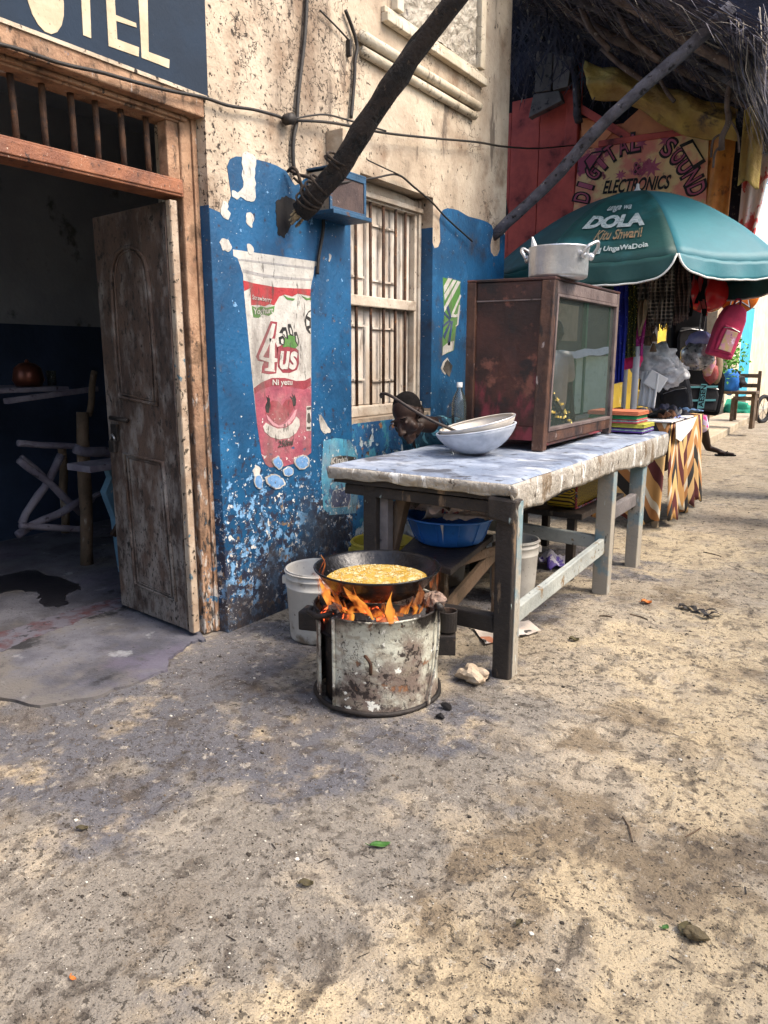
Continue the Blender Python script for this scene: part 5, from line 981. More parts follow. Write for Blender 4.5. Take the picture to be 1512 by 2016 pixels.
# plank top: near edge runs away from the street view
g = G(); g.prism([(-1.941,2.981,0.452)[:2], (-1.575,2.869,0.452)[:2], (-1.709,3.596,0.452)[:2], (-2.122,3.542,0.452)[:2]], lambda u, v, t: (u, v, t), .42, .452); g.build('seat', 'dkwood', bn, bevel=.005)
for (x, y) in ((-1.79, 3.06), (-1.66, 3.58), (-1.98, 3.20), (-2.04, 3.62)):
    g = G(); g.bar((x, y, 0), (x - .01, y, .42), .055, .06, up=(0, 1, 0), jit=.003); g.build('leg', 'barewood', bn, bevel=.004)
g = G(); g.bar((-1.755, 3.09, .12), (-1.67, 3.56, .38), .025, .075, jit=.003); g.build('brace', 'barewood', bn, bevel=.004)
g = G(); g.bar((-1.755, 3.06, .385), (-1.66, 3.58, .385), .025, .05, jit=.003); g.build('side_rail', 'barewood', bn, bevel=.004)
M['bbasin'] = mat('blue_plastic', (.03, .16, .50), (.022, .12, .40), 3, .4, .15, 40, [((.35, .4, .5), 60, .72, .76), ((.01, .04, .12), 8, .62, .72)])
bs = thing('plastic_basin', 'round blue plastic basin full of crumpled newspaper on the low bench', 'basin', (-1.86, 3.36, .45))
bC = Vector((-1.84, 3.33, .455))
g = G(); pr = [(0, 0), (.15, 0), (.17, .01), (.19, .05), (.222, .13), (.238, .135), (.242, .142), (.236, .146), (.222, .142), (.214, .13), (.186, .055), (.165, .016), (0, .008)]
g.lathe(bC, pr, 72); g.v = [(x + .004 * (math.atan2(y - bC.y, x - bC.x) * 9 % 1 < .12), y, z) for x, y, z in g.v]; g.build('basin_shell', 'bbasin', bs, smooth=True)
for k in range(12):
    a = k * pi / 6 + .2; g = G(); g.tube([bC + Vector((r * cos(a), r * sin(a), z)) for r, z in ((.176, .015), (.194, .05), (.222, .125))], .003, 5); g.build('rib', 'bbasin', bs)
g = G(); a_ = -1.22
def bp(r, z, da=0): return bC + Vector((r * cos(a_ + da), r * sin(a_ + da), z))
g.add([bp(.240, .140, -.03), bp(.240, .140, .035), bp(.212, .10, .012), bp(.189, .035, .0), bp(.207, .085, -.006)], [(0, 1, 2), (0, 2, 4), (4, 2, 3)]); g.v = [tuple(Vector(p) + Vector((cos(a_), sin(a_), 0)) * .008) for p in g.v]; g.build('pale_split', 'paper', bs, fix=False)
M['news'] = mat('newspaper', (.62, .50, .45), (.52, .42, .38), 8, .85, .4, 20, [((.07, .06, .06), 80, .60, .66, dict(st=(.3, 1, 1), mask=(9, .4, .55))), ((.4, .1, .08), 11, .70, .73)])
def crumple(name, c, s, seed, m_, label, cat, group=None, rot=0, flatk=.5, n=18, parent=None, amp=.35):
    mt = Matrix.Rotation(rot, 3, 'Z') @ Matrix.Rotation(rnd.uniform(-.4, .4), 3, 'X')
    g = G(); g.grid(n, n, lambda a, b: Vector(c) + mt @ Vector(((a - .5) * s[0] + .3 * s[0] * amp * noise.noise(Vector((a * 3, b * 3, seed))), (b - .5) * s[1] + .3 * s[1] * amp * noise.noise(Vector((a * 3, b * 3, seed + 9))), s[2] * (abs(noise.noise(Vector((a * 2.6, b * 2.6, seed + 4)))) * 1.4 + .25 * abs(noise.noise(Vector((a * 9, b * 9, seed + 2))))))))
    return g.build(name, m_, parent, smooth=True, solid=.0015, label=label, cat=cat, group=group)
for k, (dx, dy, dz, r) in enumerate(((-.10, -.05, .155, .2), (.05, -.07, .155, 1.0), (.0, .05, .20, 2.2), (.10, .03, .17, .6), (-.08, .07, .18, 2.8))):
    crumple('newspaper_sheet', bC + Vector((dx, dy, dz)), (.26, .22, .055), k * 3.3, 'news', ['crumpled newspaper at the left rim of the blue basin', 'crumpled newspaper at the front of the blue basin with red print', 'highest crumpled newspaper in the middle of the blue basin', 'folded newspaper strip at the right rim of the blue basin', 'crumpled newspaper at the back of the blue basin'][k], 'newspaper', 'newspapers in the blue basin', r)
g = G(); cx_ = bC + Vector((.06, -.12, .175)); text(g, 'Bu', quadfn(cx_ + Vector((-.03, -.02, 0)), cx_ + Vector((.055, .005, .005)), cx_ + Vector((-.035, .0, .05))), .01); g.build('headline', 'm_dred', bs, fix=False)
M['wplastic'] = mat('dirty_white_plastic', (.50, .485, .45), (.40, .385, .36), 5, .5, .25, 40, [((.10, .08, .06), 16, .62, .70, dict(det=9)), ((.06, .05, .045), 40, .66, .72, dict(st=(1, 1, .5))), ((.15, .12, .09), 4, .58, .72, dict(z=(0, .2, .15)))])
M['yplastic'] = mat('yellow_plastic', (.38, .30, .03), (.28, .21, .03), 5, .5, .25, 40, [((.08, .06, .03), 12, .6, .7, dict(det=8))])
def bucket(label, c, rt, rb, h, m_, fill=None):
    t = thing('plastic_bucket', label, 'bucket', c)
    c = Vector(c); g = G(); g.lathe(c, [(0, .003), (rb * .98, 0), (rb, .01), (lerp(rb, rt, .72), h * .74), (rt * .985, h * .75), (rt * .99, h * .77), (lerp(rb, rt, .8), h * .775), (lerp(rb, rt, .88), h * .875), (rt * 1.0, h * .88), (rt * 1.005, h * .90), (rt * .96, h * .905), (rt * .97, h * .98), (rt * .985, h), (rt * .96, h), (rt * .93, h * .97), (rb * .95, .02), (0, .015)], 56, wob=.012); g.build('shell', m_, t, smooth=True)
    g = G(); g.tube([c + Vector((rt * 1.0 * cos(a), rt * 1.0 * sin(a), h * .97)) for a in [2 * pi * i / 48 for i in range(48)]], .0045, 6, closed=True); g.build('rim_ring', m_, t, smooth=True)
    for s in (-1, 1):
        p = c + RV * s * rt * 1.0 + Vector((0, 0, h * .82)); g = G(); g.box(p, (.03, .03, .04), rz=.59); g.build('handle_lug', m_, t, bevel=.004)
    if fill: g = G(); g.lathe(c, [(0, h * fill), (rt * .93, h * fill)], 40); g.build('contents', 'darkwater', t)
    return t
M['darkwater'] = mat('dark_greasy_water', (.05, .04, .025), (.03, .025, .018), 9, .2, .3, 30)
bucket('scuffed white plastic bucket standing between the blue wall and the drum stove', (-2.30, 2.80, 0), .170, .150, .365, 'wplastic', .55)
bucket('yellow plastic bucket half hidden behind the table leg', (-2.34, 3.44, 0), .185, .155, .37, 'yplastic', .7)
b_ = bucket('white plastic bucket with faded orange print under the table beside the front leg', (-1.735, 3.93, 0), .147, .130, .365, 'wplastic', .5)
g = G()
def bsurf(u, v): 
    a = -1.15 + u * .5; z = .09 + v * .12; r = lerp(.130, .147, z / .365) + .0015; return Vector((-1.735 + r * cos(a), 3.93 + r * sin(a), z))
g.add([bsurf(.1, 0), bsurf(.5, .0), bsurf(.5, .3), bsurf(.2, .35)], [(0, 1, 2, 3)]); M['orprint'] = mat('faded_orange_print', (.5, .16, .06), (.5, .35, .25), 60, .7, .1, 30); g.build('faded_print', 'orprint', b_, fix=False)
g = G(); vs, fs, _ = textmesh('ng', .02); g.add([bsurf(-.15 + .75 * u, 1.02 + .3 * v) for u, v in vs], fs); M['blprint'] = flat('blue_print', (.1, .13, .3)); g.build('faded_print', 'blprint', b_, fix=False)
bucket('brownish tub stacked behind the yellow bucket under the table', (-2.28, 3.98, 0), .20, .17, .42, 'wplastic')
# bags, wrappers and scraps
M['ankara'] = bpy.data.materials.new('yellow_red_print_bag'); m_ = M['ankara']; m_.use_nodes = True; t_ = m_.node_tree; b = t_.nodes['Principled BSDF']
ge = t_.nodes.new('ShaderNodeNewGeometry'); mp = t_.nodes.new('ShaderNodeMapping'); mp.inputs['Rotation'].default_value = (R(45), 0, 0); mp.inputs['Scale'].default_value = (0, 16, 16)
ck = t_.nodes.new('ShaderNodeTexVoronoi'); ck.feature = 'F1'; ck.distance = 'MANHATTAN' if False else 'CHEBYCHEV'; ck.inputs['Randomness'].default_value = 0; ck.inputs['Scale'].default_value = 1
cr = t_.nodes.new('ShaderNodeValToRGB'); cr.color_ramp.interpolation = 'CONSTANT'
for i, (p, c) in enumerate(((0, (.02, .012, .01)), (.10, (.62, .42, .03)), (.2, (.02, .012, .01)), (.30, (.62, .42, .03)), (.44, (.03, .012, .01)))):
    e_ = cr.color_ramp.elements[i] if i < 2 else cr.color_ramp.elements.new(p)
    e_.position = p; e_.color = (*c, 1)
t_.links.new(ge.outputs['Position'], mp.inputs[0]); t_.links.new(mp.outputs[0], ck.inputs['Vector']); t_.links.new(ck.outputs[0], cr.inputs[0]); t_.links.new(cr.outputs[0], b.inputs[0])
bgt = thing('printed_bag', 'yellow bag with dark diamond print and red edge on the bench under the table', 'bag', (-1.6, 4.7, .46))
g = G(); g.prism([(4.50, .455), (5.02, .452), (5.04, .60), (4.98, .72), (4.75, .78), (4.55, .73), (4.47, .62)], lambda u, v, t: (t + .02 * sin(u * 30) * .3, u, v), -1.78, -1.58); g.build('bag_body', 'ankara', bgt, bevel=.03)
g = G(); g.tube([(-1.575, 4.51, .46), (-1.57, 4.49, .62), (-1.58, 4.56, .73)], .007, 6); g.tube([(-1.575, 5.0, .46), (-1.57, 5.02, .6), (-1.58, 4.97, .72)], .007, 6); g.tube([(-1.572, 4.5, .462), (-1.572, 5.02, .46)], .006, 6); g.build('red_edge', 'm_red', bgt)
g = G(); g.tube(curve([(-1.66, 4.6, .74), (-1.6, 4.68, .84), (-1.6, 4.84, .84), (-1.66, 4.92, .74)], 6), .012, 8); g.build('strap', 'darkiron', bgt, smooth=True)
sh = thing('low_bench', 'dark low shelf bench under the far half of the table carrying the printed bag', 'bench', (-1.7, 4.8, 0))
g = G(); g.bb((-2.1, 4.42, .41), (-1.50, 5.3, .448)); g.build('seat', 'dkwood', sh, bevel=.004)
for x, y in ((-2.05, 4.5), (-1.58, 4.47), (-1.56, 5.22), (-2.05, 5.22)): g = G(); g.bar((x, y, 0), (x, y, .41), .05, .05); g.build('leg', 'dkwood', sh)
M['purple'] = mat('purple_wrapper', (.11, .07, .36), (.5, .48, .56), 7, .45, .4, 20, lo=.50, hi=.54)
crumple('plastic_wrapper', (-1.77,4.782,0), (.26, .17, .10), 5.5, 'purple', 'crumpled purple and white plastic wrapper on the ground under the table', 'wrapper', None, .9)
M['magazine'] = mat('printed_magazine', (.66, .60, .56), (.55, .48, .42), 5, .7, .2, 30, [((.55, .22, .12), 7, .56, .60, dict(det=1)), ((.05, .05, .05), 11, .62, .65, dict(det=2))])
g = G(); q_ = [Vector((-1.683,3.317,0)), Vector((-1.469,3.554,0)), Vector((-1.354,3.451,0)), Vector((-1.52,3.138,0))]
g.grid(14, 10, lambda a, b: q_[0].lerp(q_[1], a).lerp(q_[3].lerp(q_[2], a), b) + Vector((0, 0, .012 + .015 * noise.noise(Vector((a * 4, b * 3, 1))) + .03 * max(0, a - .75)))); g.build('magazine_page', 'magazine', solid=.003, label='torn printed page with orange patch lying behind the front table leg', cat='paper')
M['rock'] = mat('pale_rock', (.50, .42, .32), (.38, .30, .22), 6, .9, .7, 40, [((.15, .11, .08), 10, .6, .7)])
g = G(); g.ico(Vector((-1.386,2.742,0.03)), .058, 3, .5, 5, (1.15, .8, .72), 1.6); g.build('stone', 'rock', label='pale chipped stone between the drum stove and the table leg', cat='stone')
for k, (px, py, r) in enumerate((((878), 1392, .022), (870, 1408, .018), (1012, 1338, .02))):
    p = {0: (-1.351,2.444,0.012), 1: (-1.327,2.36,0.01), 2: (-1.345,2.792,0.012)}[k]
    g = G(); g.ico(p, r, 1, .9, k + 3, (1.3, .8, .7)); g.build('charcoal_lump', 'hole', label=['charcoal lump right of the stove base', 'charcoal lump in front of the stove base, the nearest one', 'charcoal lump beside the pale stone'][k], cat='charcoal')
# ================================================================ DRUM STOVE, PAN AND FIRE
DC = Vector((-1.695, 2.452, 0)); DR = .262; DH = .385
sv = thing('drum_stove', 'charcoal stove made from a cut whitish steel drum with a sooty front slot', 'stove', DC)
M['drum'] = mat('drum_whitish_paint', (.52, .53, .45), (.42, .42, .36), 4, .6, .5, 40,
    [((.14, .095, .08), 5, .50, .66, dict(z=(.0, .30, .17), det=10, amt=.9)), ((.25, .22, .17), 14, .50, .64, dict(det=12, amt=.7, st=(1, 1, 2.5))), ((.03, .022, .02), 22, .55, .62, dict(det=10, h=-.4, z=(.0, .25, .07), mask=(5, .38, .58))), ((.02, .015, .015), 60, .60, .65, dict(det=8, st=(1, 1, .6))), ((.20, .17, .13), 9, .56, .66, dict(det=10, amt=.6)), ((.03, .02, .02), 12, .03, .0, dict(kind='crack', mask=(4, .45, .6))), ((.22, .11, .06), 11, .62, .68, dict(det=8)), ((.02, .016, .015), 3, .62, .70, dict(det=9, ax=[(2, .40, .30, .12)])), ((.72, .72, .66), 16, .62, .66)])
M['soot'] = mat('sooty_steel', (.018, .016, .016), (.035, .028, .025), 8, .6, .5, 50, [((.11, .07, .05), 12, .6, .68)], metal=.3)
slot = R(-109)     # direction of the narrow front slot
sw = .21
g = G(); g.lathe(DC, [(DR * 1.015, 0), (DR * 1.0, .03), (DR * .995, .10), (DR * 1.004, .19), (DR * .995, .28), (DR, DH), (DR + .006, DH + .004), (DR + .004, DH + .010), (DR - .004, DH + .008), (DR - .006, DH - .01), (DR - .007, 0)], 90, slot + sw, slot + 2 * pi - sw, wob=.02); g.build('drum_wall', 'drum', sv, smooth=True)
g = G(); g.lathe(DC, [(DR - .035, .0), (DR - .03, DH - .02)], 20, slot - sw * 1.6, slot + sw * 1.6); g.build('slot_liner', 'soot', sv, smooth=True, solid=.004)
g = G(); g.tube([DC + Vector(((DR + .004) * cos(slot + sw), (DR + .004) * sin(slot + sw), z)) for z in (0, .1, .2, .3, DH)], .008, 6); g.tube([DC + Vector(((DR) * cos(slot - sw), (DR) * sin(slot - sw), z)) for z in (0, .1, .2, .3, DH)], .006, 6); g.build('slot_edge', 'drum', sv, smooth=True)
g = G(); g.tube([DC + Vector(((DR + .006 + .006 * noise.noise(Vector((a * 3, 0, 0)))) * cos(a), (DR + .006) * sin(a), .008 + .006 * noise.noise(Vector((a * 2, 1, 0))))) for a in [slot + 2 * pi * i / 60 for i in range(60)]], .011, 8, closed=True, rough=.4); g.build('base_ring', 'soot', sv, smooth=True)
g = G(); g.lathe(DC, [(0, DH - .10), (DR - .008, DH - .09)], 40); g.build('ash_bed', 'hole', sv)
def dp(a, r, z): return DC + Vector((r * cos(a), r * sin(a), z))
ar = R(22); al = R(-150)
for k, a in enumerate((R(30), R(-163))):
    d = Vector((cos(a), sin(a), 0)); c = DC + d * (DR + .035)
    g = G()
    if k == 0:
        g.lathe(c + Vector((0, 0, .27)), [(.0, 0), (.04, 0), (.042, .09), (.036, .09), (.034, .01), (0, .01)], 20); g.box(c + Vector((-.0, -.02, .22)), (.09, .07, .085), rz=a)
    else: g.box(c + Vector((0, 0, .285)), (.10, .10, .085), rz=a); 
    g.build('air_box', 'soot', sv, bevel=.006)
g = G(); g.tube([dp(R(-140), DR + .02, .372), dp(R(-128), DR + .035, .376), dp(R(-112), DR + .03, .380), dp(R(-104), DR - .02, .395)], .012, 8, rough=.4); g.build('front_handle', 'soot', sv, smooth=True)
g = G(); g.tube(curve([dp(R(-66), DR + .006, .255), dp(R(-64), DR + .022, .255), dp(R(-61), DR + .024, .23), dp(R(-61), DR + .018, .185)], 5), .007, 8); g.build('hook', 'rust', sv, smooth=True)
g = G(); g.tube(curve([dp(R(10), DR + .012, .40), dp(R(8), DR + .018, .30), dp(R(4), DR + .014, .16), dp(R(-4), DR + .014, .06), dp(R(-8), DR + .02, .01)], 6), .006, 6); g.tube([dp(R(14), DR - .0, .405), dp(R(6), DR + .03, .41)], .015, 8); g.build('side_rod', 'drum', sv, smooth=True)
# stones the pan rests on
M['firestone'] = mat('scorched_stone', (.34, .24, .19), (.20, .14, .11), 12, .9, .8, 50, [((.02, .016, .015), 20, .56, .64)])
for k, (a, r, s_) in enumerate(((R(22), DR - .015, .042), (R(140), DR - .03, .04), (R(-110), DR - .05, .026))):
    g = G(); g.ico(dp(a, r, DH + .005 + s_ * .5), s_, 3, .5, k + 11, (1.1, .9, .9), 1.8); g.build('support_stone', 'firestone', label=['pinkish stone under the right side of the frying pan', 'scorched stone under the back of the frying pan', 'small scorched stone at the front rim of the stove'][k], cat='stone')
coal = mat('charcoal', (.014, .013, .014), (.03, .028, .03), 12, .7, .8, 40, [((.30, .29, .30), 9, .60, .68, dict(det=7)), ((.05, .045, .045), 30, .6, .66)])
M['coal'] = coal
ember = mat('glowing_charcoal', (.02, .015, .015), (.3, .08, .03), 14, .8, .8, 40, [((.3, .3, .3), 12, .64, .7)]); t_ = ember.node_tree
nz_ = t_.nodes.new('ShaderNodeTexNoise'); nz_.inputs['Scale'].default_value = 22; cr = t_.nodes.new('ShaderNodeValToRGB'); cr.color_ramp.elements[0].position = .50; cr.color_ramp.elements[0].color = (0, 0, 0, 1); cr.color_ramp.elements[1].position = .68; cr.color_ramp.elements[1].color = (1, .12, .03, 1)
ge = t_.nodes.new('ShaderNodeNewGeometry'); t_.links.new(ge.outputs['Position'], nz_.inputs['Vector']); t_.links.new(nz_.outputs[0], cr.inputs[0]); t_.links.new(cr.outputs[0], t_.nodes['Principled BSDF'].inputs['Emission Color']); t_.nodes['Principled BSDF'].inputs['Emission Strength'].default_value = 2.2; M['ember'] = ember
rc = random.Random(5)
spots_ = [(R(-150), .21), (R(-135), .20), (R(-122), .215), (R(-112), .20), (R(-100), .215), (R(-88), .20), (R(-76), .215), (R(-64), .21), (R(-52), .205), (R(-40), .215), (R(-28), .21), (R(-15), .215), (R(-5), .22), (R(-140), .13), (R(-95), .13), (R(-60), .12), (R(-30), .14), (R(180), .20), (R(165), .21), (R(8), .19)]
cpos = {0: 'at the left rim', 5: 'at the front rim', 12: 'at the right rim'}
for k, (a, r) in enumerate(spots_):
    s_ = rc.uniform(.030, .043); g = G(); rot = Matrix.Rotation(rc.uniform(0, 3), 3, 'Z') @ Matrix.Rotation(rc.uniform(-.6, .6), 3, 'X')
    g.ico(dp(a, r, DH - .055 + s_ * .8 + rc.uniform(0, .018)), s_, 2, .55, k, (1.25, .85, .85), 1.7, rot=rot)
    hot = k in (1, 2, 3, 5, 8, 14, 15, 9)
    g.build('charcoal_lump', 'ember' if hot else 'coal', label='glowing red charcoal lump among the coals in the drum stove' if hot else 'black ashy charcoal lump among the coals in the drum stove', cat='charcoal', group='glowing coals in the stove' if hot else 'black coals in the stove')
# frying pan
pn = thing('frying_pan', 'wide black iron frying pan of bubbling oil over the drum stove', 'pan', (-1.695, 2.452, .42))
PCn = Vector((-1.688, 2.440, .435)); M['iron'] = mat('greasy_black_iron', (.007, .007, .008), (.015, .015, .018), 7, .26, .35, 40, [((.09, .09, .11), 8, .60, .70, dict(det=8)), ((.20, .16, .14), 30, .70, .74)], metal=.5, spec=.6)
pr = [(0, 0), (.13, .0), (.165, .010), (.20, .035), (.235, .075), (.256, .108), (.264, .112), (.266, .118), (.260, .120), (.250, .112), (.228, .080), (.193, .042), (.158, .018), (.12, .010), (0, .010)]
g = G(); g.lathe(PCn, pr, 96, wob=.012); g.build('pan_body', 'iron', pn, smooth=True)
M['oil'] = mat('frying_oil', (.50, .35, .08), (.38, .22, .03), 16, .15, .5, 60, [((.64, .56, .34), 26, .52, .62, dict(det=6, h=.5)), ((.72, .66, .5), 80, .62, .68, dict(h=.5))], dist=.01)
g = G(); g.grid(60, 12, lambda a, b: PCn + Vector((.218 * b * cos(a * 2 * pi), .218 * b * sin(a * 2 * pi), .064 + .006 * noise.noise(Vector((b * cos(a * 2 * pi) * 9, b * sin(a * 2 * pi) * 9, 0))) * (b < .95)))); g.build('frying_oil', 'oil', smooth=True, label='bubbling golden frying oil in the black pan', cat='oil', kind='stuff')
M['foam'] = mat('oil_foam', (.66, .56, .34), (.5, .38, .14), 50, .12, .2, 60)
g = G(); rb = random.Random(2)
for i in range(900):
    a = rb.uniform(0, 2 * pi); r = .205 * rb.random() ** .5
    if noise.noise(Vector((cos(a) * r * 14, sin(a) * r * 14, 4))) < -.12: continue
    g.ico(PCn + Vector((r * cos(a), r * sin(a), .066)), rb.uniform(.0016, .0045), 1, sq=(1, 1, .7))
g.build('oil_bubbles', 'foam', smooth=True, label='pale froth of small bubbles on the frying oil', cat='bubbles', kind='stuff')
# flames
def flamemat(name, c0, c1, st, dens):
    m = bpy.data.materials.new(name); m.use_nodes = True; t = m.node_tree; t.nodes.clear(); o = t.nodes.new('ShaderNodeOutputMaterial')
    em = t.nodes.new('ShaderNodeEmission'); em.inputs[1].default_value = st; tr = t.nodes.new('ShaderNodeBsdfTransparent'); mx = t.nodes.new('ShaderNodeMixShader')
    lw = t.nodes.new('ShaderNodeLayerWeight'); lw.inputs[0].default_value = .35
    ge = t.nodes.new('ShaderNodeNewGeometry'); n = t.nodes.new('ShaderNodeTexNoise'); n.inputs['Scale'].default_value = 14; n.inputs['Detail'].default_value = 4; n.inputs['Distortion'].default_value = 1.2
    mp = t.nodes.new('ShaderNodeMapping'); mp.inputs['Scale'].default_value = (1, 1, .35); t.links.new(ge.outputs['Position'], mp.inputs[0]); t.links.new(mp.outputs[0], n.inputs['Vector'])
    cr = t.nodes.new('ShaderNodeValToRGB'); cr.color_ramp.elements[0].color = (*c0, 1); cr.color_ramp.elements[1].color = (*c1, 1); cr.color_ramp.elements[0].position = .35; cr.color_ramp.elements[1].position = .65
    t.links.new(n.outputs[0], cr.inputs[0]); t.links.new(cr.outputs[0], em.inputs[0])
    r = t.nodes.new('ShaderNodeMapRange'); t.links.new(n.outputs[0], r.inputs[0]); r.inputs[1].default_value = .38; r.inputs[2].default_value = .62; r.inputs[3].default_value = dens * .04; r.inputs[4].default_value = dens
    iv = t.nodes.new('ShaderNodeMath'); iv.operation = 'SUBTRACT'; iv.inputs[0].default_value = 1; t.links.new(lw.outputs[1], iv.inputs[1]); ml = t.nodes.new('ShaderNodeMath'); ml.operation = 'MULTIPLY'; t.links.new(iv.outputs[0], ml.inputs[0]); t.links.new(r.outputs[0], ml.inputs[1])
    t.links.new(ml.outputs[0], mx.inputs[0]); t.links.new(tr.outputs[0], mx.inputs[1]); t.links.new(em.outputs[0], mx.inputs[2]); t.links.new(mx.outputs[0], o.inputs[0]); M[name] = m
flamemat('flame', (.75, .10, .02), (1, .42, .07), .42, 1.0); flamemat('flame_faint', (.7, .14, .05), (.9, .36, .12), .28, .5)
def flame(pts, ws, m_, label, tw=1.0):
    """tongue of fire: a flattened lobed solid following pts"""
    p = curve(pts, 6); n = len(p); g = G(); rs = []
    for i in range(n):
        t = i / (n - 1) * (len(ws) - 1); k = min(int(t), len(ws) - 2); rs.append(.9 * lerp(ws[k], ws[k + 1], t - k) * (1 + .3 * noise.noise(Vector((i * .4, pts[0][0] * 9, 0)))))
    vs = []; N_ = 10
    for i in range(n):
        u = RV * cos(tw * i * .09) + FV * sin(tw * i * .09); v = FV * cos(tw * i * .09) - RV * sin(tw * i * .09)
        for j in range(N_): a = 2 * pi * j / N_; vs.append(p[i] + u * rs[i] * cos(a) + v * rs[i] * .35 * sin(a))
    g.add(vs, [(i * N_ + j, i * N_ + (j + 1) % N_, (i + 1) * N_ + (j + 1) % N_, (i + 1) * N_ + j) for i in range(n - 1) for j in range(N_)])
    g.build('flame', m_, smooth=True, label=label, cat='flame')
YF = 2.19
flame([(-1.799,2.26,0.4019), (-1.816,2.25,0.4668), (-1.836,2.25,0.5174), (-1.822,2.26,0.582), (-1.859,2.28,0.6105)], [.010, .026, .020, .011, .002], 'flame', 'tall orange flame licking the left side of the frying pan')
flame([(-1.72,2.22,0.4393), (-1.746,2.21,0.4586), (-1.784,2.21,0.4834), (-1.838,2.24,0.5411), (-1.821,2.26,0.6035)], [.008, .014, .016, .012, .002], 'flame', 'thin bright curl of flame in front of the tall left flame')
flame([(-1.572,2.21,0.4253), (-1.596,2.2,0.4586), (-1.649,2.2,0.5002), (-1.69,2.205,0.5331), (-1.711,2.21,0.5699)], [.014, .030, .026, .014, .002], 'flame', 'broad orange flame under the front left of the pan')
flame([(-1.534,2.19,0.4226), (-1.561,2.185,0.4595), (-1.602,2.185,0.4926), (-1.629,2.19,0.5374)], [.006, .010, .008, .002], 'flame', 'bright streak of flame inside the broad front flame')
flame([(-1.452,2.19,0.4232), (-1.454,2.185,0.4706), (-1.458,2.185,0.5096), (-1.448,2.19,0.5498)], [.010, .024, .016, .002], 'flame', 'small orange flame under the middle of the pan')
flame([(-1.651,2.2,0.3851), (-1.65,2.2,0.4125), (-1.66,2.2,0.4357)], [.012, .020, .003], 'flame', 'low red flame at the left front rim of the stove')
flame([(-1.737,2.205,0.2727), (-1.738,2.2,0.324), (-1.748,2.205,0.3697)], [.003, .009, .004], 'flame', 'little flame escaping down the stove front slot')
flame([(-1.445,2.36,0.4525), (-1.427,2.36,0.4977), (-1.432,2.36,0.5382)], [.018, .022, .003], 'flame_faint', 'faint flame under the right side of the pan')

def firemat(name, zc, zk, st, th, c0, c1):
    m = bpy.data.materials.new(name); m.use_nodes = True; t = m.node_tree; t.nodes.clear(); o = t.nodes.new('ShaderNodeOutputMaterial'); L = t.links.new
    em = t.nodes.new('ShaderNodeEmission'); em.inputs[1].default_value = st; tr = t.nodes.new('ShaderNodeBsdfTransparent'); mx = t.nodes.new('ShaderNodeMixShader')
    ge = t.nodes.new('ShaderNodeNewGeometry'); mp = t.nodes.new('ShaderNodeMapping'); mp.inputs['Scale'].default_value = (1, 1, .30); L(ge.outputs['Position'], mp.inputs[0])
    n = t.nodes.new('ShaderNodeTexNoise'); n.inputs['Scale'].default_value = 17; n.inputs['Detail'].default_value = 3; n.inputs['Distortion'].default_value = 1.6; L(mp.outputs[0], n.inputs['Vector'])
    sp = t.nodes.new('ShaderNodeSeparateXYZ'); L(ge.outputs['Position'], sp.inputs[0])
    a = t.nodes.new('ShaderNodeMath'); a.operation = 'MULTIPLY_ADD'; L(sp.outputs[2], a.inputs[0]); a.inputs[1].default_value = -zk; a.inputs[2].default_value = zc * zk
    b = t.nodes.new('ShaderNodeMath'); b.operation = 'ADD'; L(n.outputs[0], b.inputs[0]); L(a.outputs[0], b.inputs[1])
    r = t.nodes.new('ShaderNodeMapRange'); r.interpolation_type = 'SMOOTHSTEP'; L(b.outputs[0], r.inputs[0]); r.inputs[1].default_value = th; r.inputs[2].default_value = th + .26; r.inputs[4].default_value = .72
    cr = t.nodes.new('ShaderNodeValToRGB'); cr.color_ramp.elements[0].position = th + .02; cr.color_ramp.elements[0].color = (*c0, 1); cr.color_ramp.elements[1].position = th + .28; cr.color_ramp.elements[1].color = (*c1, 1); L(b.outputs[0], cr.inputs[0]); L(cr.outputs[0], em.inputs[0])
    L(r.outputs[0], mx.inputs[0]); L(tr.outputs[0], mx.inputs[1]); L(em.outputs[0], mx.inputs[2]); L(mx.outputs[0], o.inputs[0]); M[name] = m
firemat('fire_low', .44, 2.6, .42, .52, (.65, .07, .01), (1, .40, .06)); firemat('fire_side', .50, 1.5, .38, .53, (.65, .08, .02), (1, .36, .05)); firemat('fire_faint', .53, 1.3, .20, .55, (.6, .12, .04), (.9, .3, .1))
def sheet(a0, a1, r0, r1, z0, z1, m_, label):
    def f(u, v):
        a = lerp(a0, a1, u); r = lerp(r0, r1, v) + .012 * noise.noise(Vector((u * 5, v * 3, r0 * 40)))
        return DC + Vector((r * cos(a), r * sin(a), lerp(z0, z1, v)))
    g = G(); g.grid(40, 14, f); g.build('flame', m_, smooth=True, label=label, cat='flame')
sheet(R(-170), R(-92), .20, .275, .36, .56, 'fire_side', 'sheet of fire curling up round the left side of the pan')
sheet(R(-165), R(-50), .17, .235, .35, .50, 'fire_low', 'low ragged fire licking under the front of the pan')
sheet(R(-120), R(-5), .15, .20, .35, .47, 'fire_low', 'inner low fire between the coals and the pan bottom')
sheet(R(-60), R(30), .20, .255, .36, .50, 'fire_low', 'low ragged fire under the right front of the pan')
sheet(R(-5), R(60), .255, .285, .42, .68, 'fire_faint', 'faint reddish fire rising at the right rim of the pan')
sheet(R(-235), R(-140), .25, .31, .40, .74, 'fire_faint', 'faint fire rising behind the left rim of the pan')
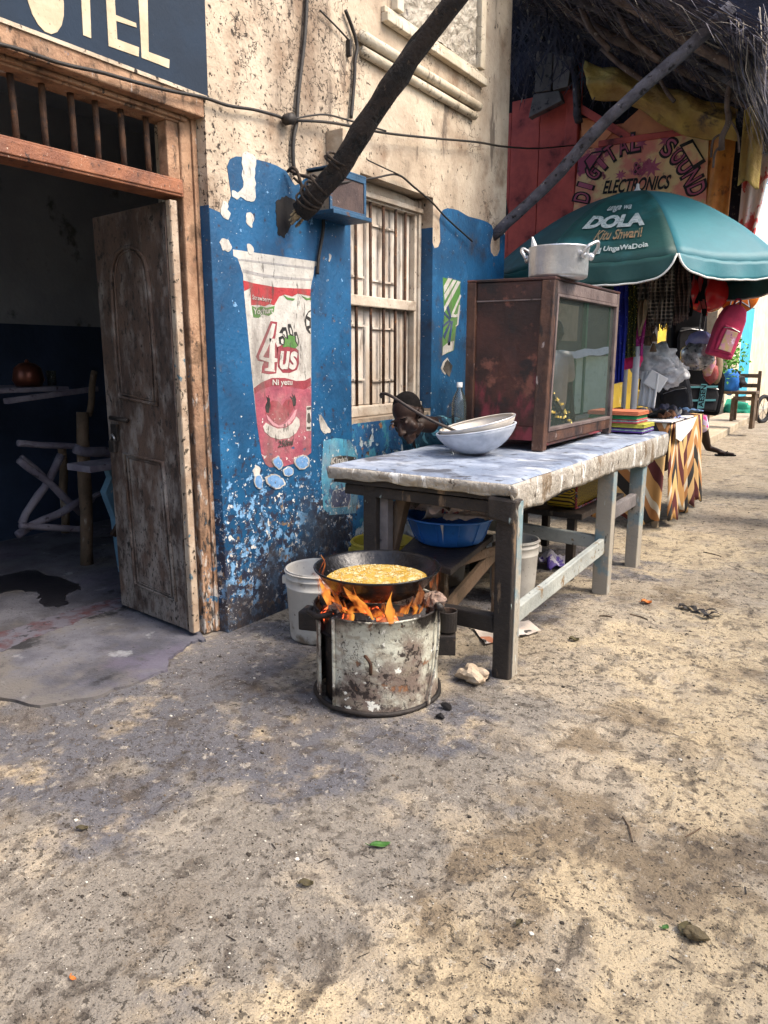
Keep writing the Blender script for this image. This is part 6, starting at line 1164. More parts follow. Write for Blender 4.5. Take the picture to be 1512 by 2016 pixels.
# ================================================================ CLOTH STALL BEHIND THE TABLE
stl = thing('stall_table', 'low trader table under the umbrella draped with cloth', 'table', (-1.9, 6.9, 0))
M['plank'] = mat('plain_plank', (.3, .24, .17), (.2, .15, .1), 5, .8, .3, 40)
g = G(); g.bb((-2.5, 6.28, .82), (-1.47, 7.55, .86)); g.build('top_board', 'plank', stl)
for x, y in ((-2.45, 6.33), (-1.52, 6.35), (-1.52, 7.5), (-2.45, 7.5)): g = G(); g.bar((x, y, 0), (x, y, .82), .05, .05); g.build('leg', 'plank', stl)
# zig-zag printed brown cloth
m_ = bpy.data.materials.new('brown_zigzag_print'); m_.use_nodes = True; M['zig'] = m_; t_ = m_.node_tree; b = t_.nodes['Principled BSDF']; b.inputs['Roughness'].default_value = .8
ge = t_.nodes.new('ShaderNodeNewGeometry'); sp = t_.nodes.new('ShaderNodeSeparateXYZ'); t_.links.new(ge.outputs['Position'], sp.inputs[0])
def mth(op, a, bv):
    n = t_.nodes.new('ShaderNodeMath'); n.operation = op
    for i, v in enumerate((a, bv)):
        if v is None: continue
        if isinstance(v, (int, float)): n.inputs[i].default_value = v
        else: t_.links.new(v, n.inputs[i])
    return n.outputs[0]
sxy = mth('ADD', sp.outputs[0], sp.outputs[1]); tri = mth('PINGPONG', mth('ADD', sxy, mth('MULTIPLY', mth('SINE', mth('MULTIPLY', sxy, 5.0), None), .09)), .36); zz = mth('ADD', sp.outputs[2], mth('MULTIPLY', tri, 1.9)); fr_ = mth('FRACT', mth('MULTIPLY', zz, 1.25), None)
cr = t_.nodes.new('ShaderNodeValToRGB'); cr.color_ramp.interpolation = 'CONSTANT'
for i, (p, c) in enumerate(((0, (.50, .27, .09)), (.22, (.10, .02, .02)), (.42, (.62, .40, .17)), (.62, (.02, .02, .02)), (.78, (.40, .18, .06)), (.90, (.62, .55, .42)))):
    e_ = cr.color_ramp.elements[i] if i < 2 else cr.color_ramp.elements.new(p); e_.position = p; e_.color = (*c, 1)
t_.links.new(fr_, cr.inputs[0]); t_.links.new(cr.outputs[0], b.inputs[0])
zc = thing('draped_cloth', 'brown orange and black zigzag cloth draped over the stall table', 'cloth', (-1.9, 6.9, .87))
def drop(x0, y0, x1, y1, zt, zb, amp, fr, nx_=90, nz_=14):
    d = Vector((x1 - x0, y1 - y0, 0)); L = d.length; d.normalize(); n = Vector((d.y, -d.x, 0))
    return lambda a, b: Vector((x0, y0, 0)) + d * L * a + n * (amp * b * sin(a * fr + 1.3 * sin(a * fr * .37)) + .05 * b) + Vector((0, 0, lerp(zt, zb + .03 * sin(a * fr * .6), b)))
g = G(); g.grid(60, 14, drop(-2.52, 6.25, -1.45, 6.25, .885, .06, .025, 34)); g.build('front_fall', 'zig', zc, smooth=True, solid=.004)
g = G(); g.grid(90, 14, drop(-1.45, 6.25, -1.45, 7.58, .885, .08, .03, 42)); g.build('street_fall', 'zig', zc, smooth=True, solid=.004)
g = G(); g.bb((-2.52, 6.25, .872), (-1.45, 7.58, .885)); g.build('top', 'zig', zc)
M['wcloth'] = mat('white_cloth', (.80, .80, .80), (.7, .7, .7), 5, .8, .3, 30)
g = G(); g.prism([(-2.0, 6.235), (-1.425, 6.235), (-1.425, 7.05), (-1.7, 7.1)], lambda u, v, t: (u, v, t + .006 * sin(u * 30)), .887, .895); g.prism([(6.27, .89), (7.05, .89), (6.9, .80), (6.5, .72), (6.32, .76)], lambda u, v, t: (t, u, v), -1.405, -1.398); g.build('white_cloth', 'wcloth', label='bright white cloth over the near corner of the stall table', cat='cloth')
# hanging goods
def cmat(name, c, c2, s=10, **k): M[name] = mat(name, c, c2, s, .8, .3, 30, **k); return name
def plaid(name, base, l1, l2, f=34):
    m = bpy.data.materials.new(name); m.use_nodes = True; t = m.node_tree; b = t.nodes['Principled BSDF']; b.inputs['Roughness'].default_value = .9
    ge = t.nodes.new('ShaderNodeNewGeometry'); sp = t.nodes.new('ShaderNodeSeparateXYZ'); t.links.new(ge.outputs['Position'], sp.inputs[0]); last = None
    def stripe(out, f, th):
        a = t.nodes.new('ShaderNodeMath'); a.operation = 'MULTIPLY'; a.inputs[1].default_value = f; t.links.new(out, a.inputs[0])
        c = t.nodes.new('ShaderNodeMath'); c.operation = 'FRACT'; t.links.new(a.outputs[0], c.inputs[0])
        d = t.nodes.new('ShaderNodeMath'); d.operation = 'LESS_THAN'; d.inputs[1].default_value = th; t.links.new(c.outputs[0], d.inputs[0]); return d.outputs[0]
    col = base
    for out, ff, th, cc in ((sp.outputs[0], f, .35, l1), (sp.outputs[2], f, .35, l1), (sp.outputs[2], f / 7, .3, l2), (sp.outputs[0], f / 6, .2, l2)):
        x = t.nodes.new('ShaderNodeMix'); x.data_type = 'RGBA'; s_ = stripe(out, ff, th)
        h = t.nodes.new('ShaderNodeMath'); h.operation = 'MULTIPLY'; h.inputs[1].default_value = .55; t.links.new(s_, h.inputs[0]); t.links.new(h.outputs[0], x.inputs[0])
        if isinstance(col, tuple): x.inputs[6].default_value = (*col, 1)
        else: t.links.new(col, x.inputs[6])
        x.inputs[7].default_value = (*cc, 1); col = x.outputs[2]
    t.links.new(col, b.inputs[0]); M[name] = m; return name
plaid('plaid_a', (.022, .02, .02), (.42, .36, .30), (.02, .012, .012)); plaid('plaid_b', (.045, .02, .018), (.16, .11, .09), (.02, .012, .012), 40); plaid('plaid_c', (.05, .05, .05), (.5, .45, .38), (.03, .03, .03), 24)
def hang(name, label, cat, pix, y, m_, folds=4, amp=.02, group=None, n=40, fringe=0, z2=None):
    """cloth hung in the plane y=const from its four photo-traced corners tl, tr, br, bl given as (x, z)"""
    tl, tr, br, bl = pix; g = G()
    def f(a, b):
        x = lerp(lerp(tl[0], tr[0], a), lerp(bl[0], br[0], a), b); z = lerp(lerp(tl[1], tr[1], a), lerp(bl[1], br[1], a), b)
        return (x + .006 * sin(b * 7 + a * 5), y + amp * sin(a * folds * 2 * pi + .6 * sin(b * 3)), z)
    g.grid(n, 24, f); o = g.build(name, m_, smooth=True, solid=.004, label=label, cat=cat, group=group)
    if fringe:
        g = G()
        for i in range(fringe): p = Vector(f(i / fringe, 1)); g.bar(p, p - Vector((rnd.uniform(-.01, .01), rnd.uniform(-.01, .01), rnd.uniform(.03, .06))), .006, .006)
        g.build('fringe', m_, o, kind='stuff')
    return o
cmat('c_blue', (.015, .03, .35), (.01, .02, .22), 8, layers=[((.25, .35, .8), 40, .64, .70, dict())])
cmat('c_gold', (.035, .045, .012), (.02, .03, .01), 30, layers=[((.60, .55, .08), 75, .60, .64, dict())])
cmat('c_mag', (.38, .02, .22), (.25, .015, .15), 20, layers=[((.80, .35, .65), 55, .60, .66, dict())])
cmat('c_pink', (.85, .05, .22), (.8, .04, .18), 8); cmat('c_purp', (.02, .012, .06), (.012, .01, .03), 6); cmat('c_beige', (.34, .26, .18), (.22, .16, .10), 9)
cmat('c_dark', (.007, .007, .009), (.016, .016, .02), 9); cmat('c_school', (.008, .02, .09), (.01, .03, .16), 12, layers=[((.30, .40, .62), 30, .66, .70, dict())])
hang('scarf', 'dark purple cloth hanging in the shadow beside the striped mural', 'scarf', [(-3.117,2.025),(-2.993,2.018),(-2.985,0.9997),(-3.174,0.993)], 5.72, 'c_purp', 3, .03)
hang('scarf', 'narrow black cloth hanging at the wall corner above the bottle', 'scarf', [(-3.113,2.339),(-2.741,2.301),(-2.929,0.8245),(-3.204,0.8105)], 5.80, 'c_dark', 4, .03)
hang('checked_cloth', 'blue and white checked cloth hung above the cabinet, left one', 'cloth', [(-3.034,2.326),(-2.864,2.343),(-2.831,2.005),(-2.96,1.996)], 5.6, 'c_school', 3, .03)
hang('checked_cloth', 'blue and white checked cloth hung above the cabinet, right one', 'cloth', [(-2.845,2.178),(-2.726,2.108),(-2.731,1.999),(-2.831,1.997)], 5.58, 'c_school', 3, .02)
hang('scarf', 'royal blue scarf with pale dots hanging right behind the cabinet', 'scarf', [(-1.989,2.079),(-1.864,2.072),(-1.848,1.209),(-1.941,1.19)], 6.30, 'c_blue', 3, .02)
hang('scarf', 'black scarf with gold glitter hanging beside the royal blue one', 'scarf', [(-1.895,2.078),(-1.813,2.073),(-1.776,1.417),(-1.876,1.4)], 6.35, 'c_gold', 2, .02)
hang('scarf', 'magenta scarf with shiny pattern hanging beside the gold one', 'scarf', [(-1.844,1.837),(-1.739,1.873),(-1.732,1.425),(-1.815,1.417)], 6.40, 'c_mag', 2, .015)
hang('scarf', 'plain hot pink hem of cloth hanging below the magenta scarf', 'scarf', [(-1.906,1.417),(-1.738,1.433),(-1.748,1.333),(-1.89,1.307)], 6.42, 'c_pink', 1, .01)
hang('scarf', 'grey checked scarf hanging between the glitter scarf and the big plaid cloth', 'scarf', [(-1.831,2.093),(-1.709,2.085),(-1.713,1.811),(-1.802,1.786)], 6.38, 'plaid_c', 3, .02)
hang('shawl', 'fine black and beige checked shawl hanging under the umbrella notch', 'shawl', [(-1.685,2.075),(-1.503,2.206),(-1.463,1.688),(-1.659,1.709)], 6.2, 'plaid_a', 5, .03, fringe=40)
hang('shawl', 'dark brown plaid shawl with fringe right of the checked shawl', 'shawl', [(-1.522,2.206),(-1.387,2.114),(-1.358,1.753),(-1.484,1.706)], 6.25, 'plaid_b', 4, .03, fringe=34)
hang('shawl', 'dark shawl lower edge showing behind the checked shawl', 'shawl', [(-1.78,1.841),(-1.528,1.831),(-1.549,1.686),(-1.76,1.675)], 6.5, 'plaid_b', 5, .03, fringe=30)
hang('scarf', 'knotted beige scarf twisted in front of the magenta scarf', 'scarf', [(-1.793,1.863),(-1.704,1.868),(-1.741,1.588),(-1.765,1.58)], 6.33, 'c_beige', 2, .035)
for k in range(2):
    q = [(-1.755,6.6,1.637), (-1.705,6.6,1.586)][k]; t = thing('bell_pendant', ['pair of small brown bells hanging left before the yellow wall', 'pair of small brown bells hanging right and lower before the yellow wall'][k], 'bells', q)
    for j in range(2): g = G(); g.lathe(Vector(q) - Vector((0, 0, .085 * j)), [(0, .03), (.012, .02), (.030, -.04), (.026, -.045), (0, -.03)], 12); g.build('bell', 'barewood', t, smooth=True)
    g = G(); g.tube([Vector(q) + Vector((0, 0, .02)), Vector(q) + Vector((0, 0, .5))], .003, 5); g.build('cord', 'cable', t)
g = G(); p = Vector((-1.783,6.4,1.004)); g.tube([(p.x, 6.4, .88), (p.x, 6.4, 1.5)], .028, 12); g.build('white_pipe', 'whitepipe', smooth=True, label='short white pipe standing on the stall below the pink scarf', cat='pipe')
# folded cloth pile on the table end
cmat('f0', (.12, .05, .28), (.08, .03, .2), 40); cmat('f1', (.42, .40, .06), (.3, .28, .05), 30); cmat('f2', (.42, .04, .06), (.5, .1, .1), 30); cmat('f3', (.48, .16, .07), (.42, .12, .06), 20); cmat('f4', (.02, .20, .07), (.02, .16, .06), 20); cmat('f5', (.10, .22, .3), (.4, .5, .4), 40)
px0 = -1.56
for k, (m_, lab) in enumerate((('f0', 'folded purple striped cloth at the bottom of the pile on the table end'), ('f1', 'folded olive yellow cloth second from the bottom of the pile'), ('f2', 'folded red and cream cloth in the middle of the pile'), ('f4', 'folded green cloth below the top of the pile'), ('f3', 'folded orange brown cloth on top of the pile'))):
    z0_ = .897 + .030 * k; t = thing('folded_cloth', lab, 'folded cloth', (-1.6, 5.32, z0_), 'folded cloths piled on the table end')
    x0, x1 = -1.97, -1.36 + .02 * sin(k * 2) - .015 * k
    for j in range(3):
        g = G(); zz_ = z0_ + .0095 * j
        pts_ = [(x0, zz_), (x1 - .01, zz_), (x1, zz_ + .004), (x1 - .01, zz_ + .009), (x0, zz_ + .009)]
        g.prism(pts_, lambda u, v, t_: (u, t_, v + .004 * sin(u * 9 + k)), 5.17 + .004 * j, 5.45 - .004 * j); g.build('fold', m_ if j != 1 else ('f5' if k in (2, 0) else 'wcloth' if k == 2 else m_), t, bevel=.003)
# shoes, shirts and bags heaped on the stall
M['denim'] = mat('dark_clothes', (.02, .022, .03), (.05, .055, .07), 9, .8, .5, 20)
heap = [((1225, 780), .30, .05, 'c_dark', 'black rumpled shirt lying behind the cabinet end', 0), ((1250, 792), .42, .05, 'c_dark', 'black sandals heap in the middle of the stall', 1),
        ((1290, 782), .34, .06, 'alu2', 'grey and white shirt folded over the stall edge', 2), ((1306, 797), .16, .07, 'c_brown', 'brown ribbed hat on the stall edge', 3),
        ((1330, 800), .24, .06, 'c_navy', 'dark navy shirt near the backpack', 4), ((1350, 802), .14, .06, 'c_denim', 'pale blue denim roll at the far stall end', 5), ((1262, 804), .44, .035, 'alu2', 'pale grey trousers spread along the stall front', 6), ((1318, 806), .30, .04, 'c_bluep', 'blue patterned scarf crumpled on the white cloth', 7)]
cmat('alu2', (.36, .37, .38), (.08, .08, .09), 14); cmat('c_brown', (.15, .065, .03), (.08, .03, .015), 30); cmat('c_navy', (.012, .016, .05), (.02, .02, .03), 9); cmat('c_denim', (.12, .22, .38), (.08, .15, .3), 20); cmat('c_bluep', (.03, .06, .4), (.4, .45, .6), 30)
HP = [(-2.58,8.778,0.94), (-2.126,7.682,0.94), (-2.211,8.799,0.95), (-1.825,7.592,0.94), (-1.725,7.659,0.94), (-1.607,7.553,0.94), (-1.965,7.32,0.92), (-1.738,7.474,0.92)]
HPx = [(-1.95, 6.4), (-1.80, 6.5), (-1.72, 6.85), (-1.60, 6.6), (-1.62, 7.0), (-1.58, 7.35), (-1.78, 6.36), (-1.62, 6.75)]
for k, ((_, s_, h_, m_, lab, sd_), (x, y)) in enumerate(zip(heap, HPx)):
    crumple('garment', (x, y, .89), (s_ * 1.1, .30, h_ * 1.5), k * 2.7, m_, lab, 'garment', 'clothes heaped on the stall', .3 * k, n=16)
M['clearbag'] = M['pet']
cmat('bagfoil', (.80, .80, .82), (.42, .43, .46), 14); M['bagfoil'].node_tree.nodes['Principled BSDF'].inputs['Roughness'].default_value = .3
for k, (p, s_, lab) in enumerate((((-1.792,6.95,1.373), (.20, .12, .15), 'grey silvery plastic bundle behind the stall, left one'), ((-1.678,7,1.27), (.18, .12, .12), 'grey silvery plastic bundle beside the small head'))):
    g = G(); g.ico(p, 1, 4, .45, k + 2, s_, 3.0); g.build('plastic_bundle', 'bagfoil', smooth=True, label=lab, cat='plastic bag')
g = G(); g.box((-1.695,6.7,1.21), (.17, .03, .14), rz=.5, ry=.5); g.build('folded_shirt', 'wcloth', bevel=.01, label='white wrapped shirt tilted above the stall goods', cat='shirt')
for k, x in enumerate((1262, 1274, 1285)):
    p = [(-1.81,6.7,1.12), (-1.761,6.7,1.112), (-1.713,6.7,1.105)][k]; g = G(); g.grid(8, 14, lambda a, b: (p[0] + .05 * a - .02 * b, 6.7 + .015 * sin(a * 6), p[2] + .17 - .30 * b)); g.build('strip_cloth', 'wcloth', smooth=True, solid=.004, label=['white cloth strip, leftmost of three under the pink hem', 'white cloth strip, middle of three under the pink hem', 'white cloth strip, rightmost of three under the pink hem'][k], cat='cloth', group='white cloth strips on the stall')

def pack(name, label, c, s, m_, rz, tilt, cat='backpack', trim='c_dark', extra=None):
    t = thing(name, label, cat, c); mt = Matrix.Rotation(rz, 3, 'Z') @ Matrix.Rotation(tilt, 3, 'Y')
    def P(x, y, z): return Vector(c) + mt @ Vector((x * s[0], y * s[1], z * s[2]))
    out = [(-.5, -.5), (.5, -.5), (.52, 0), (.5, .25), (.38, .43), (.15, .5), (-.15, .5), (-.38, .43), (-.5, .25), (-.52, 0)]
    g = G(); g.prism(out, lambda u, v, q: P(u, q, v), -.5, .5); g.build('bag_body', m_, t, bevel=min(s) * .18)
    pk_ = [(-.36, -.42), (.36, -.42), (.38, -.1), (.3, .08), (-.3, .08), (-.38, -.1)]
    g = G(); g.prism(pk_, lambda u, v, q: P(u, q, v), -.72, -.5); g.build('front_pocket', trim, t, bevel=min(s) * .1)
    g = G(); g.tube([P(-.33, -.73, .02), P(0, -.735, .05), P(.33, -.73, .02)], .004, 5); g.build('zip', 'steel', t)
    g = G(); g.tube(curve([P(-.12, .1, .5), P(-.08, .1, .60), P(.08, .1, .60), P(.12, .1, .5)], 5), .009, 6); g.build('top_handle', trim, t, smooth=True)
    for s_ in (-1, 1): g = G(); g.tube(curve([P(s_ * .25, .5, .45), P(s_ * .36, 1.0, .1), P(s_ * .34, .7, -.4)], 6), .012, 6); g.build('strap', trim, t, smooth=True)
    return t, P
cmat('c_black', (.004, .004, .005), (.008, .008, .010), 9); M['c_black'].node_tree.nodes['Principled BSDF'].inputs['Specular IOR Level'].default_value = .1; cmat('c_pinkbag', (.55, .04, .12), (.4, .03, .10), 10); M['tealstrip'] = flat('teal_reflective_strip', (.12, .34, .38), .4)
bk, BP = pack('backpack', 'black backpack with teal strips and vertical lettering hung beside the stall', (-1.591,7.9,1.108), (.46, .22, .50), 'c_black', R(30), R(4))
for z in (.02, -.24): g = G(); g.bar(BP(-.30, -.76, z), BP(.30, -.76, z + .05), .012, .018); g.build('reflective_strip', 'tealstrip', bk)
g = G(); g.prism([(-.06, -.38), (.08, -.36), (.07, .10), (-.05, .10)], lambda u, v, q: BP(u, q, v), -.80, -.75); g.build('label_strip', 'tealstrip', bk)
g = G(); vs, fs, _ = textmesh('AESEN', .02); g.add([BP(.06 - .11 * v, -.81, -.34 + .42 * u) for u, v in vs], fs); g.build('lettering', 'c_black', bk, fix=False)
pack('backpack', 'tall black backpack hanging above and behind the teal striped one', (-1.774,8.1,1.658), (.34, .20, .62), 'c_black', R(30), R(-2))
pack('backpack', 'dark navy rucksack leaning on the stall goods', (-1.757,7.5,1.093), (.34, .24, .42), 'denim', R(30), R(-14))
pp, PP = pack('school_bag', 'pink child school bag with shiny picture pocket hanging from the umbrella edge', (-1.238,7.2,1.636), (.22, .11, .46), 'c_pinkbag', R(32), R(16), 'school bag', 'c_pinkbag')
M['shinypic'] = mat('shiny_picture', (.60, .28, .42), (.55, .4, .2), 16, .25, .2, 20, [((.8, .6, .75), 20, .6, .64), ((.3, .1, .3), 24, .62, .66)])
g = G(); g.prism([(-.24, -.38), (.28, -.38), (.28, .0), (-.2, .0)], lambda u, v, q: PP(u, q, v), -.80, -.73); g.build('picture_pocket', 'shinypic', pp, bevel=.004)
# balloons
M['redball'] = mat('red_balloon', (.70, .025, .025), (.62, .02, .025), 4, .15, 0, 10); M['orball'] = mat('orange_balloon', (.78, .20, .02), (.7, .16, .02), 4, .2, 0, 10); M['silver'] = mat('silver_foil', (.60, .60, .62), (.2, .2, .22), 20, .18, .5, 30, [((.03, .03, .03), 18, .60, .63)], metal=.6)
def balloon(label, c, r, m_, sq=(1, 1, 1.0)):
    t = thing('balloon', label, 'balloon', c); g = G(); g.ico(c, r, 4, 0, 0, sq); g.build('balloon_skin', m_, t, smooth=True); g = G(); g.lathe(Vector(c) - Vector((0, 0, r * sq[2] + .02)), [(.015, 0), (.004, .02), (.0, .022)], 10); g.build('knot', m_, t); g = G(); g.tube([Vector(c) - Vector((0, 0, r * sq[2] + .02)), Vector(c) - Vector((.03, 0, r + .4))], .0015, 4); g.build('string', 'piping', t); return t
balloon('shiny round red balloon under the right half of the umbrella', (-1.503,7.6,1.993), .185, 'redball', (1, 1, .96))
ob = balloon('orange foil balloon with a big star outline at the right edge', (-1.253,7.7,1.979), .175, 'orball', (1, .55, 1))
oc = Vector((-1.253,7.7,1.979)); g = G(); fx_ = Vector((.3, -.95, 0)).normalized(); sx_ = Vector((.95, .3, 0))
def st_(k_, off): 
    return [oc + fx_ * (.098 + off) + sx_ * (k_ * (.15 if i % 2 == 0 else .065) * cos(i * pi / 5 + .3)) + Vector((0, 0, k_ * (.15 if i % 2 == 0 else .065) * sin(i * pi / 5 + .3))) for i in range(10)]
g.add(st_(1.12, 0), [tuple(range(10))]); g.add(st_(1.0, .002), [tuple(range(10))], 1); g.add(st_(.86, .004), [tuple(range(10))], 2); g.build('star_print', ['sky_trim', 'c_black', 'orball'] if 'sky_trim' in M else ['c_dark', 'wcloth', 'orball'], ob, fix=False)
cb_ = thing('cap_bunch', 'silver sequinned cap with blue crown dangling on a chain before the black backpack', 'cap', (-1.498,7.3,1.473))
g = G(); g.ico((-1.494,7.3,1.427), .15, 3, .2, 2, (1, .7, .9)); g.build('sequin_crown', 'silver', cb_, smooth=True)
cmat('c_lav', (.20, .22, .52), (.4, .4, .6), 6); g = G(); g.ico((-1.482,7.32,1.554), .12, 3, .15, 6, (1, .7, .75)); g.build('blue_crown', 'c_lav', cb_, smooth=True)
g = G(); g.tube(curve([(-1.493,7.3,1.63), (-1.485,7.3,1.742), (-1.483,7.3,1.875), (-1.498,7.3,2.051)], 5), .006, 6); g.build('chain', 'steel', cb_)
for k, (c, m_, sz, lab) in enumerate((((-1.394,7.35,1.359), 'shinypic', (.06, .05, .12), 'shiny pink and blue trinket below the silver cap'), ((-1.378,7.4,1.267), 'm_red', (.07, .05, .10), 'red trinket hanging right of the silver cap'), ((-1.35,7.5,1.335), 'c_beige', (.05, .05, .17), 'brown leather sole hanging beside the pink bag'))):
    g = G(); g.ico(c, 1, 2, .3, k, sz); g.build('trinket', m_, smooth=True, label=lab, cat='trinket', group='trinkets hung by the caps')
hk = thing('red_black_ribbons', 'red and black ribbons hanging from the umbrella ribs beside the red balloon', 'ribbons', (-1.482,7,2.027))
for k in range(9):
    p = Vector((-1.487,7,2.09)) + Vector((rnd.uniform(-.09, .07), rnd.uniform(-.05, .05), .05)); g = G(); g.grid(2, 10, lambda a, b: p + Vector((.03 * a + .015 * sin(b * 7 + k), .01 * sin(b * 5 + k), -.32 * b * (1 + .2 * sin(k))))); g.build('ribbon', 'm_red' if k % 3 == 0 else 'c_black', hk, solid=.002)
M['leafgreen'] = mat('bright_leaves', (.10, .36, .04), (.20, .48, .08), 12, .6, .2, 30)
g = G(); c = Vector((-1.387,8.3,1.43)); rg = random.Random(4)
for i in range(420):
    d = Vector((rg.gauss(0, 1), rg.gauss(0, 1), rg.gauss(0, 1))).normalized(); p = c + Vector((d.x * .18, d.y * .16, d.z * .27)) * rg.random() ** .4; u = Vector((rg.gauss(0, 1), rg.gauss(0, 1), rg.gauss(-.5, 1))).normalized() * .045; v = u.cross(d).normalized() * .012
    g.add([p, p + u * .5 + v, p + u, p + u * .5 - v], [(0, 1, 2, 3)])
g.build('hanging_plant', 'leafgreen', fix=False, label='bunch of bright green leaves hanging beyond the pink bag', cat='plant', kind='stuff')

# seated trader: only head and one leg show between the goods
wm = thing('person', 'seated trader in black with floral leggings and one sandalled foot out on the street', 'person', (-2.5, 11.5, 0))
F = Vector((-1.977,11.71,0.03)); KN = Vector((-2.28,11.45,0.6644)); AN = Vector((-2.138,11.75,0.0974))
body('body', [('c', KN, .10, vl(KN, AN, .4), .088), ('c', vl(KN, AN, .4), .088, AN, .048), ('c', AN, .046, F + Vector((.02, .02, .03)), .032), ('c', F + Vector((0, 0, .02)), .034, F + Vector((.13, .05, .0)), .028), ('e', F + Vector((.16, .06, 0)), (.05, .04, .02)),
              ('c', KN, .085, (-2.75, 11.9, .52), .11), ('c', (-2.75, 11.9, .52), .15, (-2.8, 12.0, 1.05), .14), ('c', (-2.8, 12.0, 1.05), .06, (-2.8, 11.95, 1.25), .055), ('e', (-2.8, 11.93, 1.36), (.085, .10, .12)),
              ('c', (-2.6, 11.95, 1.05), .055, (-2.5, 11.8, .72), .045), ('c', (-2.5, 11.8, .72), .042, (-2.45, 11.55, .65), .03), ('c', (-3.0, 11.95, 1.05), .055, (-3.05, 11.8, .72), .045), ('c', (-3.05, 11.8, .72), .042, (-2.9, 11.55, .65), .03),
              ('c', (-2.9, 11.9, .5), .11, (-2.72, 11.45, .50), .075), ('c', (-2.72, 11.45, .5), .07, (-2.72, 11.5, .2), .04)], 'skin', wm, .014, 4)
cmat('floral', (.42, .30, .55), (.6, .55, .6), 10, layers=[((.7, .06, .3), 11, .58, .60, dict(det=1)), ((.7, .5, .08), 14, .62, .64, dict(det=1))])
body('leggings', [('c', KN + (AN - KN) * .42, .105, KN, .115), ('c', KN, .10, (-2.75, 11.9, .52), .13), ('c', (-2.9, 11.9, .5), .13, (-2.72, 11.45, .50), .09)], 'floral', wm, .014, 3)
body('top', [('c', (-2.75, 11.92, .50), .18, (-2.8, 12.0, 1.06), .17), ('c', (-2.6, 11.97, 1.07), .075, (-2.54, 11.86, .85), .065), ('c', (-3.0, 11.97, 1.07), .075, (-3.04, 11.86, .85), .065)], 'c_black', wm, .014, 3)
g = G(); g.prism([(-.05, -.04), (.20, -.045), (.24, 0), (.20, .045), (-.05, .04)], lambda u, v, t: F + Vector((u * .93 - v * .36, u * .36 + v * .93, t)), -.03, -.012); g.tube([F + Vector((.08, -.03, -.01)), F + Vector((.11, .03, .035)), F + Vector((.06, .09, -.01))], .01, 6); g.build('sandal', 'c_black', wm)
ws = thing('plastic_stool', 'dark stool under the seated trader beyond the stall', 'stool', (-2.75, 11.9, 0))
g = G(); g.box((-2.75, 11.9, .36), (.38, .36, .04)); g.build('seat', 'c_dark', ws, bevel=.01)
for a in (-1, 1):
    for b in (-1, 1): g = G(); g.bar((-2.75 + a * .17, 11.9 + b * .15, .13), (-2.75 + a * .13, 11.9 + b * .12, .35), .04, .04); g.build('leg', 'c_dark', ws)
ch_ = thing('person', 'person in a dark top whose small dark head shows behind the silvery bundles', 'person', (-2.6, 9.5, 0)); hc = Vector((-2.214,9.4,1.4))
body('body', [('e', hc, (.085, .095, .115)), ('e', hc + Vector((.03, -.085, -.03)), (.02, .025, .025)), ('c', hc + Vector((0, .02, -.1)), .05, hc + Vector((0, .06, -.2)), .06), ('c', hc + Vector((0, .06, -.28)), .15, hc + Vector((0, .06, -.7)), .15), ('c', hc + Vector((-.1, 0, -.75)), .09, hc + Vector((-.1, -.3, -.78)), .07), ('c', hc + Vector((-.1, -.3, -.78)), .06, (hc.x - .1, hc.y - .3, .12), .04), ('c', hc + Vector((.1, 0, -.75)), .09, hc + Vector((.1, -.3, -.78)), .07), ('c', hc + Vector((.1, -.3, -.78)), .06, (hc.x + .1, hc.y - .3, .12), .04)], 'skin', ch_, .014, 3)
body('top', [('c', hc + Vector((0, .06, -.28)), .175, hc + Vector((0, .06, -.72)), .17), ('c', hc + Vector((-.18, .05, -.28)), .06, hc + Vector((.18, .05, -.28)), .06)], 'c_navy', ch_, .014, 3)
# ================================================================ FAR STREET
M['yellow'] = mat('yellow_wall', (.62, .44, .04), (.52, .34, .03), 4, .8, .3, 30, [((.15, .11, .05), 12, .60, .68, dict(mask=(2, .4, .6))), ((.7, .6, .3), 7, .6, .66)])
M['palewall'] = mat('pale_wall', (.62, .55, .42), (.5, .42, .3), 3, .85, .3, 30, [((.2, .15, .1), 8, .6, .7)])
M['tanpost'] = mat('tan_post', (.36, .28, .19), (.26, .19, .12), 6, .85, .4, 30, [((.1, .07, .05), 20, .6, .7)])
M['darkopen'] = mat('dark_doorway', (.035, .028, .028), (.02, .018, .02), 3, .9, .1, 30); M['skyblue'] = mat('sky_blue_door', (.04, .40, .60), (.03, .33, .5), 5, .5, .2, 30)
fs_ = thing('yellow_shop', 'low yellow painted shop front with posts far down the left of the street', 'building', (-3.3, 13, 0))
FXw = -3.25
def seg(y0, y1, m_, name, x=FXw, z0=0, z1=3.2, p=fs_, t=.3): g = G(); g.bb((x - t, y0, z0), (x, y1, z1)); return g.build(name, m_, p, bevel=.01)
seg(9.0, 11.9, 'yellow', 'wall'); seg(11.9, 12.5, 'yellow', 'lower_wall', z1=.9); seg(12.0, 12.45, 'darkopen', 'opening', FXw - .15, .9, 2.3); seg(11.9, 12.5, 'yellow', 'upper_wall', z0=2.3, z1=3.2)
seg(12.5, 12.8, 'darkopen', 'door'); seg(12.8, 14.4, 'yellow', 'wall'); seg(14.4, 14.9, 'darkopen', 'opening', FXw - .1); seg(14.9, 15.6, 'palewall', 'pillar')
seg(15.6, 17.6, 'darkopen', 'opening', FXw - .3); seg(13.35, 13.6, 'palewall', 'post', FXw + .12, .15, 3.2, t=.1)
ps = thing('pale_shop', 'pale plastered shop with tan posts and sky blue door at the far end', 'building', (-3.3, 20, 0))
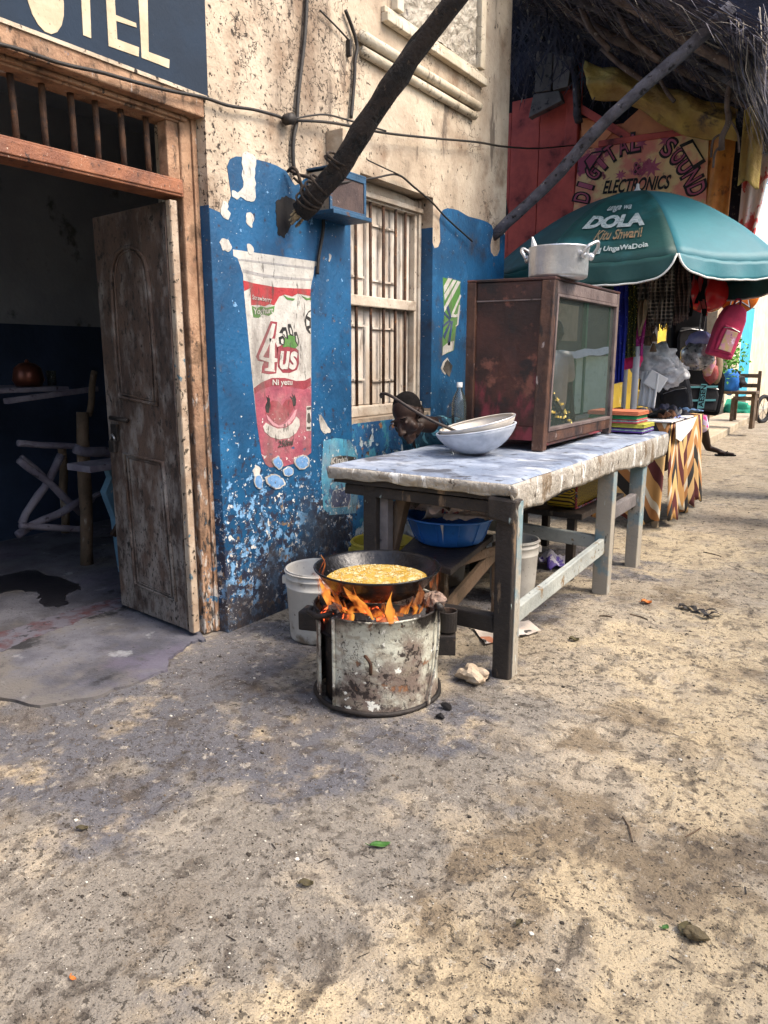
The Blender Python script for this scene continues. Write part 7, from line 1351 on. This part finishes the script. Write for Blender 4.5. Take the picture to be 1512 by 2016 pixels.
seg(17.6, 18.6, 'tanpost', 'post', p=ps, z1=3.4); seg(18.6, 19.3, 'darkopen', 'opening', FXw - .2, p=ps, z1=3.4); seg(19.3, 20.9, 'palewall', 'wall', p=ps, z1=3.4); seg(20.9, 22.6, 'skyblue', 'door', p=ps, z0=.4, z1=2.7); seg(22.6, 32, 'palewall', 'wall', p=ps, z1=3.4); seg(20.9, 22.6, 'palewall', 'upper_wall', p=ps, z0=2.72, z1=3.4)
g = G(); g.bb((-6, 32.2, 0), (9, 32.6, 3.6)); g.build('far_wall', 'palewall', label='pale wall closing the far end of the street', cat='wall')
M['paving'] = mat('worn_pavement', (.44, .38, .29), (.36, .30, .22), 3, .9, .4, 40, [((.2, .16, .12), 8, .6, .68)])
pv = [(-3.22, 9.2), (-2.62, 9.2)] + [(x + .03 * noise.noise(Vector((y, 0, 0))), y) for x, y in ((-2.36, 10.2), (-2.30, 11.0), (-2.34, 12.4), (-2.40, 14.5), (-2.50, 17), (-2.6, 22), (-2.65, 32))] + [(-3.22, 32)]
G().prism(pv, lambda u, v, t: (u, v, t), -.02, .13).build('pavement', 'paving', kind='structure', bevel=.02)
ch = thing('wooden_chair', 'rough wooden slatted chair by the blue bundles far down the street', 'chair', (-2.3, 14, 0))
CHP = Vector((-2.45,16.74,0.13))
for dx, dy in ((-.2, 0), (.2, 0), (-.2, .4), (.2, .4)): g = G(); g.bar((CHP.x + dx, CHP.y + dy, .13), (CHP.x + dx, CHP.y + dy, 1.15 if dy else .6), .06, .06); g.build('leg', 'barewood', ch)
for z in (.6, .85, 1.05): g = G(); g.bar((CHP.x - .2, CHP.y + (.4 if z > .7 else .0), z), (CHP.x + .2, CHP.y + (.4 if z > .7 else 0), z), .05, .08); g.build('slat', 'barewood', ch)
g = G(); g.box((CHP.x, CHP.y + .2, .58), (.46, .46, .04)); g.build('seat', 'barewood', ch)
sb = thing('side_bench', 'low plank bench with bundles before the tan post', 'bench', (-2.913,18.07,0.13)); q = Vector((-2.447,15.2,0.7857))
g = G(); g.box(q, (.9, .5, .05)); g.build('seat', 'barewood', sb)
for dx in (-.4, .4): g = G(); g.bar((q.x + dx, q.y, .13), (q.x + dx, q.y, q.z), .06, .3); g.build('leg', 'barewood', sb)
cmat('c_bbag', (.02, .16, .55), (.015, .12, .42), 8); cmat('c_gbag', (.02, .30, .20), (.01, .2, .13), 8)
g = G(); g.ico((-2.473,15.1,0.9751), 1, 3, .3, 1, (.17, .15, .24)); g.build('sack', 'c_bbag', smooth=True, label='bright blue plastic sack on the low bench, the left one', cat='sack')
g = G(); g.ico((-2.361,15.2,0.9931), 1, 3, .4, 5, (.15, .15, .12)); g.build('sack', 'c_dark', smooth=True, label='dark crate shaped bundle right of the blue sack', cat='sack')
g = G(); g.ico(Vector((-3.086,19.54,0.2)), 1, 3, .5, 7, (.45, .3, .20)); g.build('sack', 'c_gbag', smooth=True, label='crumpled green sack lying on the pavement below the bench', cat='sack')
mb = thing('leaning_wheel', 'dark wheel of a parked motorbike cut off at the far right edge', 'wheel', (-1.822,14.7,0.3)); q = Vector((-2.279,18.41,0)) + Vector((0, 0, .30))
g = G(); g.tube([q + Vector((.10 * cos(a), .28 * cos(a), .28 * sin(a))) for a in [2 * pi * i / 28 for i in range(28)]], .045, 8, closed=True); g.build('tyre', 'c_dark', mb, smooth=True)
for i in range(8): a = i * pi / 4; g = G(); g.tube([q, q + Vector((.10 * cos(a), .28 * cos(a), .28 * sin(a)))], .006, 5); g.build('spoke', 'steel', mb)
# houses across the street (seen only as reflections in the cabinet glass)
op = thing('green_shop', 'green boarded shop across the street mirrored in the cabinet glass', 'building', (2.3, 12, 0))
M['gboard'] = mat('pale_green_boards', (.62, .80, .68), (.52, .70, .58), 4, .8, .2, 20, [((.1, .12, .1), 12, .6, .7)]); M['gdark'] = mat('dark_green_paint', (.03, .20, .10), (.02, .14, .07), 4, .7, .2, 20); M['shadeop'] = mat('shaded_front', (.03, .035, .035), (.06, .06, .05), 4, .8, .2, 20)  # shade beneath the opposite roof is put into the dark front colour
for k in range(26):
    y = 5 + k * .85; g = G(); g.bb((2.30, y, .25), (2.36, y + (.845 if k % 4 != 3 else .80), 1.45)); g.build('board', 'gboard' if k % 4 != 3 else 'gdark', op)
for k in range(13):
    y = 5.4 + k * 1.7; g = G(); g.bb((2.27, y, .22), (2.35, y + .09, 2.9)); g.build('post', 'gdark', op)
    if k % 2: g = G(); g.bb((2.31, y + .2, 1.75), (2.355, y + 1.3, 2.45)); g.build('notice_board', 'tanpost' if k % 4 == 1 else 'boxbrown', op)
g = G(); g.grid(30, 4, lambda a, b: (2.24 - .10 * b, 9.5 + 9 * a, 1.60 - .14 * b + .05 * sin(a * 9) + .02 * sin(a * 40))); g.build('awning_sheet', 'wcloth', op, solid=.004)
g = G(); g.bb((2.36, 4.8, 0), (2.6, 27.2, 2.9)); g.build('wall', 'shadeop', op); g = G(); g.bb((1.9, 4.8, 0), (2.29, 27.2, .22)); g.build('step', 'paving', op)
g = G(); g.bb((2.05, 4.8, 2.9), (2.8, 27.2, 3.1)); g.build('roof', 'thatch', op)
g = G()
for i in range(1500):
    y = rnd.uniform(4.8, 27); p = Vector((2.07, y, 2.95)); L = rnd.uniform(.1, .35); s_ = Vector((0, .02, 0)); g.add([p - s_, p + s_, p + Vector((-.08, rnd.uniform(-.1, .1), -L))], [(0, 1, 2)])
g.build('roof_fringe', 'thatch3', op, fix=False, kind='stuff')
g = G(); g.add([quadfn((2.29, 13.6, .55), (2.29, 13.15, .55), (2.29, 13.6, .95))(u, v) for u, v in textmesh('A', .03)[0]], textmesh('A', .03)[1]); g.build('letter', 'letter', op, fix=False)
op2 = thing('grey_house', 'plain plastered house across the street near the viewpoint', 'building', (2.3, 1, 0)); g = G(); g.bb((2.4, -8, 0), (2.8, 4.7, 3.0)); g.build('wall', 'palewall', op2)
# two passers-by standing just right of the view, mirrored in the glass
M['tee'] = mat('white_tshirt', (.82, .82, .80), (.62, .62, .58), 4, .85, .5, 10, dist=.03); M['tee2'] = mat('pale_blue_tshirt', (.45, .56, .74), (.4, .5, .68), 4, .85, .4, 10); M['jeans'] = mat('dark_jeans', (.02, .06, .08), (.03, .09, .11), 20, .85, .4, 30)
def stander(x, y, s, face, tee, label, arm):
    t = thing('person', label, 'person', (x, y, 0)); f = Vector((cos(face), sin(face), 0)); r = Vector((f.y, -f.x, 0))
    def P(a, b, z): return Vector((x, y, 0)) + r * a * s + f * b * s + Vector((0, 0, z * s))
    sh = [('e', P(0, .02, 1.66), (.078, .095, .12)), ('e', P(0, .11, 1.64), (.018, .02, .025)), ('c', P(0, 0, 1.56), .055, P(0, -.01, 1.42), .065), ('c', P(0, 0, 1.36), .13, P(0, 0, 1.02), .125), ('c', P(-.12, 0, 1.36), .09, P(.12, 0, 1.36), .09)]
    arms = [(P(-.2, 0, 1.40), P(-.24, .02 + .12 * arm, 1.12), P(-.24, .10 + .25 * arm, .88)), (P(.2, 0, 1.40), P(.24, .02, 1.12), P(.23, .08, .88))]
    for s0, e0, w0 in arms:
        sh += [('c', s0, .055, e0, .043), ('c', e0, .042, w0, .028), ('e', w0 + (w0 - e0).normalized() * .05, (.034, .034, .045))]
        for q_ in range(4): d_ = (w0 - e0).normalized(); sh.append(('c', w0 + d_ * .07 + r * (.013 * (q_ - 1.5)), .0095, w0 + d_ * .125 + f * .02 + r * (.013 * (q_ - 1.5)), .008))
    for q_ in (-1, 1): sh += [('c', P(.10 * q_, 0, .95), .10, P(.11 * q_, .02, .52), .062), ('c', P(.11 * q_, .02, .52), .06, P(.12 * q_, -.02, .10), .04), ('c', P(.12 * q_, -.02, .06), .042, P(.13 * q_, .14, .035), .032)]
    body('body', sh, 'skin', t, .013, 3)
    body('tshirt', [('c', P(0, 0, 1.34), .16, P(0, 0, .98), .155), ('c', P(-.13, 0, 1.37), .105, P(.13, 0, 1.37), .105), ('c', arms[0][0], .078, arms[0][0].lerp(arms[0][1], .65), .072), ('c', arms[1][0], .078, arms[1][0].lerp(arms[1][1], .65), .072)], tee, t, .013, 3)
    body('jeans', [('c', P(.10 * q_, 0, .97), .125, P(.11 * q_, .02, .52), .085) for q_ in (-1, 1)] + [('c', P(.11 * q_, .02, .52), .085, P(.12 * q_, -.01, .12), .07) for q_ in (-1, 1)], 'jeans', t, .013, 3)
    return t
stander(-.35, 7.15, 1.0, R(200), 'tee', 'man in white T shirt mirrored at the left of the cabinet glass', 1)
stander(-.68, 8.5, 1.0, R(150), 'tee2', 'man in pale blue T shirt mirrored at the right of the cabinet glass', 0)

# ================================================================ INSIDE THE ROOM
M['bluewood'] = mat('pale_blue_wood', (.12, .24, .34), (.08, .17, .25), 5, .7, .4, 40, [((.3, .3, .3), 20, .62, .7), ((.02, .02, .03), 12, .62, .7)])
M['greypole'] = mat('grey_peeled_pole', (.20, .19, .23), (.12, .11, .15), 7, .8, .5, 40, [((.05, .04, .05), 16, .6, .7)])
rt = thing('rustic_table', 'rustic table of crossed grey poles inside the dark room', 'table', (-4.4, 2.6, 0))
def pole(a, b, r, p=rt, m_='greypole', name='leg'): G().tube(logpts(a, b, .02, 8, a[0] * 3 + a[1]), r, 8, rough=.15).build(name, m_, p, smooth=True)
TXa = -4.55
pole((-4.45,2.911,-0.0056), (-4.45,2.982,1.054), .042, m_='barewood'); pole((-5,3.117,0.1145), (-5,3.147,0.7625), .03, m_='barewood')
pole((-4.6,2.596,0.7603), (-4.6,2.997,0.3384), .026, name='cross_pole'); pole((-4.62,2.581,0.34), (-4.62,2.896,0.7601), .026, name='cross_pole'); pole((-4.8,2.725,0.748), (-4.8,3.09,0.3365), .02, name='cross_pole'); pole((-4.58,2.521,0.2818), (-4.58,2.993,0.4321), .028, name='cross_pole'); pole((-4.5,2.496,0.3543), (-4.5,2.952,0.2394), .022, name='stretcher')
pole((-4.5,2.935,0.3966), (-4.5,3.103,0.4777), .018, name='cross_pole'); pole((-4.5,2.537,0.8775), (-4.5,2.974,0.8124), .02, name='stretcher'); pole((-4.4,2.869,0.8124), (-4.4,3.158,0.7587), .034, name='stretcher'); pole((-4.46,3.024,1.017), (-4.5,3.13,1.319), .022, m_='barewood', name='upright')
g = G(); g.prism([(-4.55,2.541,1.139)[:2], (-5.2,2.904,1.101)[:2], (-5.2, 3.1), (-4.5, 2.75)], lambda u, v, t: (u, v, t), 1.19, 1.225)
g = G(); g.bar((-4.6,2.536,1.137), (-4.6,3.197,1.194), .05, .035); g.bb((-5.25, 1.9, 1.185), (-4.62, 3.0, 1.215)); g.build('tabletop', 'greypole', rt, bevel=.005)
M['clearglass'] = M['pet']
gl_ = thing('drinking_glass', 'clear drinking glass on the rustic table catching a streak of light', 'glass', (-4.8, 2.5, 1.22)); c = Vector((-4.8,2.988,1.162)); c.z = 1.218
g = G(); g.lathe(c, [(0, .002), (.028, 0), (.033, .10), (.031, .10), (.027, .006), (0, .006)], 20); g.build('tumbler', 'pet', gl_, smooth=True)
M['copper'] = mat('dull_copper', (.16, .05, .03), (.09, .03, .02), 8, .35, .2, 30, metal=.6)
c = Vector((-4.8,2.821,1.192)); c.z = 1.218; kt = thing('kettle', 'dull reddish pot on the rustic table beside the glass', 'pot', c); g = G(); g.lathe(c, [(0, 0), (.08, 0), (.10, .04), (.085, .12), (.05, .15), (0, .16)], 24); g.build('pot_body', 'copper', kt, smooth=True); g = G(); g.ico(c + Vector((0, 0, .165)), .014, 2); g.build('lid_knob', 'copper', kt)
be = thing('blue_bench_end', 'pale blue wooden bench leg showing behind the open door leaf', 'bench', (-4.0, 2.6, 0))
g = G(); g.prism([(2.854,0.7368),(2.963,0.724),(2.95,0.575),(2.962,0.4376),(2.97,0.1598),(2.965,-0.0862),(2.925,-0.0761),(2.905,0.1392),(2.887,0.3826),(2.845,0.5072),(2.827,0.5662),(2.853,0.6054),(2.88,0.6513)], lambda u, v, t: (t, u, v), -4.12, -4.06); g.build('leg', 'bluewood', be, bevel=.005)
g = G(); g.bb((-4.13, 2.62, .73), (-3.9, 3.6, .77)); g.build('seat', 'greypole', be, bevel=.004)
g = G(); g.bar((-4.04,2.842,0.2806), (-4.04,2.911,0.3686), .03, .03); g.build('peg', 'rust', be)
# marks on the floor in front of the door
def mark(name, pts, m_, z, label, cat):
    g = G(); g.prism(blob(pts), lambda u, v, t: (u, v, t), z, z + .002); return g.build(name, m_, label=label, cat=cat)
mark('dark_spill', [(-4.691,2.364),(-4.605,2.59),(-4.428,2.597),(-4.129,2.612),(-3.973,2.529),(-3.963,2.417),(-3.826,2.319),(-3.933,2.269),(-4.109,2.353),(-4.243,2.31),(-4.377,2.195)], 'spill', .0095, 'dark wet spill on the cement floor in front of the rustic table', 'stain')
mark('red_floor_paint', [(-3.674,1.818),(-3.662,2.03),(-3.694,2.323),(-3.667,2.47),(-3.623,2.613),(-3.485,2.572),(-3.509,2.326),(-3.472,2.086),(-3.456,1.907),(-3.444,1.694)], 'redstain', .0095, 'worn band of red floor paint across the cement at the doorway', 'floor paint')
# ================================================================ SMALL THINGS ON THE GROUND
M['gleaf'] = mat('green_leaf', (.03, .10, .015), (.045, .13, .02), 60, .5, .3, 80); M['dleaf'] = mat('dry_brown_leaf', (.09, .075, .03), (.05, .04, .02), 40, .8, .4, 80); M['oleaf'] = mat('orange_petal', (.42, .15, .03), (.5, .12, .02), 40, .7, .3, 80)
def zg(p): return gh(p[0], p[1])
def leafobj(p, L, wd, rot, m_, label, curl=.25, cat='leaf'):
    c = Vector((p[0], p[1], zg(p) + .006)); t = thing('leaf', label, cat, c); mt = Matrix.Rotation(rot, 3, 'Z')
    g = G(); g.grid(10, 6, lambda a, b: c + mt @ Vector(((a - .5) * L, (b - .5) * wd * sin(pi * min(1, a * .95 + .03)) ** .7, curl * wd * abs(b - .5) + .1 * wd * sin(a * 7)))); g.build('blade', m_, t, smooth=True, solid=.0008)
    g = G(); g.tube([c + mt @ Vector((-.5 * L, 0, .001)), c + mt @ Vector((-.68 * L, .01, .002))], .0012, 5); g.build('stalk', m_, t)
leafobj((-1.085,1.58,0), .062, .026, .75, 'gleaf', 'fresh green leaf lying on the sand below the stove')
leafobj((-1.156,1.329,0), .04, .026, .5, 'dleaf', 'small curled brown leaf left of centre on the ground', .6)
leafobj((-0.2689,1.746,0), .05, .04, 1.5, 'dleaf', 'green brown leaf tucked against the flat stone', .2)
leafobj((-0.312,1.721,0), .02, .015, 1.2, 'gleaf', 'tiny green leaf left of the flat stone', .2)
leafobj((-1.032,4.246,0), .06, .05, .3, 'oleaf', 'orange petal on the sand right of the table', .5, 'petal')
leafobj((-1.408,0.7942,0), .018, .010, .3, 'oleaf', 'tiny orange petal near the lower left corner', .5, 'petal')
leafobj((-1.879,1.137,0), .035, .02, .6, 'dleaf', 'dark shrivelled leaf at the left side of the ground', .7)
leafobj((-0.6178,1.518,0), .022, .018, 1.4, 'dleaf', 'dark shrivelled scrap of leaf at lower right of centre', .7)
leafobj((-1.178,3.452,0), .05, .04, .4, 'dleaf', 'dry leaf scrap on the sand beside the front table leg', .6)
q = Vector((-0.2421,1.728,0.012)); g = G(); g.ico(q, .022, 3, .5, 8, (1.1, .8, .55), 1.6); M['fstone'] = mat('brown_stone', (.14, .11, .06), (.09, .07, .04), 12, .9, .6, 60); g.build('stone', 'fstone', label='flat brown stone with a leaf beside it at the lower right', cat='stone')
for k, (a, b, lab) in enumerate((((-0.5407,2.132,0.003), (-0.4799,2.028,0.003), 'thin straight twig on the sand right of centre'), ((-0.3525,2.129,0.003), (-0.3215,2.188,0.003), 'short twig near the right edge'), ((-1.055,3.999,0.003), (-0.9556,3.988,0.003), 'long thin twig beside the orange petal'), ((-1.005,5.7,0.004), (-0.8765,5.665,0.004), 'dark twig on the sand up the street'), ((-1.183,3.863,0.003), (-1.117,3.878,0.003), 'bent dark twig by the table rail'))):
    g = G(); m1 = (Vector(a) + Vector(b)) / 2 + Vector((.004, .004, .002)); g.tube([Vector(a) + Vector((0, 0, zg(a))), m1 + Vector((0, 0, zg(m1))), Vector(b) + Vector((0, 0, zg(b)))], .0022 if k < 2 else .004, 5); g.build('twig', 'barewood', label=lab, cat='twig')
dl = thing('debris_heap', 'little heap of dark dead leaves on the sand at the right', 'leaves', (-0.7378,4.276,0)); q = Vector((-0.7343,4.254,0.01))
for i in range(9):
    g = G(); c = q + Vector((rnd.uniform(-.12, .12), rnd.uniform(-.06, .06), rnd.uniform(0, .01))); a = rnd.uniform(0, 6.3); g.grid(4, 3, lambda u, v: c + Matrix.Rotation(a, 3, 'Z') @ Vector(((u - .5) * .09, (v - .5) * .03 * sin(pi * (u * .9 + .05)), .012 * sin(u * 5)))); g.build('dead_leaf', 'cable', dl, solid=.001)
g = G(); g2 = G(); g3 = G(); rs_ = random.Random(9)
for i in range(7000):
    y = .9 + 7 * rs_.random() ** 1.8; x = rs_.uniform(-2.65, 1.0); z = gh(x, y); s_ = rs_.uniform(.0012, .0034) * (1 if rs_.random() < .96 else 2.2)
    (g if rs_.random() < .55 else g2 if rs_.random() < .86 else g3).ico((x, y, z + s_ * .3), s_, 1 if s_ > .004 else 1, .4, i % 50, (1.3, .9, .7))
M['grit1'] = flat('dark_grit', (.035, .028, .022)); M['grit2'] = flat('brown_grit', (.14, .11, .08)); M['grit3'] = flat('white_grit', (.6, .57, .5))
g.build('gravel', 'grit1', fix=False, kind='stuff', label='dark grit scattered over the sand', cat='grit'); g2.build('gravel', 'grit2', fix=False, kind='stuff', label='brown grit scattered over the sand', cat='grit'); g3.build('gravel', 'grit3', fix=False, kind='stuff', label='pale grit scattered over the sand', cat='grit')
g = G()
for i in range(240):      # chips, straws and charred crumbs
    y = .95 + 6 * rs_.random() ** 1.5; x = rs_.uniform(-2.6, .9); z = gh(x, y) + .001; a = rs_.uniform(0, 6.3); L = rs_.uniform(.004, .018); d = Vector((cos(a), sin(a), 0)) * L
    g.bar(Vector((x, y, z)) - d, Vector((x, y, z + .002)) + d, rs_.uniform(.001, .003), .001)
g.build('plant_litter', 'cable', fix=False, kind='stuff', label='tiny dark straws and splinters on the ground', cat='litter')
for k, p in enumerate(((-1.94,1.157,0), (-1.243,1.393,0), (-0.581,1.508,0), (-0.4883,1.446,0))):
    g = G(); g.ico(Vector(p) + Vector((0, 0, zg(p) + .002)), .006, 2, .6, k, (1.2, 1, .5)); g.build('pebble', 'grit3', label=['white chip at the left by the shrivelled leaf', 'white pebble below the stove, left of the green leaf', 'white scrap right of the dark leaf scrap', 'white pebble close to the bottom edge'][k], cat='pebble')
